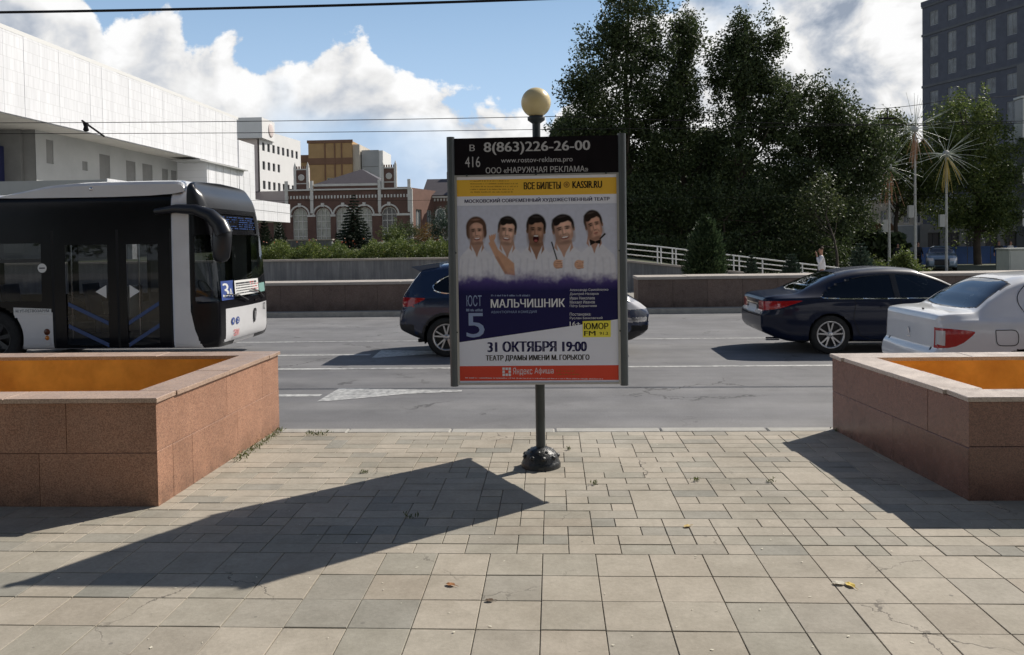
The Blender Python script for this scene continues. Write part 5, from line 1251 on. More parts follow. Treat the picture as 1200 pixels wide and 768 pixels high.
# roof fairing
pf = smoothpoly([(-9.35, 2.90), (-8.9, 2.98), (-8.3, 3.10), (-6.4, 3.11), (-6.14, 3.09), (-6.12, 2.86), (-9.35, 2.86)], 2)
q = MB(); n = len(pf); rows = [(-1.235, 0), (-1.2, .0), (-1.0, .03), (1.0, .03), (1.2, .0), (1.235, 0)]; vs = []
for k, (yy, dz) in enumerate(rows):
    for p in pf: vs.append((bx(p[0]), yy, p[1]+dz-(0.05*(p[1]-2.86)/.25 if k in (0, 5) else 0)))
q.add(vs, [(r*n+i, r*n+(i+1) % n, (r+1)*n+(i+1) % n, (r+1)*n+i) for r in range(5) for i in range(n)]+[tuple(range(n))], False)
q.build('roof_fairing', m_bw, bus, local=True)
MB().lathe([(.001, -.012), (.022, -.012), (.03, 0)], 14, 'y', (bx(-7.73), -1.24, 3.0)).build('fairing_cap', m_chrome, bus, local=True)
# big black mirror arm reaching forward and down
ma = [(bx(-6.62), -1.27, 2.60), (bx(-6.25), -1.29, 2.64), (bx(-5.92), -1.31, 2.62), (bx(-5.66), -1.32, 2.52), (bx(-5.50), -1.32, 2.36), (bx(-5.44), -1.32, 2.2)]
MB().tube(ma, [.05, .075, .09, .11, .135, .15], 16).build('mirror_arm', m_bd, bus, local=True)
q = MB(); pr_ = [(.001, -.34), (.07, -.32), (.105, -.26), (.12, -.10), (.125, .08), (.12, .2), (.08, .28), (.001, .30)]
q.lathe(pr_, 20, 'z'); q.v = [(bx(-5.47)+v[0]*1.3+.05*v[2], -1.33+v[1]*.85, 2.06+v[2]*.95) for v in q.v]; q.build('mirror_housing', m_bd, bus, local=True)
# wipers, lamps, emblem, signs
FR = V[(V[:, 0] > LB-.5)]
def fx(z, y):
    d = np.hypot(FR[:, 1]-y, FR[:, 2]-z); k = np.argsort(d)[:6]; w_ = 1/(d[k]+1e-3); return float((FR[k, 0]*w_).sum()/w_.sum())
for (y0, z0, y1, z1) in ((-.15, 1.03, -.95, 1.16), (.75, 1.03, 0.0, 1.20)):
    MB().tube([(fx(z0, y0)+.03, y0, z0), (fx((z0+z1)/2, (y0+y1)/2)+.05, (y0+y1)/2, (z0+z1)/2+.05), (fx(z1, y1)+.04, y1, z1+.02)], .012, 6).build('wiper', m_plast, bus, local=True)
for s_k in (-1, 1):
    for yy, zz_, rr_, m_ in ((1.03, .76, .05, m_clr), (1.01, .55, .045, m_clr), (1.08, .80, .03, mat('amber_lens', (.7, .22, .02), .15, coat=.7))):
        MB().lathe([(.001, .03), (rr_*.8, .025), (rr_, 0), (rr_, -.04)], 18, 'x', (fx(zz_, yy)-.055*(yy/1.1)**4-.02, s_k*yy, zz_)).build('headlight', m_, bus, local=True)
m_pwh = mat('sign_white', (.75, .75, .73), .5); m_pbl = mat('sign_blue', (.05, .09, .30), .45); m_txt = mat('sign_text', (.03, .03, .04), .5); m_tr = mat('sign_red', (.55, .05, .05), .5)
# local sign plane on the front face: u runs along +y (seen from the front), x out
def fplane(yc, zc, tilt=0.0, out=0.0):
    e = .05; n_ = Vector((1, 0, 0)); dydx = (fx(zc, yc+e)-fx(zc, yc-e))/(2*e); tang = Vector((dydx, 1, 0)).normalized(); upv = Vector(((fx(zc+e, yc)-fx(zc-e, yc))/(2*e), 0, 1)).normalized()
    nn = tang.cross(upv).normalized(); nn = nn if nn.x > 0 else -nn
    o = Vector((fx(zc, yc), yc, zc))+nn*out
    M_ = Matrix.Identity(4); M_.col[0] = (*tang, 0); M_.col[1] = (*(-nn), 0); M_.col[2] = (*upv, 0); M_.col[3] = (*o, 1); return M_
def fquad(name, M_, u0, u1, v0, v1, m_, y=0.0):
    vs = [tuple(M_ @ Vector((u, y, v))) for u, v in ((u0, v0), (u1, v0), (u1, v1), (u0, v1))]; return MB().add(vs, [(0, 1, 2, 3)]).build(name, m_, bus, local=True)
Mr = fplane(-.72, 1.24, out=.006)
fquad('route_board', Mr, -.34, .07, -.16, .17, m_pbl); Mr2 = fplane(-.1, 1.26, out=.008); fquad('stops_board', Mr2, -.55, .52, -.13, .14, m_pwh)
lettering('3', -.29, -.10, -.11, .13, m_pwh, bus, -.003, .02, Mr); lettering('А', -.09, .03, -.11, .03, m_pwh, bus, -.003, .02, Mr)
rd = random.Random(4); q = MB(); q2 = MB()
for k in range(5):
    u = -.50
    while u < .45:
        w_ = rd.uniform(.02, .06); hh = .017 if k else .03; v0 = .10-k*.045
        (q2 if (u > .12 and rd.random() < .5) else q).add([tuple(Mr2 @ Vector((a_, -.003, b_))) for a_, b_ in ((u, v0-hh), (u+w_, v0-hh), (u+w_, v0), (u, v0))], [(0, 1, 2, 3)]); u += w_+rd.uniform(.006, .02)
q.build('stop_names', m_txt, bus, local=True); q2.build('stop_names', m_tr, bus, local=True)
Mb = fplane(.72, 1.20, out=.006); fquad('teal_folder', Mb, -.20, .22, -.07, .10, mat('teal_card', (.20, .36, .33), .5))
Mc = fplane(-.60, .70, out=.008)
for du in (-.085, .085):
    q = MB().lathe([(.001, 0), (.065, 0)], 22, 'y'); q.v = [tuple(Mc @ Vector((v[0]+du, v[1], v[2]))) for v in q.v]; q.build('round_sticker', m_pbl, bus, local=True)
lettering('2', .06, .11, -.035, .04, m_pwh, bus, -.003, .01, Mc); lettering('4', -.11, -.06, -.035, .04, m_pwh, bus, -.003, .01, Mc)
lettering('ЭМ', -.06, .14, -.27, -.15, mat('sticker_red', (.6, .12, .12), .5), bus, 0, .01, Mc)
q = MB().prism(smoothpoly([(-.07, .13), (.07, .13), (.075, -.02), (0, -.16), (-.075, -.02)], 1), -.012, .0, 'y'); Md = fplane(.25, .72, out=.004); q.v = [tuple(Md @ Vector(v)) for v in q.v]; q.build('shield_emblem', m_plast, bus, local=True)
q = MB().prism([(-.035, .09), (.04, .07), (.02, .0), (.045, -.09), (-.01, -.07), (-.04, .0)], -.018, -.013, 'y'); q.v = [tuple(Md @ Vector(v)) for v in q.v]; q.build('emblem_figure', m_chrome, bus, local=True)
Me = fplane(.86, .84, out=.006); lettering('072', -.09, .09, -.06, .07, m_txt, bus, 0, .0, Me)
Mf = fplane(.40, 1.0, out=.01); fquad('maker_badge', Mf, -.16, .16, -.014, .018, m_chrome)
# display letters: unlit blue-green dots
q = MB(); rd = random.Random(2)
for k in range(150): u = rd.uniform(-.75, .75); v = rd.choice([-.1, -.06, -.02, .02, .06, .1]); Mx = None; q.box(fx(2.41+v, u)-.0005, fx(2.41+v, u)+.004, u, u+rd.uniform(.02, .07), 2.41+v, 2.41+v+.014)
q.build('display_dots', mat('display_blue', (.03, .07, .22), .4), bus, local=True)
# marks on the near side
ys_ = -1.262
def squad(name, pts, m_, y=ys_): return MB().add([(bx(p[0]), y, p[1]) for p in pts], [tuple(range(len(pts)))]).build(name, m_, bus, local=True)
squad('door_arrow', [(-7.69, 1.27), (-7.50, 1.38), (-7.50, 1.16)], m_pwh, -1.257); squad('door_arrow', [(-6.92, 1.27), (-7.10, 1.16), (-7.10, 1.38)], m_pwh, -1.257)
m_stripe = mat('reflective_blue', (.025, .065, .20), .3)
for x0, x1 in ((-8.17, -7.48), (-6.60, -7.13)):
    for dz in (0, -.37): squad('door_stripe', [(x0, 1.10+dz), (x1, .77+dz), (x1, .70+dz), (x0, 1.03+dz)], m_stripe, -1.252)
q = MB().lathe([(.001, 0), (.078, 0)], 24, 'y', (bx(-8.60), ys_-.002, 1.68)); q.build('round_sticker', m_pwh, bus, local=True)
MB().box(bx(-8.65), bx(-8.55), ys_-.004, ys_-.003, 1.67, 1.69).build('sticker_mark', m_txt, bus, local=True)
squad('side_notice', [(-9.12, 1.02), (-8.46, .99), (-8.46, .90), (-9.12, .93)], m_pwh, ys_-.003)
lettering('М УТ-РЕТВОЗАРУМ', bx(-9.08), bx(-8.50), .935, .985, m_txt, bus, ys_-.005, .0)
for zz_, w_, m_ in ((.60, .11, mat('dark_amber', (.12, .03, .01), .3)), (.50, .08, MATS['amber_lens'])): MB().lathe([(.001, -.015), (w_*.4, -.012), (w_*.5, 0)], 16, 'y', (bx(-8.55), ys_+.002, zz_)).build('side_marker', m_, bus, local=True)
squad('side_label', [(-8.60, .42), (-8.50, .42), (-8.50, .37), (-8.60, .37)], m_plate, ys_-.002)
# passengers' red jacket and white paper inside, through the door and window
MB().box(bx(-8.0), bx(-7.62), -.3, .15, .75, 1.30).build('ticket_counter', m_pwh, bus, local=True)
# ------------------------------------------------------------------ buildings
m_marble = mat('white_marble', (0.72, 0.72, 0.70), 0.55, 0.05, 1.5)
a = NT(m_marble.node_tree); b = a.n['Principled BSDF']; geo = a.n.new('ShaderNodeNewGeometry'); sx = a.n.new('ShaderNodeSeparateXYZ'); a.l.new(geo.outputs['Position'], sx.inputs[0])
bk = a.n.new('ShaderNodeTexBrick'); a.l.new(a.comb(sx.outputs[1], sx.outputs[2], 0.0), bk.inputs['Vector'])
bk.inputs['Color1'].default_value = (0.81, 0.82, 0.85, 1); bk.inputs['Color2'].default_value = (0.77, 0.78, 0.81, 1); bk.inputs['Mortar'].default_value = (0.68, 0.69, 0.71, 1)
bk.inputs['Scale'].default_value = 1.0; bk.inputs['Brick Width'].default_value = 0.42; bk.inputs['Row Height'].default_value = 0.62; bk.inputs['Mortar Size'].default_value = 0.018
stk = a.noise(a.comb(a.math('MULTIPLY', sx.outputs[1], 2.2), 0.0, a.math('MULTIPLY', sx.outputs[2], 0.18)), 1.0, 5, 0.6)
a.l.new(a.mix(1.0, bk.outputs[0], a.mix(a.rng(stk, 0.35, 0.7), (1.03, 1.03, 1.03), (0.86, 0.86, 0.86)), 'MULTIPLY'), b.inputs['Base Color'])
m_conc2 = mat('painted_render', (0.40, 0.405, 0.40), 0.8, 0.08, 0.6)
m_dkwall = mat('grey_stone_wall', (0.20, 0.20, 0.195), 0.8, 0.15, 0.8)
m_dglass = mat('dark_window_glass', (0.03, 0.035, 0.04), 0.08, spec=0.6)
m_pglass = mat('pale_window_glass', (0.16, 0.18, 0.19), 0.12, spec=0.6)
m_wfr = mat('window_frame_white', (0.62, 0.62, 0.60), 0.5); m_dfr = mat('window_frame_dark', (0.06, 0.06, 0.065), 0.5)
m_soff = mat('soffit_render', (0.50, 0.48, 0.44), 0.8, 0.1, 0.8)
def facade(root, O, U, Wd, H, rects, m_w, m_f, m_p, depth=0.18, mull=1, trans=0, name='wall', fr=0.07):
    O, U = Vector(O), Vector(U).normalized(); Zv = Vector((0, 0, 1)); N_ = U.cross(Zv)
    us = sorted({0.0, Wd, *[r[0] for r in rects], *[r[1] for r in rects]}); vs_ = sorted({0.0, H, *[r[2] for r in rects], *[r[3] for r in rects]})
    q = MB(); Pt = lambda u, v, d=0.0: tuple(O+U*u+Zv*v-N_*d)
    for u0, u1 in zip(us, us[1:]):
        v = 0
        for v0, v1 in zip(vs_, vs_[1:]):
            uc, vc = (u0+u1)/2, (v0+v1)/2
            if any(r[0] < uc < r[1] and r[2] < vc < r[3] for r in rects): continue
            q.quad(Pt(u0, v0), Pt(u1, v0), Pt(u1, v1), Pt(u0, v1))
    for u0, u1, v0, v1 in rects:
        q.quad(Pt(u0, v0), Pt(u0, v0, depth), Pt(u0, v1, depth), Pt(u0, v1)); q.quad(Pt(u1, v0, depth), Pt(u1, v0), Pt(u1, v1), Pt(u1, v1, depth))
        q.quad(Pt(u0, v1), Pt(u0, v1, depth), Pt(u1, v1, depth), Pt(u1, v1)); q.quad(Pt(u0, v0, depth), Pt(u0, v0), Pt(u1, v0), Pt(u1, v0, depth))
    me = bpy.data.meshes.new(name); off = root.location
    me.from_pydata([(v[0]-off.x, v[1]-off.y, v[2]-off.z) for v in q.v], [], q.f); me.materials.append(m_w); link_mesh(name, me, root)
    for u0, u1, v0, v1 in rects:
        q = MB(); d0, d1 = depth-0.06, depth-0.002
        bars = [(u0, u0+fr, v0, v1), (u1-fr, u1, v0, v1), (u0+fr, u1-fr, v0, v0+fr), (u0+fr, u1-fr, v1-fr, v1)]
        for k in range(mull): c_ = u0+(u1-u0)*(k+1)/(mull+1); bars.append((c_-fr/2, c_+fr/2, v0+fr, v1-fr))
        for k in range(trans): c_ = v1-(v1-v0)*0.3; bars.append((u0+fr, u1-fr, c_-fr/2, c_+fr/2))
        for a0, a1, b0, b1 in bars:
            c3 = O+U*(a0+a1)/2+Zv*(b0+b1)/2-N_*(d0+d1)/2; q.obox(c3, U*(a1-a0)/2, N_*(d1-d0)/2, Zv*(b1-b0)/2)
        w = q.build('window', m_f, root)
        p = MB(); p.quad(Pt(u0, v0, depth-0.02), Pt(u1, v0, depth-0.02), Pt(u1, v1, depth-0.02), Pt(u0, v1, depth-0.02))
        p.v = [(v[0]-off.x, v[1]-off.y, v[2]-off.z) for v in p.v]
        me = bpy.data.meshes.new('pane'); me.from_pydata(p.v, [], p.f); me.materials.append(m_p); link_mesh('pane', me, w)
# white marble theatre on the left
th = empty('marble_theatre', (-44, 56, 1.0), 0, 'long white marble clad building with overhanging upper storey at the left edge', 'building')
MB().box(-75, -28.35, 38.6, 70.9, 8.95, 13.15).build('upper_storey', m_conc2, th)
MB().box(-75, -28.02, 38.4, 71.0, 13.15, 13.38).build('roof_edge', mat('roof_edge_white', (.74, .74, .73), .6), th)
MB().box(-75, -28.36, 38.6, 70.9, 8.90, 8.945).build('soffit', m_soff, th)
yy = 38.6; k = 0
while yy < 70.5:
    w = (1.45, 1.62, 1.3, 1.75)[k % 4]; y1 = min(yy+w, 70.95)
    MB().bbox(-28.34, -28.03+random.uniform(0, .02), yy+.01, y1-.01, 8.86, 13.145, .006).build('fascia_panel', m_marble, th); yy = y1; k += 1
MB().box(-75, -28.0, 70.95, 74.7, 0.9, 11.35).build('end_wall', m_marble, th)
MB().box(-75, -28.04, 64.2, 70.93, 0.9, 8.86).build('end_wall', m_marble, th)
MB().box(-29.9, -27.6, 62.0, 72.0, 8.62, 8.72).build('eaves_slab', m_conc2, th)
q = MB()
for yy in np.arange(64.4, 74.6, 1.5): q.box(-28.0, -27.985, yy, yy+.03, 1.5, 8.6)
q.build('wall_joints', m_conc2, th, kind='stuff')
wy = lambda y0, y1, z0, z1: (y0-46.2, y1-46.2, z0-1.0, z1-1.0)
facade(th, (-30.5, 46.2, 1.0), (0, 1, 0), 18.0, 7.9, [wy(47.2, 47.9, 7.0, 8.45), wy(50.9, 51.5, 6.9, 7.5), wy(52.9, 54.2, 6.0, 8.2), wy(56.3, 57.6, 6.0, 8.1), wy(58.6, 60.1, 6.0, 8.1), wy(61.6, 62.6, 5.8, 8.0), wy(63.1, 64.1, 5.8, 8.0)], m_conc2, m_dfr, m_dglass, .25)
MB().box(-75, -30.55, 46.25, 64.1, 1.0, 8.89).build('core', m_dkwall, th)
MB().box(-75, -31.3, 46.0, 46.24, 1.0, 8.89).build('side_wall', m_dkwall, th)
MB().box(-34.2, -32.3, 45.2, 45.99, 5.6, 7.9).build('blue_sign_box', mat('sign_deep_blue', (.02, .025, .09), .4), th)
q = MB().box(-75, -22.0, 38.7, 66.4, 3.75, 5.2); q.build('entrance_canopy', m_conc2, th)
k = 0; yy = 38.7
while yy < 66:
    MB().box(-21.999, -21.95, yy+.03, min(yy+3.05, 66.38), 4.5, 5.25).build('canopy_panel', m_marble, th); MB().box(-21.999, -21.96, yy+.03, min(yy+3.05, 66.38), 3.72, 4.46).build('canopy_panel', m_marble, th); yy += 3.08
for yy in (42, 48, 54, 60, 65.3): MB().box(-22.9, -22.4, yy-.25, yy+.25, .9, 3.75).build('column', m_conc2, th)
MB().box(-60, -27, 46, 66, 1.0, 1.6).build('plinth', m_dkwall, th)
# white office tower
of = empty('office_tower', (-43, 116, 1.5), 0, 'white office block with rows of small windows and a raised corner behind the brick hall', 'building')
m_ofw = mat('office_white', (0.70, 0.70, 0.70), 0.7, .04, .5); m_ofp = mat('office_pinkish', (0.60, 0.52, 0.50), 0.7, .06, .5)
MB().box(-52, -40.8, 112, 117.2, 17.1, 20.0).build('corner_block', m_ofw, of)
MB().box(-51.5, -41.9, 113, 117, 1.5, 17.1).build('pink_stair_tower', m_ofp, of)
fac = []
for r_, (z0, z1) in enumerate(((15.5, 16.7), (12.8, 14.0), (10.0, 11.2), (7, 8.2))):
    for c_ in range(8):
        if r_ == 1 and c_ > 3: continue
        fac.append((.9+c_*1.65, 1.75+c_*1.65, z0-1.5, z1-1.5))
d_ = Vector((0.1, 1, 0)).normalized()
facade(of, (-41.55, 112.8, 1.5), d_, 14.4, 17.0, fac, m_ofw, m_dfr, m_dglass, .2, name='window_wall')
e_ = Vector((-41.55, 112.8, 0))+d_*14.4
MB().prism([(-42.1, 113.0), (e_.x-.5, e_.y-.05), (e_.x-10, e_.y+1), (-51, 115)], 1.5, 18.4).build('core', m_ofw, of)
MB().lathe([(.001, -.05), (1.0, -.05), (1.0, .02), (.8, .06), (.001, .06)], 24, 'x', (-40.75, 115.5, 18.6)).build('round_emblem', m_ofp, of)
MB().box(-62, -52, 118, 124, 1.5, 21.5).box(-57, -53.5, 118, 121, 21.5, 22.6).build('rear_plant_room', mat('tan_block', (.30, .25, .21), .8, .1, .5), of)
# ochre brick block
ob = empty('ochre_block', (-44, 165, 2), 0, 'ochre brick tower block with brown bands above the brick hall roof', 'building')
m_och = mat('ochre_brick', (0.42, 0.27, 0.13), 0.85, .12, .5); m_och2 = mat('brown_band', (0.20, 0.11, 0.07), .85, .1, .5)
facade(ob, (-48.9, 160, 2), (1, 0, 0), 8.9, 20.7, [(3.7, 4.9, 11.5, 13.3), (5.5, 6.7, 11.5, 13.3), (3.7, 4.9, 8.0, 9.8), (5.5, 6.7, 8.0, 9.8), (3.7, 4.9, 4.5, 6.3)], m_och, m_wfr, m_pglass, .2)
MB().box(-48.88, -40.02, 160.4, 170, 2, 22.68).build('core', m_och, ob); MB().box(-40.0, -38.6, 160.6, 170, 2, 22.0).build('pale_corner', mat('pale_brick', (.52, .47, .40), .85, .1, .5), ob)
MB().box(-49.0, -39.9, 159.85, 160.0, 18.0, 19.3).build('brown_band', m_och2, ob); MB().box(-49.1, -39.8, 159.8, 160.1, 22.3, 22.9).build('parapet', m_och2, ob)
for xx in (-45.6, -43.6, -42.2): MB().box(xx, xx+.22, 159.8, 160.0, 2, 22.3).build('brown_pilaster', m_och2, ob)
MB().box(-52.0, -48.95, 161, 168, 2, 20.0).build('low_wing', m_och, ob); MB().box(-52.1, -48.95, 160.8, 161, 18.6, 20.1).build('brown_band', m_och2, ob)
gb = empty('grey_block', (-36, 166, 2), 0, 'narrow pale grey panel block to the right of the ochre brick tower', 'building')
MB().box(-38.4, -34.9, 161.5, 170, 2, 20.9).build('panel_wall', mat('grey_panel', (.36, .37, .38), .8, .08, .5), gb); MB().box(-34.9, -34.1, 161.7, 170, 2, 20.8).build('side_wall', m_ofw, gb)
for z_ in np.arange(4, 20, 2.7): MB().box(-38.3, -35.0, 161.45, 161.5, z_, z_+.12).build('panel_joint', m_dkwall, gb)

# historic red brick hall with two clock turrets
m_brick = mat('dark_red_brick', (0.125, 0.07, 0.056), 0.85, .16, 1.2, .3, 20)
m_stone = mat('white_trim', (0.60, 0.585, 0.56), .75, .1, 1.5)
m_roofp = mat('purple_grey_roof', (0.07, 0.06, 0.065), .6, .12, 2)
YH = 105.0
hall = empty('brick_hall', (-26.7, 112, 2), 0, 'dark red brick hall with white arches and two small clock turrets behind the spruce', 'building')
def arch_pts(cx, zs, r, n=14, a0=0, a1=math.pi): return [(cx+r*math.cos(a0+(a1-a0)*k/n), zs+r*math.sin(a0+(a1-a0)*k/n)) for k in range(n+1)]
cen = [-33.4, -30.3, -27.6, -24.75, -21.45]; x0h, x1h, z0h, z1h = -35.3, -18.55, 2.0, 9.3; ZS = 5.75; RW = 1.0
q = MB(); edges = [x0h]+[c+s*RW for c in cen for s in (-1, 1)]+[x1h]
for k in range(0, len(edges), 2): q.quad((edges[k], YH, z0h), (edges[k+1], YH, z0h), (edges[k+1], YH, ZS), (edges[k], YH, ZS))
mid = [x0h]+[(a_+b_)/2 for a_, b_ in zip(cen, cen[1:])]+[x1h]
for i, c in enumerate(cen):
    ap = [(c+RW, ZS)]+arch_pts(c, ZS, RW)[1:-1]+[(c-RW, ZS)]
    l, r_ = mid[i], mid[i+1]; n = len(ap); top = [(r_ if k < n*.25 else (l if k > n*.75 else None)) for k in range(n)]
    outer = []
    for k in range(n):
        f_ = k/(n-1)
        if f_ <= .2: outer.append((r_, ZS+(z1h-ZS)*f_/.2))
        elif f_ >= .8: outer.append((l, ZS+(z1h-ZS)*(1-f_)/.2))
        else: outer.append((r_+(l-r_)*(f_-.2)/.6, z1h))
    q.add([(p[0], YH, p[1]) for p in ap]+[(p[0], YH, p[1]) for p in outer], [(k, n+k, n+k+1, k+1) for k in range(n-1)])
    q.add([(p[0], YH+d, p[1]) for d in (0, .5) for p in [(c+RW, z0h)]+ap+[(c-RW, z0h)]], [(k, k+1, n+3+k, n+2+k) for k in range(n+1)])
q.build('front_wall', m_brick, hall)
MB().box(x0h, x1h, YH+.52, YH+13, z0h, z1h-.3).build('core', m_brick, hall)
for i, c in enumerate(cen):
    q = MB(); ai = arch_pts(c, ZS, 1.18); ao = arch_pts(c, ZS, 1.38); n = len(ai)
    q.add([(p[0], YH-.12, p[1]) for p in ai+ao]+[(p[0], YH, p[1]) for p in ai+ao], [(k, k+1, n+k+1, n+k) for k in range(n-1)]+[(n+k, n+k+1, 3*n+k+1, 3*n+k) for k in range(n-1)]+[(k+1, k, 2*n+k, 2*n+k+1) for k in range(n-1)])
    q.build('arch_moulding', m_stone, hall); MB().box(c-.2, c+.2, YH-.2, YH, ZS+1.1, ZS+1.6).build('keystone', m_stone, hall)
    wm = MB(); 
    for xx in (-.98, -.35, .28, .93): wm.box(c+xx, c+xx+.08, YH+.28, YH+.36, z0h, ZS+.9 if abs(xx) < .5 else ZS)
    for z_ in (z0h+.9, 3.9, 4.9, 5.7): wm.box(c-.95, c+.95, YH+.27, YH+.35, z_, z_+.09)
    ap = arch_pts(c, ZS, .99); ai2 = arch_pts(c, ZS, .86); n = len(ap)
    wm.add([(p[0], YH+.27, p[1]) for p in ap+ai2], [(k, k+1, n+k+1, n+k) for k in range(n-1)])
    w = wm.build('window', m_stone, hall)
    pn = MB().add([(c+1, YH+.38, z0h)]+[(p[0], YH+.38, p[1]) for p in arch_pts(c, ZS, 1.0)]+[(c-1, YH+.38, z0h)], [tuple(range(17))])
    pn.build('pane', m_dglass if i == 4 else mat('reflecting_glass', (.33, .34, .30), .25, .3, 1.1, spec=.6), w)
for xx in (x0h, -31.9, -22.85, x1h-.35): MB().box(xx-.02, xx+.38, YH-.22, YH, 6.0, 10.3).build('pilaster', m_stone, hall)
for a_, b_ in zip([x0h]+[c+RW for c in cen], [c-RW for c in cen]+[x1h]): MB().box(a_, b_, YH-.1, YH, ZS-.2, ZS+.08).build('impost_band', m_stone, hall)
MB().box(x0h-.15, x1h+.15, YH-.3, YH+.1, 9.0, 9.2).build('cornice', m_stone, hall)
MB().box(-31.4, -22.9, YH-.2, YH+.1, 9.55, 9.85).build('parapet_rail', m_stone, hall); MB().box(-31.4, -22.9, YH-.1, YH+.1, 9.2, 9.55).build('parapet', m_brick, hall)
for xx in np.arange(x0h+.25, x1h-.2, .42): MB().box(xx, xx+.2, YH-.12, YH, 7.95, 8.35).build('dentil', m_stone, hall)
MB().add([(-31.6, YH+.3, 9.85), (-21.9, YH+.3, 9.85), (-26.2, YH+5, 12.2), (-31.6, YH+12, 9.85), (-21.9, YH+12, 9.85), (-26.2, YH+8, 12.2)], [(0, 1, 2), (1, 4, 5, 2), (4, 3, 5), (3, 0, 2, 5)]).build('hipped_roof', m_roofp, hall)
q = MB()
for k in range(14): f_ = k/13; xb_ = -31.6+9.7*f_; q.tube([(xb_, YH+.28, 9.87), (xb_+(-26.2-xb_)*.0+(-26.2-xb_)*(1-abs(2*f_-1))*0.0+(-26.2-xb_)*min(1, 1.0)*.0, YH+.28, 9.88)], .02, 4)
for tx in (-33.05, -21.35):
    MB().box(tx-.75, tx+.75, YH-.12, YH+1.3, 9.2, 11.9).build('turret', m_brick, hall)
    for s_k in (-1, 1):
        MB().box(tx+s_k*.85-.17, tx+s_k*.85+.17, YH-.25, YH+.15, 9.2, 12.1).lathe([(.17, 0), (.2, .15), (.06, .55), (.001, .75)], 8, 'z', (tx+s_k*.85, YH-.05, 12.1)).build('pinnacle', m_stone, hall)
    MB().box(tx-.8, tx+.8, YH-.18, YH, 11.75, 11.9).build('stone_band', m_stone, hall); MB().box(tx-.8, tx+.8, YH-.18, YH, 9.9, 10.02).build('stone_band', m_stone, hall)
    for k in range(5): MB().box(tx-.72+k*.32, tx-.56+k*.32, YH-.1, YH+.1, 11.9, 12.25).build('merlon', m_brick, hall)
    MB().lathe([(.30, -.10), (.42, -.10), (.42, .0)], 20, 'y', (tx, YH-.14, 10.75)).build('round_frame', m_stone, hall)
    MB().lathe([(.001, -.02), (.30, -.02)], 20, 'y', (tx, YH-.15, 10.75)).build('clock_face', mat('pale_disc', (.55, .53, .5), .5), hall)
facade(hall, (x1h, YH, 2), Vector((.28, 1, 0)), 12, 7.2, [(1.5, 3.3, 1.2, 4.4), (5.0, 6.8, 1.2, 4.4), (8.5, 10.3, 1.2, 4.4)], mat('side_brick', (.16, .085, .065), .85, .12, 1.2), m_stone, m_pglass, .25, name='side_wall')
MB().box(x1h-.1, x1h+.25, YH-.2, YH+.1, 2, 9.0).build('corner_pier', m_stone, hall)
# wings
wg = empty('brick_wing', (-14, 114, 2), 0, 'lower brick wing with grey roof and arched window just left of the poster pillar', 'building')
MB().box(-17.6, -4, 112, 122, 2, 8.4).build('wall', m_brick, wg)
MB().add([(-18.2, 111.5, 8.5), (-3.5, 111.5, 8.5), (-3.5, 117, 11.2), (-18.2, 117, 11.2), (-18.2, 122.5, 8.5), (-3.5, 122.5, 8.5)], [(0, 1, 2, 3), (3, 2, 5, 4), (0, 3, 4), (1, 5, 2)]).build('roof', m_roofp, wg)
MB().box(-15.3, -10.0, 117, 120, 10.8, 12.2).build('brick_stack', m_och2, wg)
MB().prism([(-13.9, 9.1), (-12.4, 9.1), (-12.4, 10.0), (-13.1, 10.35), (-13.9, 10.0)], 112.2, 114, 'y').build('dormer', m_dfr, wg)
for xx in np.arange(-17.4, -4.2, .45): MB().box(xx, xx+.22, 111.85, 112, 7.7, 8.05).build('dentil', m_stone, wg)
MB().box(-18, -3.7, 111.7, 112, 8.15, 8.4).build('cornice', m_stone, wg)
for c in (-15.6, -10.5, -6.5):
    ap = arch_pts(c, 6.0, .62); w = MB().add([(p[0], 111.9, p[1]) for p in [(c+.75, 3.9)]+arch_pts(c, 6.0, .75)+[(c-.75, 3.9)]], [tuple(range(17))]).build('window', m_stone, wg)
    MB().add([(p[0], 111.86, p[1]) for p in [(c+.55, 4.1)]+arch_pts(c, 6.0, .55)+[(c-.55, 4.1)]], [tuple(range(17))]).build('pane', m_pglass, w)
w2 = empty('brick_annexe', (-42, 113, 2), 0, 'low brick annexe with purple grey roof between the white canopy and the brick hall', 'building')
MB().box(-52, -35.5, 108, 118, 2, 7.6).build('wall', m_brick, w2)
MB().add([(-52.5, 107.6, 7.6), (-35.4, 107.6, 7.6), (-35.4, 113, 9.6), (-52.5, 113, 9.6), (-52.5, 118.5, 7.6), (-35.4, 118.5, 7.6)], [(0, 1, 2, 3), (3, 2, 5, 4), (0, 3, 4), (1, 5, 2)]).build('roof', m_roofp, w2)
facade(w2, (-52, 107.9, 2), (1, 0, 0), 16.4, 5.55, [(c, c+1.3, 1.2, 3.6) for c in (1, 4, 7, 10, 13)], m_brick, m_stone, m_pglass, .2, name='front_wall')

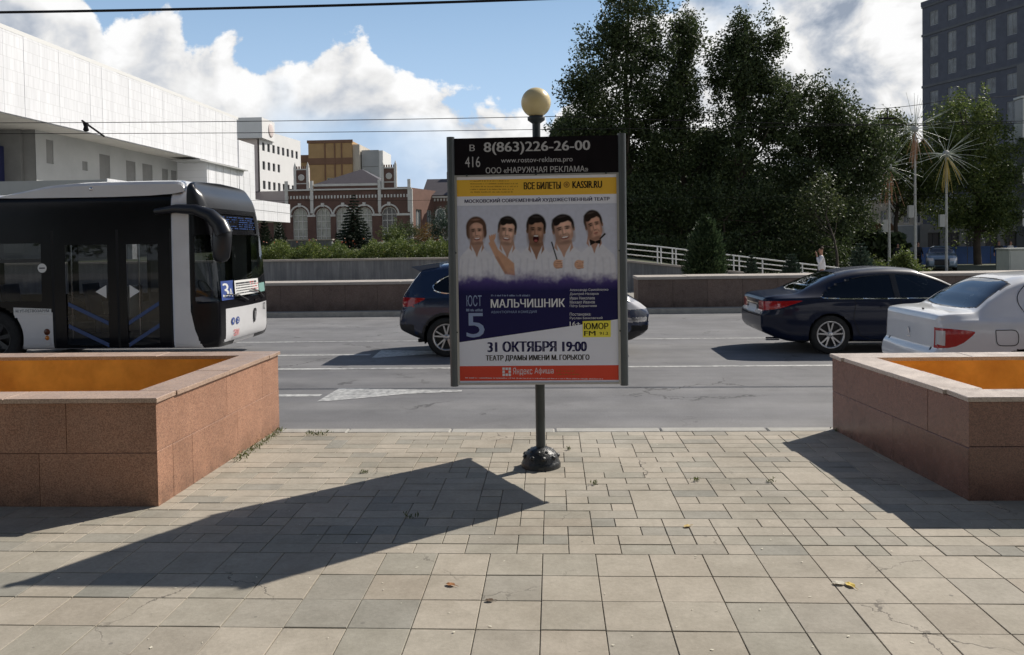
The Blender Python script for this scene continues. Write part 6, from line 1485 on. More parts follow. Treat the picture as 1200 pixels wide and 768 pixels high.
# dark apartment block on the right
m_dk = mat('blue_grey_brick', (0.10, 0.108, 0.14), 0.8, .14, 1.5, .3, 12)
m_band = mat('grey_string_course', (0.13, 0.135, 0.15), .8, .1, 1)
db = empty('dark_apartment_block', (42.7, 95, -.4), 0, 'tall dark blue-grey brick apartment block at the upper right edge', 'building')
m_wfr2 = mat('window_frame_grey', (0.30, 0.31, 0.32), 0.5); m_pglass2 = mat('curtained_window_glass', (0.17, 0.185, 0.20), 0.15, .5, .9, spec=.6)
Ud = Vector((0.366, -0.93, 0)).normalized(); Od = Vector((42.75, 95, -0.4)); Hd = 28.6; rects = []
for i in range(5):
    u = 1.05+i*2.42
    for z0, z1 in ((25.6, 27.2), (22.1, 24.3), (19.7, 21.3), (16.6, 18.2), (13.2, 15.4), (10.8, 12.4), (7.7, 9.3), (4.5, 6.5), (1.5, 3.5)):
        rects.append((u, u+1.15, z0+.4, z1+.4))
facade(db, Od, Ud, 13.0, Hd, rects, m_dk, m_wfr2, m_pglass2, .12, trans=0, fr=.07)
Nd = Ud.cross(Vector((0, 0, 1))); e1 = Od+Ud*13.0
for z_ in (24.75, 18.9, 12.8, 28.0): MB().obox(Od+Ud*6.5+Nd*.05+Vector((0, 0, z_+.4)), Ud*6.55, Nd*.05, Vector((0, 0, .13))).build('string_course', m_band, db)
q = MB(); a0, a1 = Od-Nd*.3, e1-Nd*.3; a2, a3 = e1-Nd*16, Od-Nd*16
q.prism([(p.x, p.y) for p in (a0, a1, a2, a3)], -.4, Hd-.5).build('core', m_dk, db)
facade(db, e1, -Nd, 14, Hd, [(1.5+3*i, 2.6+3*i, z0+.4, z0+2.3) for i in range(4) for z0 in (24, 20.4, 17.6, 14.4, 11.6, 8.4, 5.2)], m_dk, m_wfr, m_pglass, .22, name='end_wall', fr=.06)
MB().prism([(p.x, p.y) for p in (Od+Nd*.12-Ud*.1, e1+Nd*.12+Ud*.1, a2, a3)], Hd-.5, Hd).build('roof_parapet', m_dk, db)
bb = empty('balcony_block', (38, 64, -.4), 0, 'grey apartment block with stacked white balconies cut by the right edge', 'building')
MB().box(34.5, 50, 60, 61.5, -.4, 14.3).build('wall', mat('grey_render', (.15, .15, .16), .8, .1, 1), bb)
for z_ in (9.6, 6.35, 3.3):
    MB().box(33.45, 38.6, 58.9, 59.98, z_-.9, z_+.25).build('balcony', m_wfr, bb)
for k, z_ in enumerate((10.0,)):
    for i in range(8): MB().box(33.5+i*.6, 33.56+i*.6, 58.95, 59.0, z_-.1, z_+1.5).build('glazing_bar', m_wfr, bb)
    MB().box(33.5, 38.5, 59.01, 59.95, z_-.14, z_+1.5).build('balcony_glazing', m_pglass, bb); MB().box(33.4, 38.6, 58.9, 59.98, z_+1.5, z_+1.65).build('balcony_roof', m_wfr, bb)
for z_ in (7.2, 4.2, 1.2): MB().box(36.0, 37.4, 59.94, 59.99, z_-.2, z_+1.4).build('window', m_pglass, bb)
cl = empty('classical_house', (41, 96, -.3), 0, 'beige classical house with columns glimpsed between the trees', 'building')
m_beige = mat('beige_stucco', (.45, .40, .33), .85, .12, .7)
facade(cl, (37.2, 95, -.3), (1, 0, 0), 8.4, 6.4, [(.8+i*1.3, 1.5+i*1.3, z0, z0+1.5) for i in range(6) for z0 in (.8, 3.6)], m_beige, m_stone, m_dglass, .25)
MB().box(37.2, 45.6, 95.4, 104, -.3, 6.0).build('core', m_beige, cl); MB().box(37.0, 45.8, 94.7, 104, 6.1, 6.4).box(37.0, 45.8, 94.8, 95, 2.9, 3.1).build('cornice', m_stone, cl)
for i in range(7): MB().lathe([(.17, 0), (.14, 2.6)], 10, 'z', (37.5+i*1.3, 94.75, .3)).build('column', m_stone, cl)
MB().prism([(37.0, 6.4), (45.8, 6.4), (41.4, 8.0)], 95, 104, 'y').build('roof', m_roofp, cl)
sh = empty('low_grey_building', (40, 76, -.4), 0, 'low grey building with dark windows behind the blue hoarding', 'building')
facade(sh, (33.5, 75, -.4), (1, 0, 0), 14, 3.3, [(.7+i*1.7, 1.8+i*1.7, 1.0, 2.5) for i in range(8)], m_dkwall, m_dfr, m_dglass, .2); MB().box(33.5, 47.5, 75.4, 80, -.4, 2.8).build('core', m_dkwall, sh)
fe = empty('blue_hoarding', (32, 62, -.4), 0, 'blue painted hoarding behind the parked car on the right', 'fence')
m_blue = mat('hoarding_blue', (.03, .09, .28), .6, .15, 1.5)
for i in range(11): MB().box(27.8+i*.85, 28.6+i*.85, 62, 62.05, -.4, .95+.03*(i % 2)).build('panel', m_blue, fe); MB().box(28.62+i*.85, 28.65+i*.85, 62, 62.08, -.4, 1.0).build('post', m_dfr, fe)
bt = empty('brown_kiosk', (17, 62, -.3), 0, 'brown timber kiosk roof half hidden behind the dark trees', 'kiosk')
MB().box(23.2, 28.0, 68, 71, -.4, 2.3).build('wall', m_och2, bt); MB().prism([(22.8, 2.3), (28.4, 2.3), (27.9, 2.9), (23.3, 2.9)], 67.6, 71.4, 'y').build('roof', mat('timber_brown', (.22, .10, .05), .7, .1, 1), bt)
# grey low wall and steps by the hall
lw = empty('garden_wall', (-26, 62, 1), 0, 'low grey garden wall with pale coping below the white canopy', 'wall')
MB().box(-30, -18.5, 66.5, 66.9, 1.2, 2.2).build('wall_face', m_conc, lw); MB().box(-30.1, -18.4, 66.4, 67, 2.2, 2.3).build('coping', m_wcap, lw)
gr = empty('garden_railing', (-14, 90, 1.8), 0, 'white handrail and stair wall in front of the brick wing', 'railing')
for i in range(9): MB().tube([(-18.5+i*1.3, 88, 1.6), (-18.5+i*1.3, 88, 2.9)], .05, 6).build('railing_post', m_rail, gr)
for z_ in (2.9, 2.4): MB().tube([(-18.6, 88, z_), (-8, 88, z_)], .04, 6).build('rail', m_rail, gr)
MB().prism([(-13, 1.6), (-10.0, 3.2), (-9.3, 3.2), (-12, 1.6)], 86, 86.3, 'y').build('stair_wall', m_wfr, gr)

# ------------------------------------------------------------------ vegetation
m_leafd = foliage_mat('dark_poplar_leaf', (.028, .042, .018), (.052, .075, .028), (.095, .125, .045), .32)
m_leafm = foliage_mat('dusty_leaf', (.03, .045, .015), (.06, .08, .03), (.11, .13, .05), .3)
m_leafo = foliage_mat('olive_leaf', (.05, .07, .02), (.09, .12, .035), (.15, .17, .05), .35)
m_leafg = foliage_mat('bright_leaf', (.055, .08, .022), (.095, .135, .038), (.18, .21, .06), .4)
m_need = foliage_mat('spruce_needle', (.012, .022, .014), (.022, .038, .022), (.045, .065, .035), .1)
m_needb = foliage_mat('blue_spruce_needle', (.03, .05, .04), (.05, .085, .06), (.09, .13, .09), .15)
m_thuja = foliage_mat('thuja_leaf', (.02, .04, .02), (.04, .07, .03), (.08, .12, .05), .25)
m_bed = foliage_mat('bed_leaf', (.05, .08, .02), (.10, .14, .035), (.20, .23, .06), .35)
m_bark = mat('bark', (.065, .05, .038), .95, .3, 3, .8, 15)
def quads(cen, size, asp=1.6, flat=0.0, dirs=None):
    n = len(cen); a_ = rng.normal(size=(n, 3)) if dirs is None else dirs+rng.normal(size=(n, 3))*.35; a_ /= np.linalg.norm(a_, axis=1, keepdims=True)
    c_ = rng.normal(size=(n, 3)); c_[:, 2] *= (1-flat); b_ = np.cross(a_, c_); b_ /= np.linalg.norm(b_, axis=1, keepdims=True)+1e-9
    s_ = (size*rng.uniform(.6, 1.35, n))[:, None]; a_ = a_*s_*.5; b_ = b_*s_*.5/asp
    V = np.stack([cen-a_, cen-b_*.9+a_*.1, cen+a_, cen+b_*.9+a_*.1], 1).reshape(-1, 3); return V, np.arange(n*4).reshape(-1, 4)
def crown(blobs, ncl, nleaf, size, sig):
    """blobs: (x, y, z, rx, ry, rz, weight)"""
    w = np.array([q[6] for q in blobs], float); w /= w.sum(); cl = []
    for q, k in zip(blobs, rng.multinomial(ncl, w)):
        d = rng.normal(size=(k, 3)); d /= np.linalg.norm(d, axis=1, keepdims=True); r_ = rng.uniform(.15, 1, k)**.45
        cl.append(np.array(q[:3])+d*r_[:, None]*np.array(q[3:6]))
    cl = np.concatenate(cl); k = nleaf//len(cl); off = np.clip(rng.normal(size=(len(cl), k, 3)), -1.9, 1.9)*(sig*rng.uniform(.55, 1.35, len(cl)))[:, None, None]*np.array([1, 1, .75])
    # shoots: part of each clump is drawn out and upwards along its own direction
    ctr = np.average(np.array([q[:3] for q in blobs]), 0, w); d = cl-ctr; d /= np.linalg.norm(d, axis=1, keepdims=True)+1e-6; d = d+rng.normal(size=d.shape)*.35+np.array([0, 0, .55]); d /= np.linalg.norm(d, axis=1, keepdims=True)
    u = (rng.random((len(cl), k)) < .35)*rng.uniform(0, 1, (len(cl), k))**1.3*(sig*3.0*rng.uniform(.5, 1.3, len(cl)))[:, None]
    off = off*(1-.62*np.clip(u/(sig*2.6), 0, 1))[..., None]+d[:, None]*u[..., None]
    pts = (cl[:, None]+off).reshape(-1, 3); return cl, pts
def tree(label, base, blobs, m_, ncl=150, nleaf=30000, size=.17, sig=.42, group=None, trunk=.22, limbs=16, stems=1, name='broadleaf_tree', cat='tree'):
    x, y, z = base; root = empty(name, base, 0, label, cat, group)
    cl, pts = crown(blobs, ncl, nleaf, size, sig); V, F = quads(pts, size); V -= np.array(base)
    zt = max(q[2]+q[5]*.55 for q in blobs); top = max(blobs, key=lambda q: q[2]+q[5]); q = MB(); bl = blobs
    for s_k in range(stems):
        tb = top if s_k == 0 else bl[s_k % len(bl)]
        tx, ty, tz = tb[0], tb[1], tb[2]+tb[5]*.5; P0 = Vector((x+s_k*.5-.25*(stems-1), y+.2*s_k, z-.1)); P1 = Vector((tx, ty, tz)); n = 7
        path = [P0.lerp(P1, k/n)+Vector((random.uniform(-.15, .15), random.uniform(-.15, .15), 0))*(k > 0)-Vector(((tx-x)*.35*math.sin(math.pi*k/n), 0, 0)) for k in range(n+1)]
        q.tube(path, [trunk*(1-.88*k/n) for k in range(n+1)], 9)
    q.build('trunk', m_bark, root)
    for c_ in cl[rng.choice(len(cl), limbs, replace=False)]:
        f_ = min(.85, max(.15, (c_[2]-z)/(P1.z-z)*.65)); k = f_*n; i_ = int(k); st = path[i_].lerp(path[i_+1], k-i_); en = Vector(c_); md = st.lerp(en, .5)+Vector((0, 0, -.25))
        MB().tube([st, md, en], [trunk*.42*(1-f_*.6), trunk*.22, .02], 6).build('limb', m_bark, root)
    link_mesh('crown', npmesh('crown', V, F, m_), root)
    return root
g1 = 'big dark trees behind the ramp railing'
tree('tallest dark tree directly right of the poster pillar, reaching the top of the picture', (4.0, 44.5, .6),
     [(3.5, 44.5, 10.0, 2.5, 2.2, 3.6, 5), (1.9, 44.5, 8.6, 1.25, 1.5, 2.7, 1.6), (4.5, 44.5, 13.6, 1.9, 1.8, 2.6, 3), (3.4, 44.5, 5.3, 2.8, 2.2, 3.8, 5.5), (5.9, 44.5, 11, 1.3, 1.6, 2.8, 1.8), (5.6, 44.5, 7.4, 1.5, 1.6, 2.2, 2)], m_leafd, 320, 70000, .16, .36, g1, .30)
tree('slender dark tree with a narrow spire top between the tallest and the forked tree', (7.4, 45.5, .5),
     [(7.6, 45.5, 13.0, .75, .9, 2.2, 1.1), (7.3, 45.5, 9.6, .95, 1.2, 2.2, 1.3), (8.0, 45.5, 5.3, 2.0, 1.8, 3.6, 4.4)], m_leafd, 170, 36000, .16, .34, g1, .2)
tree('dark tree with forked, right-leaning top above the dark blue saloon', (10.3, 45, .3),
     [(10.4, 45, 10.9, 1.5, 1.5, 2.2, 2), (12.1, 45, 12.2, .55, .7, 1.7, .55), (10.6, 45, 12.9, .4, .6, 1.2, .35), (11.8, 45, 9.2, 1.5, 1.6, 2.2, 2), (10.8, 45, 6.0, 2.7, 2.2, 3.8, 5)], m_leafd, 250, 54000, .16, .36, g1, .26)
tree('broad dark tree sloping down towards the firework-shaped lamps', (14.6, 46, 0),
     [(14.4, 46, 8.2, 2.0, 1.9, 2.1, 2.6), (16.2, 46, 7.8, 1.5, 1.6, 1.9, 1.6), (17.4, 46, 6.3, 1.3, 1.5, 2.0, 1.4), (15.4, 46, 4.6, 3.0, 2.2, 2.9, 5)], m_leafd, 240, 52000, .16, .36, g1, .24)
tree('low dark understorey tree right behind the ramp railing', (8.5, 41, .2),
     [(5.0, 42, 2.8, 2.8, 1.2, 1.9, 2), (9.5, 42, 2.7, 3.2, 1.2, 2.1, 2), (13.3, 42.5, 2.2, 2.4, 1.2, 1.8, 1.4), (2.5, 42.5, 3.0, 1.6, 1.2, 2.0, 1.2), (4.0, 40, 1.0, 2.6, 1, 1.0, 1.3), (8.5, 40, .7, 3.0, 1, 1.1, 1.5), (13, 40.5, .5, 2.6, 1, 1.0, 1.2)], m_leafd, 270, 54000, .15, .40, g1, .12, stems=3)
tree('small sunlit tree with pale leaves at the foot of the broad dark tree', (13.5, 38, -.2),
     [(12.3, 40.5, 2.3, 1.3, 1.0, 1.4, 1.5), (13.4, 40.5, 3.6, .9, .9, 1.3, 1)], m_leafm, 34, 3600, .13, .36, g1, .08, 8)
tree('olive green tree behind the firework-shaped lamps', (26.0, 62, -.3),
     [(25.7, 62, 9.0, 1.7, 1.6, 2.4, 2), (27.0, 62, 6.3, 1.9, 1.8, 2.8, 2.4), (24.6, 62, 5.9, 1.0, 1.2, 1.8, .8)], m_leafo, 120, 22000, .19, .45, 'green trees by the dark apartment block', .2)
tree('full green tree in front of the dark apartment block', (30.9, 60, -.3),
     [(29.7, 60, 9.6, 2.3, 2.0, 2.4, 3), (31.6, 60, 6.9, 2.1, 2.0, 2.7, 3), (30.6, 60, 4.6, 2.6, 2.1, 2.6, 3), (28.4, 60, 6.5, 1.6, 1.6, 3.2, 2), (31.6, 60, 3.0, 1.9, 1.8, 1.6, 1.4)], m_leafg, 230, 44000, .19, .45, 'green trees by the dark apartment block', .28)
def conifer(label, base, H_, Rr, m_, n=6000, size=.16, tiers=16, group=None, droop=.25, fluffy=0.0, name='spruce_tree', cat='conifer'):
    root = empty(name, base, 0, label, cat, group)
    MB().tube([(0, 0, -.05), (0, 0, H_*.97)], [Rr*.07, .01], 8).build('trunk', m_bark, root, local=True)
    P_ = []; D_ = []
    for t_ in range(tiers):
        f = (t_+.3)/tiers; z_ = H_*(.05+.93*f); L_ = Rr*(1-f)**(.85 if not fluffy else .62)*(1 if not fluffy else min(1, .7+f*2)); nb = max(5, int(11*(1-f))+4); ph = rng.uniform(0, 6.28)
        for k in range(nb):
            a_ = ph+2*math.pi*k/nb+rng.uniform(-.2, .2); l_ = L_*rng.uniform(.78, 1.12); m = max(6, int(n/tiers/nb*(.5+1.4*(1-f)))); u = rng.uniform(.08, 1, m)**.75
            d = np.array([math.cos(a_), math.sin(a_)]); sp_ = (.10+fluffy*.5)*l_*(1.1-u*.55)
            lat = rng.normal(size=m)*sp_; x = d[0]*u*l_-d[1]*lat; y = d[1]*u*l_+d[0]*lat
            z = z_-droop*l_*u**1.4+ (.12*l_*u**4)+rng.normal(size=m)*(.03+fluffy*.25)*l_
            P_.append(np.stack([x, y, z], 1)); D_.append(np.stack([np.full(m, d[0])*1.0, np.full(m, d[1])*1.0, np.full(m, -.2 if not fluffy else .9)], 1))
    P_ = np.concatenate(P_); D_ = np.concatenate(D_); P_[:, 2] = np.maximum(P_[:, 2], .02); V, F = quads(P_, size, 3.2, 0, D_)
    link_mesh('foliage', npmesh('foliage', V, F, m_), root); return root
conifer('dark layered spruce in front of the brick hall', (-14.95, 60, 1.25), 4.5, 1.75, m_need, 22000, .17, 20)
conifer('tall fluffy green thuja rising above the right-hand parapet', (5.1, 27, -.08), 2.75, .84, m_thuja, 20000, .12, 18, fluffy=.42, droop=-.5, name='thuja', cat='conifer')
for xx, hh, rr_, lb in ((6.6, 1.38, .36, 'smallest spruce, right of the fluffy thuja'), (7.9, 1.40, .48, 'low blue-green spruce midway along the railing'), (9.75, 1.75, .66, 'bushy blue-green spruce left of the walking man in white')):
    if 'left of' in lb: xx = 10.15; lb = 'bushy blue-green spruce just right of the walking man in white'
    conifer(lb, (xx, 27, -.08), hh, rr_, m_needb, 7000, .10, 12, 'small spruces behind the right-hand parapet', fluffy=.2, droop=-.1)
def bush(label, base, r_, h_, m_, n=4000, size=.08, group=None, name='shrub'):
    root = empty(name, base, 0, label, 'shrub', group)
    cl, pts = crown([(0, 0, h_*.5, r_, r_*.8, h_*.5, 1)], 40, n, size, r_*.2); pts[:, 2] = np.abs(pts[:, 2]); V, F = quads(pts, size)
    link_mesh('foliage', npmesh('foliage', V, F, m_), root)
    q = MB()
    for k in range(5): a_ = k*1.3; q.tube([(0, 0, 0), (math.cos(a_)*r_*.5, math.sin(a_)*r_*.5, h_*.7)], [.03, .01], 5)
    q.build('stems', m_bark, root, local=True); return root
bush('loose green shrub beside the first firework-shaped lamp pole', (11.9, 28, -.08), .62, 1.25, m_leafg, 6000, .09)
bush('olive shrub below the beige classical house', (11.1, 28.6, -.08), .5, 1.0, m_leafo, 4000, .09)
bush('round green shrub right of the layered spruce', (-12.3, 62, 1.3), 1.0, 1.9, m_leafg, 4000, .12)
bush('dark green shrub below the fifth arch of the brick hall', (-13.9, 75, 1.5), 1.2, 2.2, m_leafd, 4000, .13)
bush('rust coloured shrub in front of the brick wing', (-12.6, 80, 1.6), 1.6, 1.9, foliage_mat('rust_leaf', (.14, .07, .02), (.20, .11, .035), (.14, .14, .04), .3), 4000, .13)
bush('grey-green young tree at the left edge of the poster pillar', (-10.4, 78, 1.6), 1.3, 4.2, m_needb, 5000, .14)
for k, (xx, yy) in enumerate(((-26.2, 60), (-24.9, 61), (-23.6, 60.5), (-22.3, 61.2), (-20.9, 60.6))):
    lb = ('darkest thuja deep under the white canopy', 'second thuja under the canopy, beside the bus roof', 'thuja in the middle under the white canopy', 'thuja close to the right end of the canopy', 'thuja standing just outside the canopy end')[k]
    conifer(lb, (xx, yy, 1.1), 2.5+.3*(k % 2), .7, m_need, 2500, .17, 10, 'thujas under the white canopy', fluffy=.35, droop=-.5, name='thuja', cat='conifer')
# flower bed on the terrace
def bed():
    n = 60000; xx = rng.uniform(-13.5, 1.0, n); yy = rng.uniform(30.5, 33.6, n)
    h_ = .56+.20*np.sin(xx*1.9+1)*np.sin(xx*.63)+.14*np.sin(xx*5.1+yy*2)+.10*np.sin(xx*11.3+yy)+.08*np.sin(xx*23); h_ = np.clip(h_+.14*(xx+13.5)/14, 0.35, 1.0)
    zz_ = 1.1+h_*rng.uniform(0, 1, n)**.55; V, F = quads(np.stack([xx, yy, zz_], 1), .085); o = link_mesh('flower_bed', npmesh('flower_bed', V, F, m_bed)); tag(o, kind='stuff')
    o['label'] = 'band of green bedding plants on top of the grey retaining wall'; o['category'] = 'plants'
    n = 150; xx = rng.uniform(-13, 1.0, n); yy = rng.uniform(30.6, 33, n); V, F = quads(np.stack([xx, yy, 1.1+rng.uniform(.35, .95, n)], 1), .07, 1.0)
    o = link_mesh('flower_heads', npmesh('flower_heads', V, F, foliage_mat('flower', (.32, .05, .04), (.42, .14, .07), (.55, .40, .30), .3))); tag(o, kind='stuff')
    o['label'] = 'reddish flower heads scattered over the bedding plants'; o['category'] = 'flowers'
bed()
n = 30000; xx = rng.uniform(0, 25, n); yy = rng.uniform(56, 66, n); h_ = 8.0+1.2*np.sin(xx*.7)+.8*np.sin(xx*1.9)-np.clip((xx-15)*.62, 0, 9); zb_ = np.array([zter(a_, 60) for a_ in xx])
V, F = quads(np.stack([xx, yy, zb_+np.maximum(h_, .8)*rng.uniform(0, 1, n)**.8], 1), .55, 1.3); o = link_mesh('park_thicket', npmesh('park_thicket', V, F, m_leafd)); tag(o, kind='stuff'); o['label'] = 'dark thicket closing the gaps behind the big dark trees'; o['category'] = 'thicket'
# far woodland closing the view
n = 26000; xx = rng.uniform(-160, 190, n); yy = rng.uniform(190, 230, n); h_ = 5.5+1.8*np.sin(xx*.11)+1.3*np.sin(xx*.37+1)+.8*np.sin(xx*1.1)
V, F = quads(np.stack([xx, yy, 1+h_*rng.uniform(0, 1, n)**.6], 1), 1.5, 1.3); o = link_mesh('distant_woodland', npmesh('distant_woodland', V, F, m_leafd)); tag(o, kind='stuff'); o['label'] = 'low dark line of far woodland on the horizon'; o['category'] = 'woodland'

# ------------------------------------------------------------------ firework-shaped lamps
m_lpole = mat('pale_pole', (.46, .46, .46), .5, .08, 3); m_rod = mat('clear_rod', (.50, .54, .46), .4); m_ty = mat('tassel_yellow', (.50, .38, .10), .6); m_to = mat('tassel_orange', (.42, .22, .12), .6)
def fire_lamp(label, x, y, zt, m_t, seed, R0=2.5):
    rd = random.Random(seed); root = empty('firework_lamp', (x, y, -.36), 0, label, 'lamp', 'firework-shaped lamps on tall poles'); h_ = zt+.36
    MB().tube([(0, 0, 0), (0, 0, h_)], [.085, .055], 10).build('pole', m_lpole, root, local=True)
    MB().box(-.42, -.12, -.1, .12, h_*.38, h_*.38+.75).build('control_box', m_lpole, root, local=True)
    MB().lathe([(.001, -.22), (.15, -.17), (.22, 0), (.15, .17), (.001, .22)], 14, 'z', (0, 0, h_)).build('hub', m_lpole, root, local=True)
    for k in range(38):
        v = Vector((rd.gauss(0, 1), rd.gauss(0, 1), rd.gauss(.15, .8))).normalized(); L_ = R0*rd.uniform(.75, 1.05)
        MB().tube([v*.15+Vector((0, 0, h_)), v*L_*.6+Vector((0, 0, h_-.02)), v*L_+Vector((0, 0, h_-.14))], [.015, .011, .007], 5).build('rod', m_rod, root, local=True)
    for k in range(24):
        a_ = rd.uniform(0, 6.28); sp_ = rd.uniform(.1, .95 if k < 12 else .22); L_ = rd.uniform(1.1, 2.3)
        MB().tube([(0, 0, h_-.15), (math.cos(a_)*sp_*.5, math.sin(a_)*sp_*.5, h_-.15-L_*.4), (math.cos(a_)*sp_, math.sin(a_)*sp_, h_-.15-L_)], [.014, .014, .010], 5).build('tassel', m_t, root, local=True)
fire_lamp('firework-shaped lamp with yellow tassels, nearest the right edge', 23.9, 50, 6.75, m_ty, 1)
fire_lamp('tallest firework-shaped lamp with orange tassels, in the middle', 22.05, 50, 8.3, m_to, 2)
fire_lamp('lowest firework-shaped lamp, beside the dark trees', 20.5, 50, 6.05, m_to, 3, 2.2)

# ------------------------------------------------------------------ cabinet, far car, wires
cb = empty('utility_cabinet', (20.6, 36, -.36), 0, 'pale grey metal cabinet behind the parapet at the right edge', 'cabinet')
m_cab = mat('pale_grey_metal', (.46, .48, .46), .45, .08, 2)
MB().bbox(-1.0, 1.5, -.5, .5, .05, 1.52, .04).build('body', m_cab, cb, local=True)
for x0 in (-.95, .28): MB().bbox(x0, x0+1.17, -.52, -.501, .15, 1.42, .002).build('door', m_cab, cb, local=True); MB().box(x0+.95, x0+1.0, -.545, -.521, .7, .85).build('handle', m_dfr, cb, local=True)
MB().box(-1.05, 1.55, -.55, .55, 1.52, 1.58).build('lid', m_cab, cb, local=True)
far = dict(log); far['paint'] = paint('silver_blue_paint', (.20, .27, .36), .3, .3); far['dx'] = .05; PLs = PL; PL = far['paint']
r_f = empty('parked_car', (25.6, 54.4, -.36), R(-114), 'pale blue parked car between the firework-shaped lamp poles', 'car')
car(far, r_f); PL = PLs
m_wire = mat('black_cable', (.02, .02, .022), .9, spec=.1)
def cable(label, pts, r_, sag, group='overhead cables', name='overhead_cable'):
    P_ = []
    for a_, b_ in zip(pts, pts[1:]):
        a_, b_ = Vector(a_), Vector(b_); n = 14
        for k in range(n): f = k/n; P_.append(a_.lerp(b_, f)-Vector((0, 0, sag*4*f*(1-f))))
    P_.append(Vector(pts[-1])); return MB().tube(P_, r_, 6).build(name, m_wire, None, label=label, cat='cable', group=group)
cable('thick overhead cable crossing the sky at the top left', [(-30, 16, 6.95), (-11.23, 16, 6.66), (-.06, 16, 6.60), (30, 16, 6.9)], .027, 0.03)
cable('upper of the two long thin cables over the far side of the road', [(-60, 24, 6.2), (-16.95, 24, 5.71), (.37, 24, 5.52), (10.8, 24, 5.02), (60, 24, 5.3)], .011, .04)
cable('lower of the two long thin cables over the far side of the road', [(-60, 26, 6.2), (-18.4, 26, 5.68), (.4, 26, 5.42), (12, 26, 5.35), (60, 26, 5.6)], .011, .04)
cable('thin cable in front of the brick hall roof line', [(-60, 34, 4.9), (-9, 34, 3.68), (14, 34, 3.5), (60, 34, 4.5)], .007, .02)
cable('short pair cable running to the dark apartment block', [(14.6, 40, 8.0), (19.5, 41, 8.5), (46, 62, 13)], .015, .1)
hg = empty('cable_hanger', (-13.9, 24, 5.5), 0, 'small dark insulator hanger on the overhead cables in front of the marble theatre', 'hanger')
MB().tube([(-14.35, 24, 5.72), (-14.35, 25.2, 5.4)], .03, 6).build('bar', m_wire, hg); MB().lathe([(.05, -.14), (.09, -.1), (.06, 0), (.09, .1), (.05, .14)], 8, 'z', (-14.35, 24.2, 5.56)).build('insulator', m_wire, hg)
hg = empty('cable_hanger', (17, 40.5, 8.0), 0, 'small dark bracket hanging from the cable between the dark trees and the apartment block', 'hanger')
MB().tube([(16.5, 40.4, 8.1), (16.5, 40.4, 7.6)], .03, 6).tube([(16.1, 40.4, 7.6), (16.9, 40.4, 7.6)], .05, 6).build('bracket', m_wire, hg)

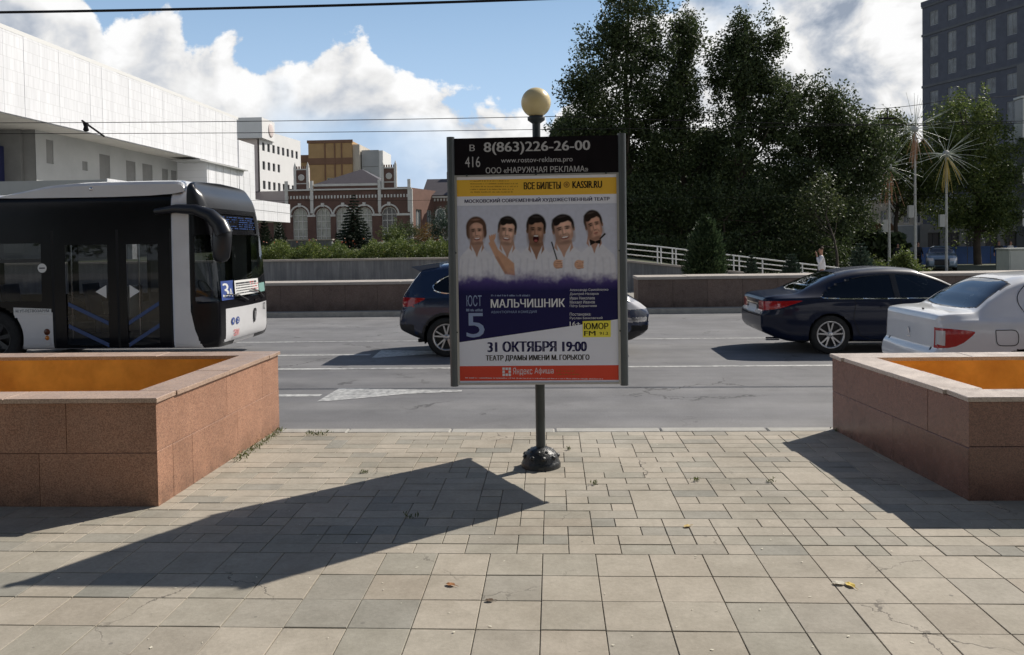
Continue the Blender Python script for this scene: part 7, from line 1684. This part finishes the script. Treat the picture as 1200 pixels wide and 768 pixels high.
# ------------------------------------------------------------------ people
def person(label, loc, rz, H_, shirt, trous, hair, arms, group=None, stride=.2):
    """joints in metres for a 1.75 m figure, x = right, y = forward"""
    root = empty('person', loc, rz, label, 'person', group); k = H_/1.75
    def skin(name, joints, edges, m_, sub=2, root_i=0):
        me = bpy.data.meshes.new(name); me.from_pydata([tuple(Vector(j[:3])*k) for j in joints], edges, []); o = link_mesh(name, me, root)
        sk = o.modifiers.new('skin', 'SKIN'); ly = me.skin_vertices[0].data
        for i, j in enumerate(joints): ly[i].radius = (j[3]*k, (j[4] if len(j) > 4 else j[3])*k)
        ly[root_i].use_root = True; o.modifiers.new('subdivision', 'SUBSURF').levels = sub; o.modifiers['subdivision'].render_levels = sub
        dg = bpy.context.evaluated_depsgraph_get(); m2 = bpy.data.meshes.new_from_object(o.evaluated_get(dg)); m2.materials.clear(); m2.materials.append(m_); m2.polygons.foreach_set('use_smooth', [True]*len(m2.polygons))
        o.modifiers.clear(); o.data = m2; m2.name = name; return o

    sk_m = mat('skin_tone', (.42, .23, .16), .6)
    le, lh, re, rh = arms; s = stride
    J = [(0, 0, .95, .13, .10), (0, 0, 1.15, .12, .09), (0, 0, 1.36, .15, .10), (0, .01, 1.48, .055), (0, .02, 1.56, .06), (0, .03, 1.66, .085, .095), (0, .02, 1.72, .06),
         (-.17, 0, 1.40, .055), (*le, .042), (*lh, .03), (.17, 0, 1.40, .055), (*re, .042), (*rh, .03),
         (-.09, 0, .88, .085), (-.10, s*.5+.03, .50, .06), (-.10, s*.6, .10, .04), (-.10, s*.6+.14, .04, .035), (.09, 0, .88, .085), (.10, -s*.4+.05, .50, .06), (.10, -s, .12, .04), (.10, -s+.13, .04, .035)]
    E = [(0, 1), (1, 2), (2, 3), (3, 4), (4, 5), (5, 6), (2, 7), (7, 8), (8, 9), (2, 10), (10, 11), (11, 12), (0, 13), (13, 14), (14, 15), (15, 16), (0, 17), (17, 18), (18, 19), (19, 20)]
    # fingers and thumbs
    for hnd, el in ((9, 8), (12, 11)):
        h = Vector(J[hnd][:3]); d = (h-Vector(J[el][:3])).normalized(); sd_ = d.cross(Vector((0, 1, 0))); sd_ = sd_.normalized() if sd_.length > .1 else Vector((1, 0, 0)); b0 = len(J)
        J.append((*(h+d*.06), .026, .014)); E.append((hnd, b0))
        for f in range(4): J.append((*(h+d*(.15-.012*abs(f-1.4))+sd_*(f-1.5)*.02+Vector((0, .012, 0))), .009)); E.append((b0, len(J)-1))
        J.append((*(h+d*.07+sd_*.05), .010)); E.append((hnd, len(J)-1))
    skin('body', J, E, sk_m)
    sh = [(0, 0, .86, .185, .15), (0, 0, 1.12, .18, .145), (0, 0, 1.36, .21, .15), (0, .01, 1.46, .07), (-.18, 0, 1.41, .07), (*le, .055), (*[a_*.75+b_*.25 for a_, b_ in zip(lh, le)], .046), (.18, 0, 1.41, .07), (*re, .055), (*[a_*.75+b_*.25 for a_, b_ in zip(rh, re)], .046)]
    skin('shirt', sh, [(0, 1), (1, 2), (2, 3), (2, 4), (4, 5), (5, 6), (2, 7), (7, 8), (8, 9)], shirt)
    tr_ = [(0, 0, .98, .15, .115), (-.09, 0, .88, .10), (-.10, s*.5+.03, .50, .078), (-.10, s*.6, .09, .06), (.09, 0, .88, .10), (.10, -s*.4+.05, .50, .078), (.10, -s, .11, .06)]
    skin('trousers', tr_, [(0, 1), (1, 2), (2, 3), (0, 4), (4, 5), (5, 6)], trous)
    hr = [(0, -.01, 1.66, .085, .075), (0, -.01, 1.73, .088, .09), (0, .04, 1.745, .07, .05)]
    skin('hair', hr, [(0, 1), (1, 2)], hair)
    fc = MB()
    for sx_ in (-.032, .032): fc.lathe([(.001, .0), (.011, .003), (.001, .012)], 8, 'y', (sx_*k, .108*k, 1.655*k))
    fc.build('eyes', m_gap, root, local=True)
    MB().add([(-.012*k, .115*k, 1.61*k), (.012*k, .115*k, 1.61*k), (0, .14*k, 1.62*k), (0, .112*k, 1.655*k)], [(0, 1, 2), (1, 3, 2), (3, 0, 2)]).build('nose', sk_m, root, local=True)
    MB().box(-.025*k, .025*k, .108*k, .116*k, 1.578*k, 1.586*k).build('mouth', MATS['sign_red'], root, local=True)
    return root
m_wsh = mat('white_shirt', (.74, .75, .80), .8); m_dtr = mat('dark_trousers', (.03, .03, .035), .9); m_lsh = mat('pale_shirt', (.5, .48, .45), .8); m_blk = mat('black_cloth', (.02, .02, .022), .9)
m_hr = mat('brown_hair', (.07, .035, .02), .7)
rest_arm = ((-.27, -.02, 1.13), (-.27, .08, .90), (.27, -.02, 1.13), (.27, .06, .90)); ph_arm = ((-.27, .10, 1.17), (-.12, .17, 1.50), (.27, -.02, 1.13), (.25, .10, .92))
person('man in white shirt raising a hand to his face behind the right-hand parapet', (8.62, 26.2, -.08), R(75), 1.56, m_wsh, m_dtr, m_hr, ph_arm)
MB().tube([(8.92, 26.2, .52), (8.94, 26.2, .80)], .09, 8).build('black_bag', m_blk, None, label='black bag hanging at the back of the man in white shirt', cat='bag')
person('dark-clothed person walking behind the parapet near the right edge', (29.7, 55, -.36), R(160), 1.75, m_blk, m_dtr, m_hr, rest_arm)
person('pale-shirted person beside the grey cabinet near the right edge', (31.0, 56, -.36), R(200), 1.72, m_lsh, m_dtr, m_hr, rest_arm)
person('dark-clothed person left of the pale blue parked car', (24.0, 54, -.36), R(180), 1.75, m_blk, m_dtr, m_hr, rest_arm)
person('second dark-clothed person, close to the lamp pole left of the parked car', (22.9, 54.5, -.36), R(170), 1.68, m_blk, m_dtr, m_blk, rest_arm)

# ------------------------------------------------------------------ small litter, weeds
m_weed = foliage_mat('weed', (.05, .08, .02), (.09, .12, .03), (.16, .17, .05), .3)
def weeds(label, spots, n, h_, size):
    P_ = []; D_ = []
    for x, y, r_ in spots:
        q = np.stack([x+rng.normal(size=n)*r_, y+rng.normal(size=n)*r_*.6, rng.uniform(0, h_, n)], 1); P_.append(q); D_.append(np.stack([rng.normal(size=n)*.5, rng.normal(size=n)*.5, np.ones(n)], 1))
    V, F = quads(np.concatenate(P_), size, 3.5, 0, np.concatenate(D_)); o = link_mesh('weeds', npmesh('weeds', V, F, m_weed)); tag(o, kind='stuff'); o['label'] = label; o['category'] = 'weeds'
weeds('tufts of weeds along the foot of the pink planter and the kerb', [(-2.66+.02*(7.7-y)*0, y, .025) for y in np.arange(6.55, 7.7, .09)]+[(-2.26, 7.46, .05), (-2.18, 7.47, .04), (-2.33, 7.46, .03)], 26, .035, .03)
weeds('single weeds growing in the slab joints', [(.29, 5.91, .012), (1.6, 5.97, .02), (-.95, 5.19, .03), (2.6, 7.55, .02), (.12, 6.9, .012), (-1.5, 6.2, .012), (1.05, 6.0, .014)], 22, .03, .03)
m_pet = mat('dry_petal', (.66, .62, .50), .8)
n = 150; xx = rng.uniform(-3.2, 2.9, n); yy = 3.3+rng.uniform(0, 1, n)**1.6*4.0
V, F = quads(np.stack([xx, yy, np.full(n, .004)], 1), .020, 1.6); V[:, 2] = .002+np.abs(V[:, 2]-.002)*.3; o = link_mesh('fallen_petals', npmesh('fallen_petals', V, F, m_pet)); tag(o, kind='stuff'); o['label'] = 'tiny pale petals scattered over the slabs'; o['category'] = 'petals'
def leaf(label, x, y, s_, col, rz, name='fallen_leaf'):
    prof = [(0, -.5), (.22, -.3), (.3, 0), (.18, .3), (0, .5), (-.18, .3), (-.3, 0), (-.22, -.3)]; c_ = [(0, 0, .004)]
    vs = [(0, 0, .006*s_/.05)]+[(p[0]*s_, p[1]*s_, .004+.25*s_*abs(p[0])+.06*s_*(i % 2)) for i, p in enumerate(prof)]
    top = [(v[0], v[1], v[2]) for v in vs]
    q = MB().add(top, [(0, i+1, (i+1) % 8+1) for i in range(8)]).tube([(0, -s_*.5, .008), (0, -s_*.8, .004)], .0015, 4)
    o = q.build(name, mat('leaf_'+str(len(MATS)), col, .7, .2, 60), None, label=label, cat='leaf', group='fallen leaves on the slabs'); o.location = (x, y, .001); o.rotation_euler = (0, 0, rz)
leaf('curled brown leaf on a slab below the tip of the pillar shadow', -.56, 4.15, .06, (.36, .16, .06), 1.2)
leaf('yellow leaf on a slab at the lower right', 1.51, 4.18, .07, (.62, .45, .08), .4)
leaf('pale dry leaf lying against the yellow leaf', 1.46, 4.20, .07, (.60, .56, .46), 1.5)
leaf('small yellowish leaf in the small-block paving right of centre', .82, 5.03, .06, (.50, .36, .12), 2.2)
leaf('tiny dark leaf on the slab joint left of centre', -.34, 3.97, .05, (.10, .06, .03), 1.7)

# unseen trees added behind the viewpoint to cut skylight and deepen the shade
proto = tree('park tree straight behind the viewpoint', (0, -9, 0), [(0, -9, 8.5, 4.2, 3.4, 4.6, 4), (1.5, -9, 4.5, 3.6, 3, 2.6, 2)], m_leafd, 150, 15000, .34, .75, 'unseen trees added behind the viewpoint to deepen the shade', .26, 8)
for k, (px_, py_, sc, lb) in enumerate(((-8.5, -8, 1.0, 'first park tree to the left, behind the viewpoint'), (8.5, -8.5, 1.05, 'first park tree to the right, behind the viewpoint'), (-17, -9, 1.1, 'second park tree to the left, behind the viewpoint'), (17.5, -9, 1.0, 'second park tree to the right, behind the viewpoint'), (-4, -15, 1.3, 'taller park tree in the second row, left of the viewpoint'), (5, -16, 1.35, 'taller park tree in the second row, right of the viewpoint'))):
    c0 = proto.copy(); COL.objects.link(c0); c0.location = (px_, py_, 0); c0.rotation_euler = (0, 0, k*1.1); c0.scale = (sc, sc, sc); c0['label'] = lb
    for ch in list(proto.children):
        cc = ch.copy(); COL.objects.link(cc); cc.parent = c0
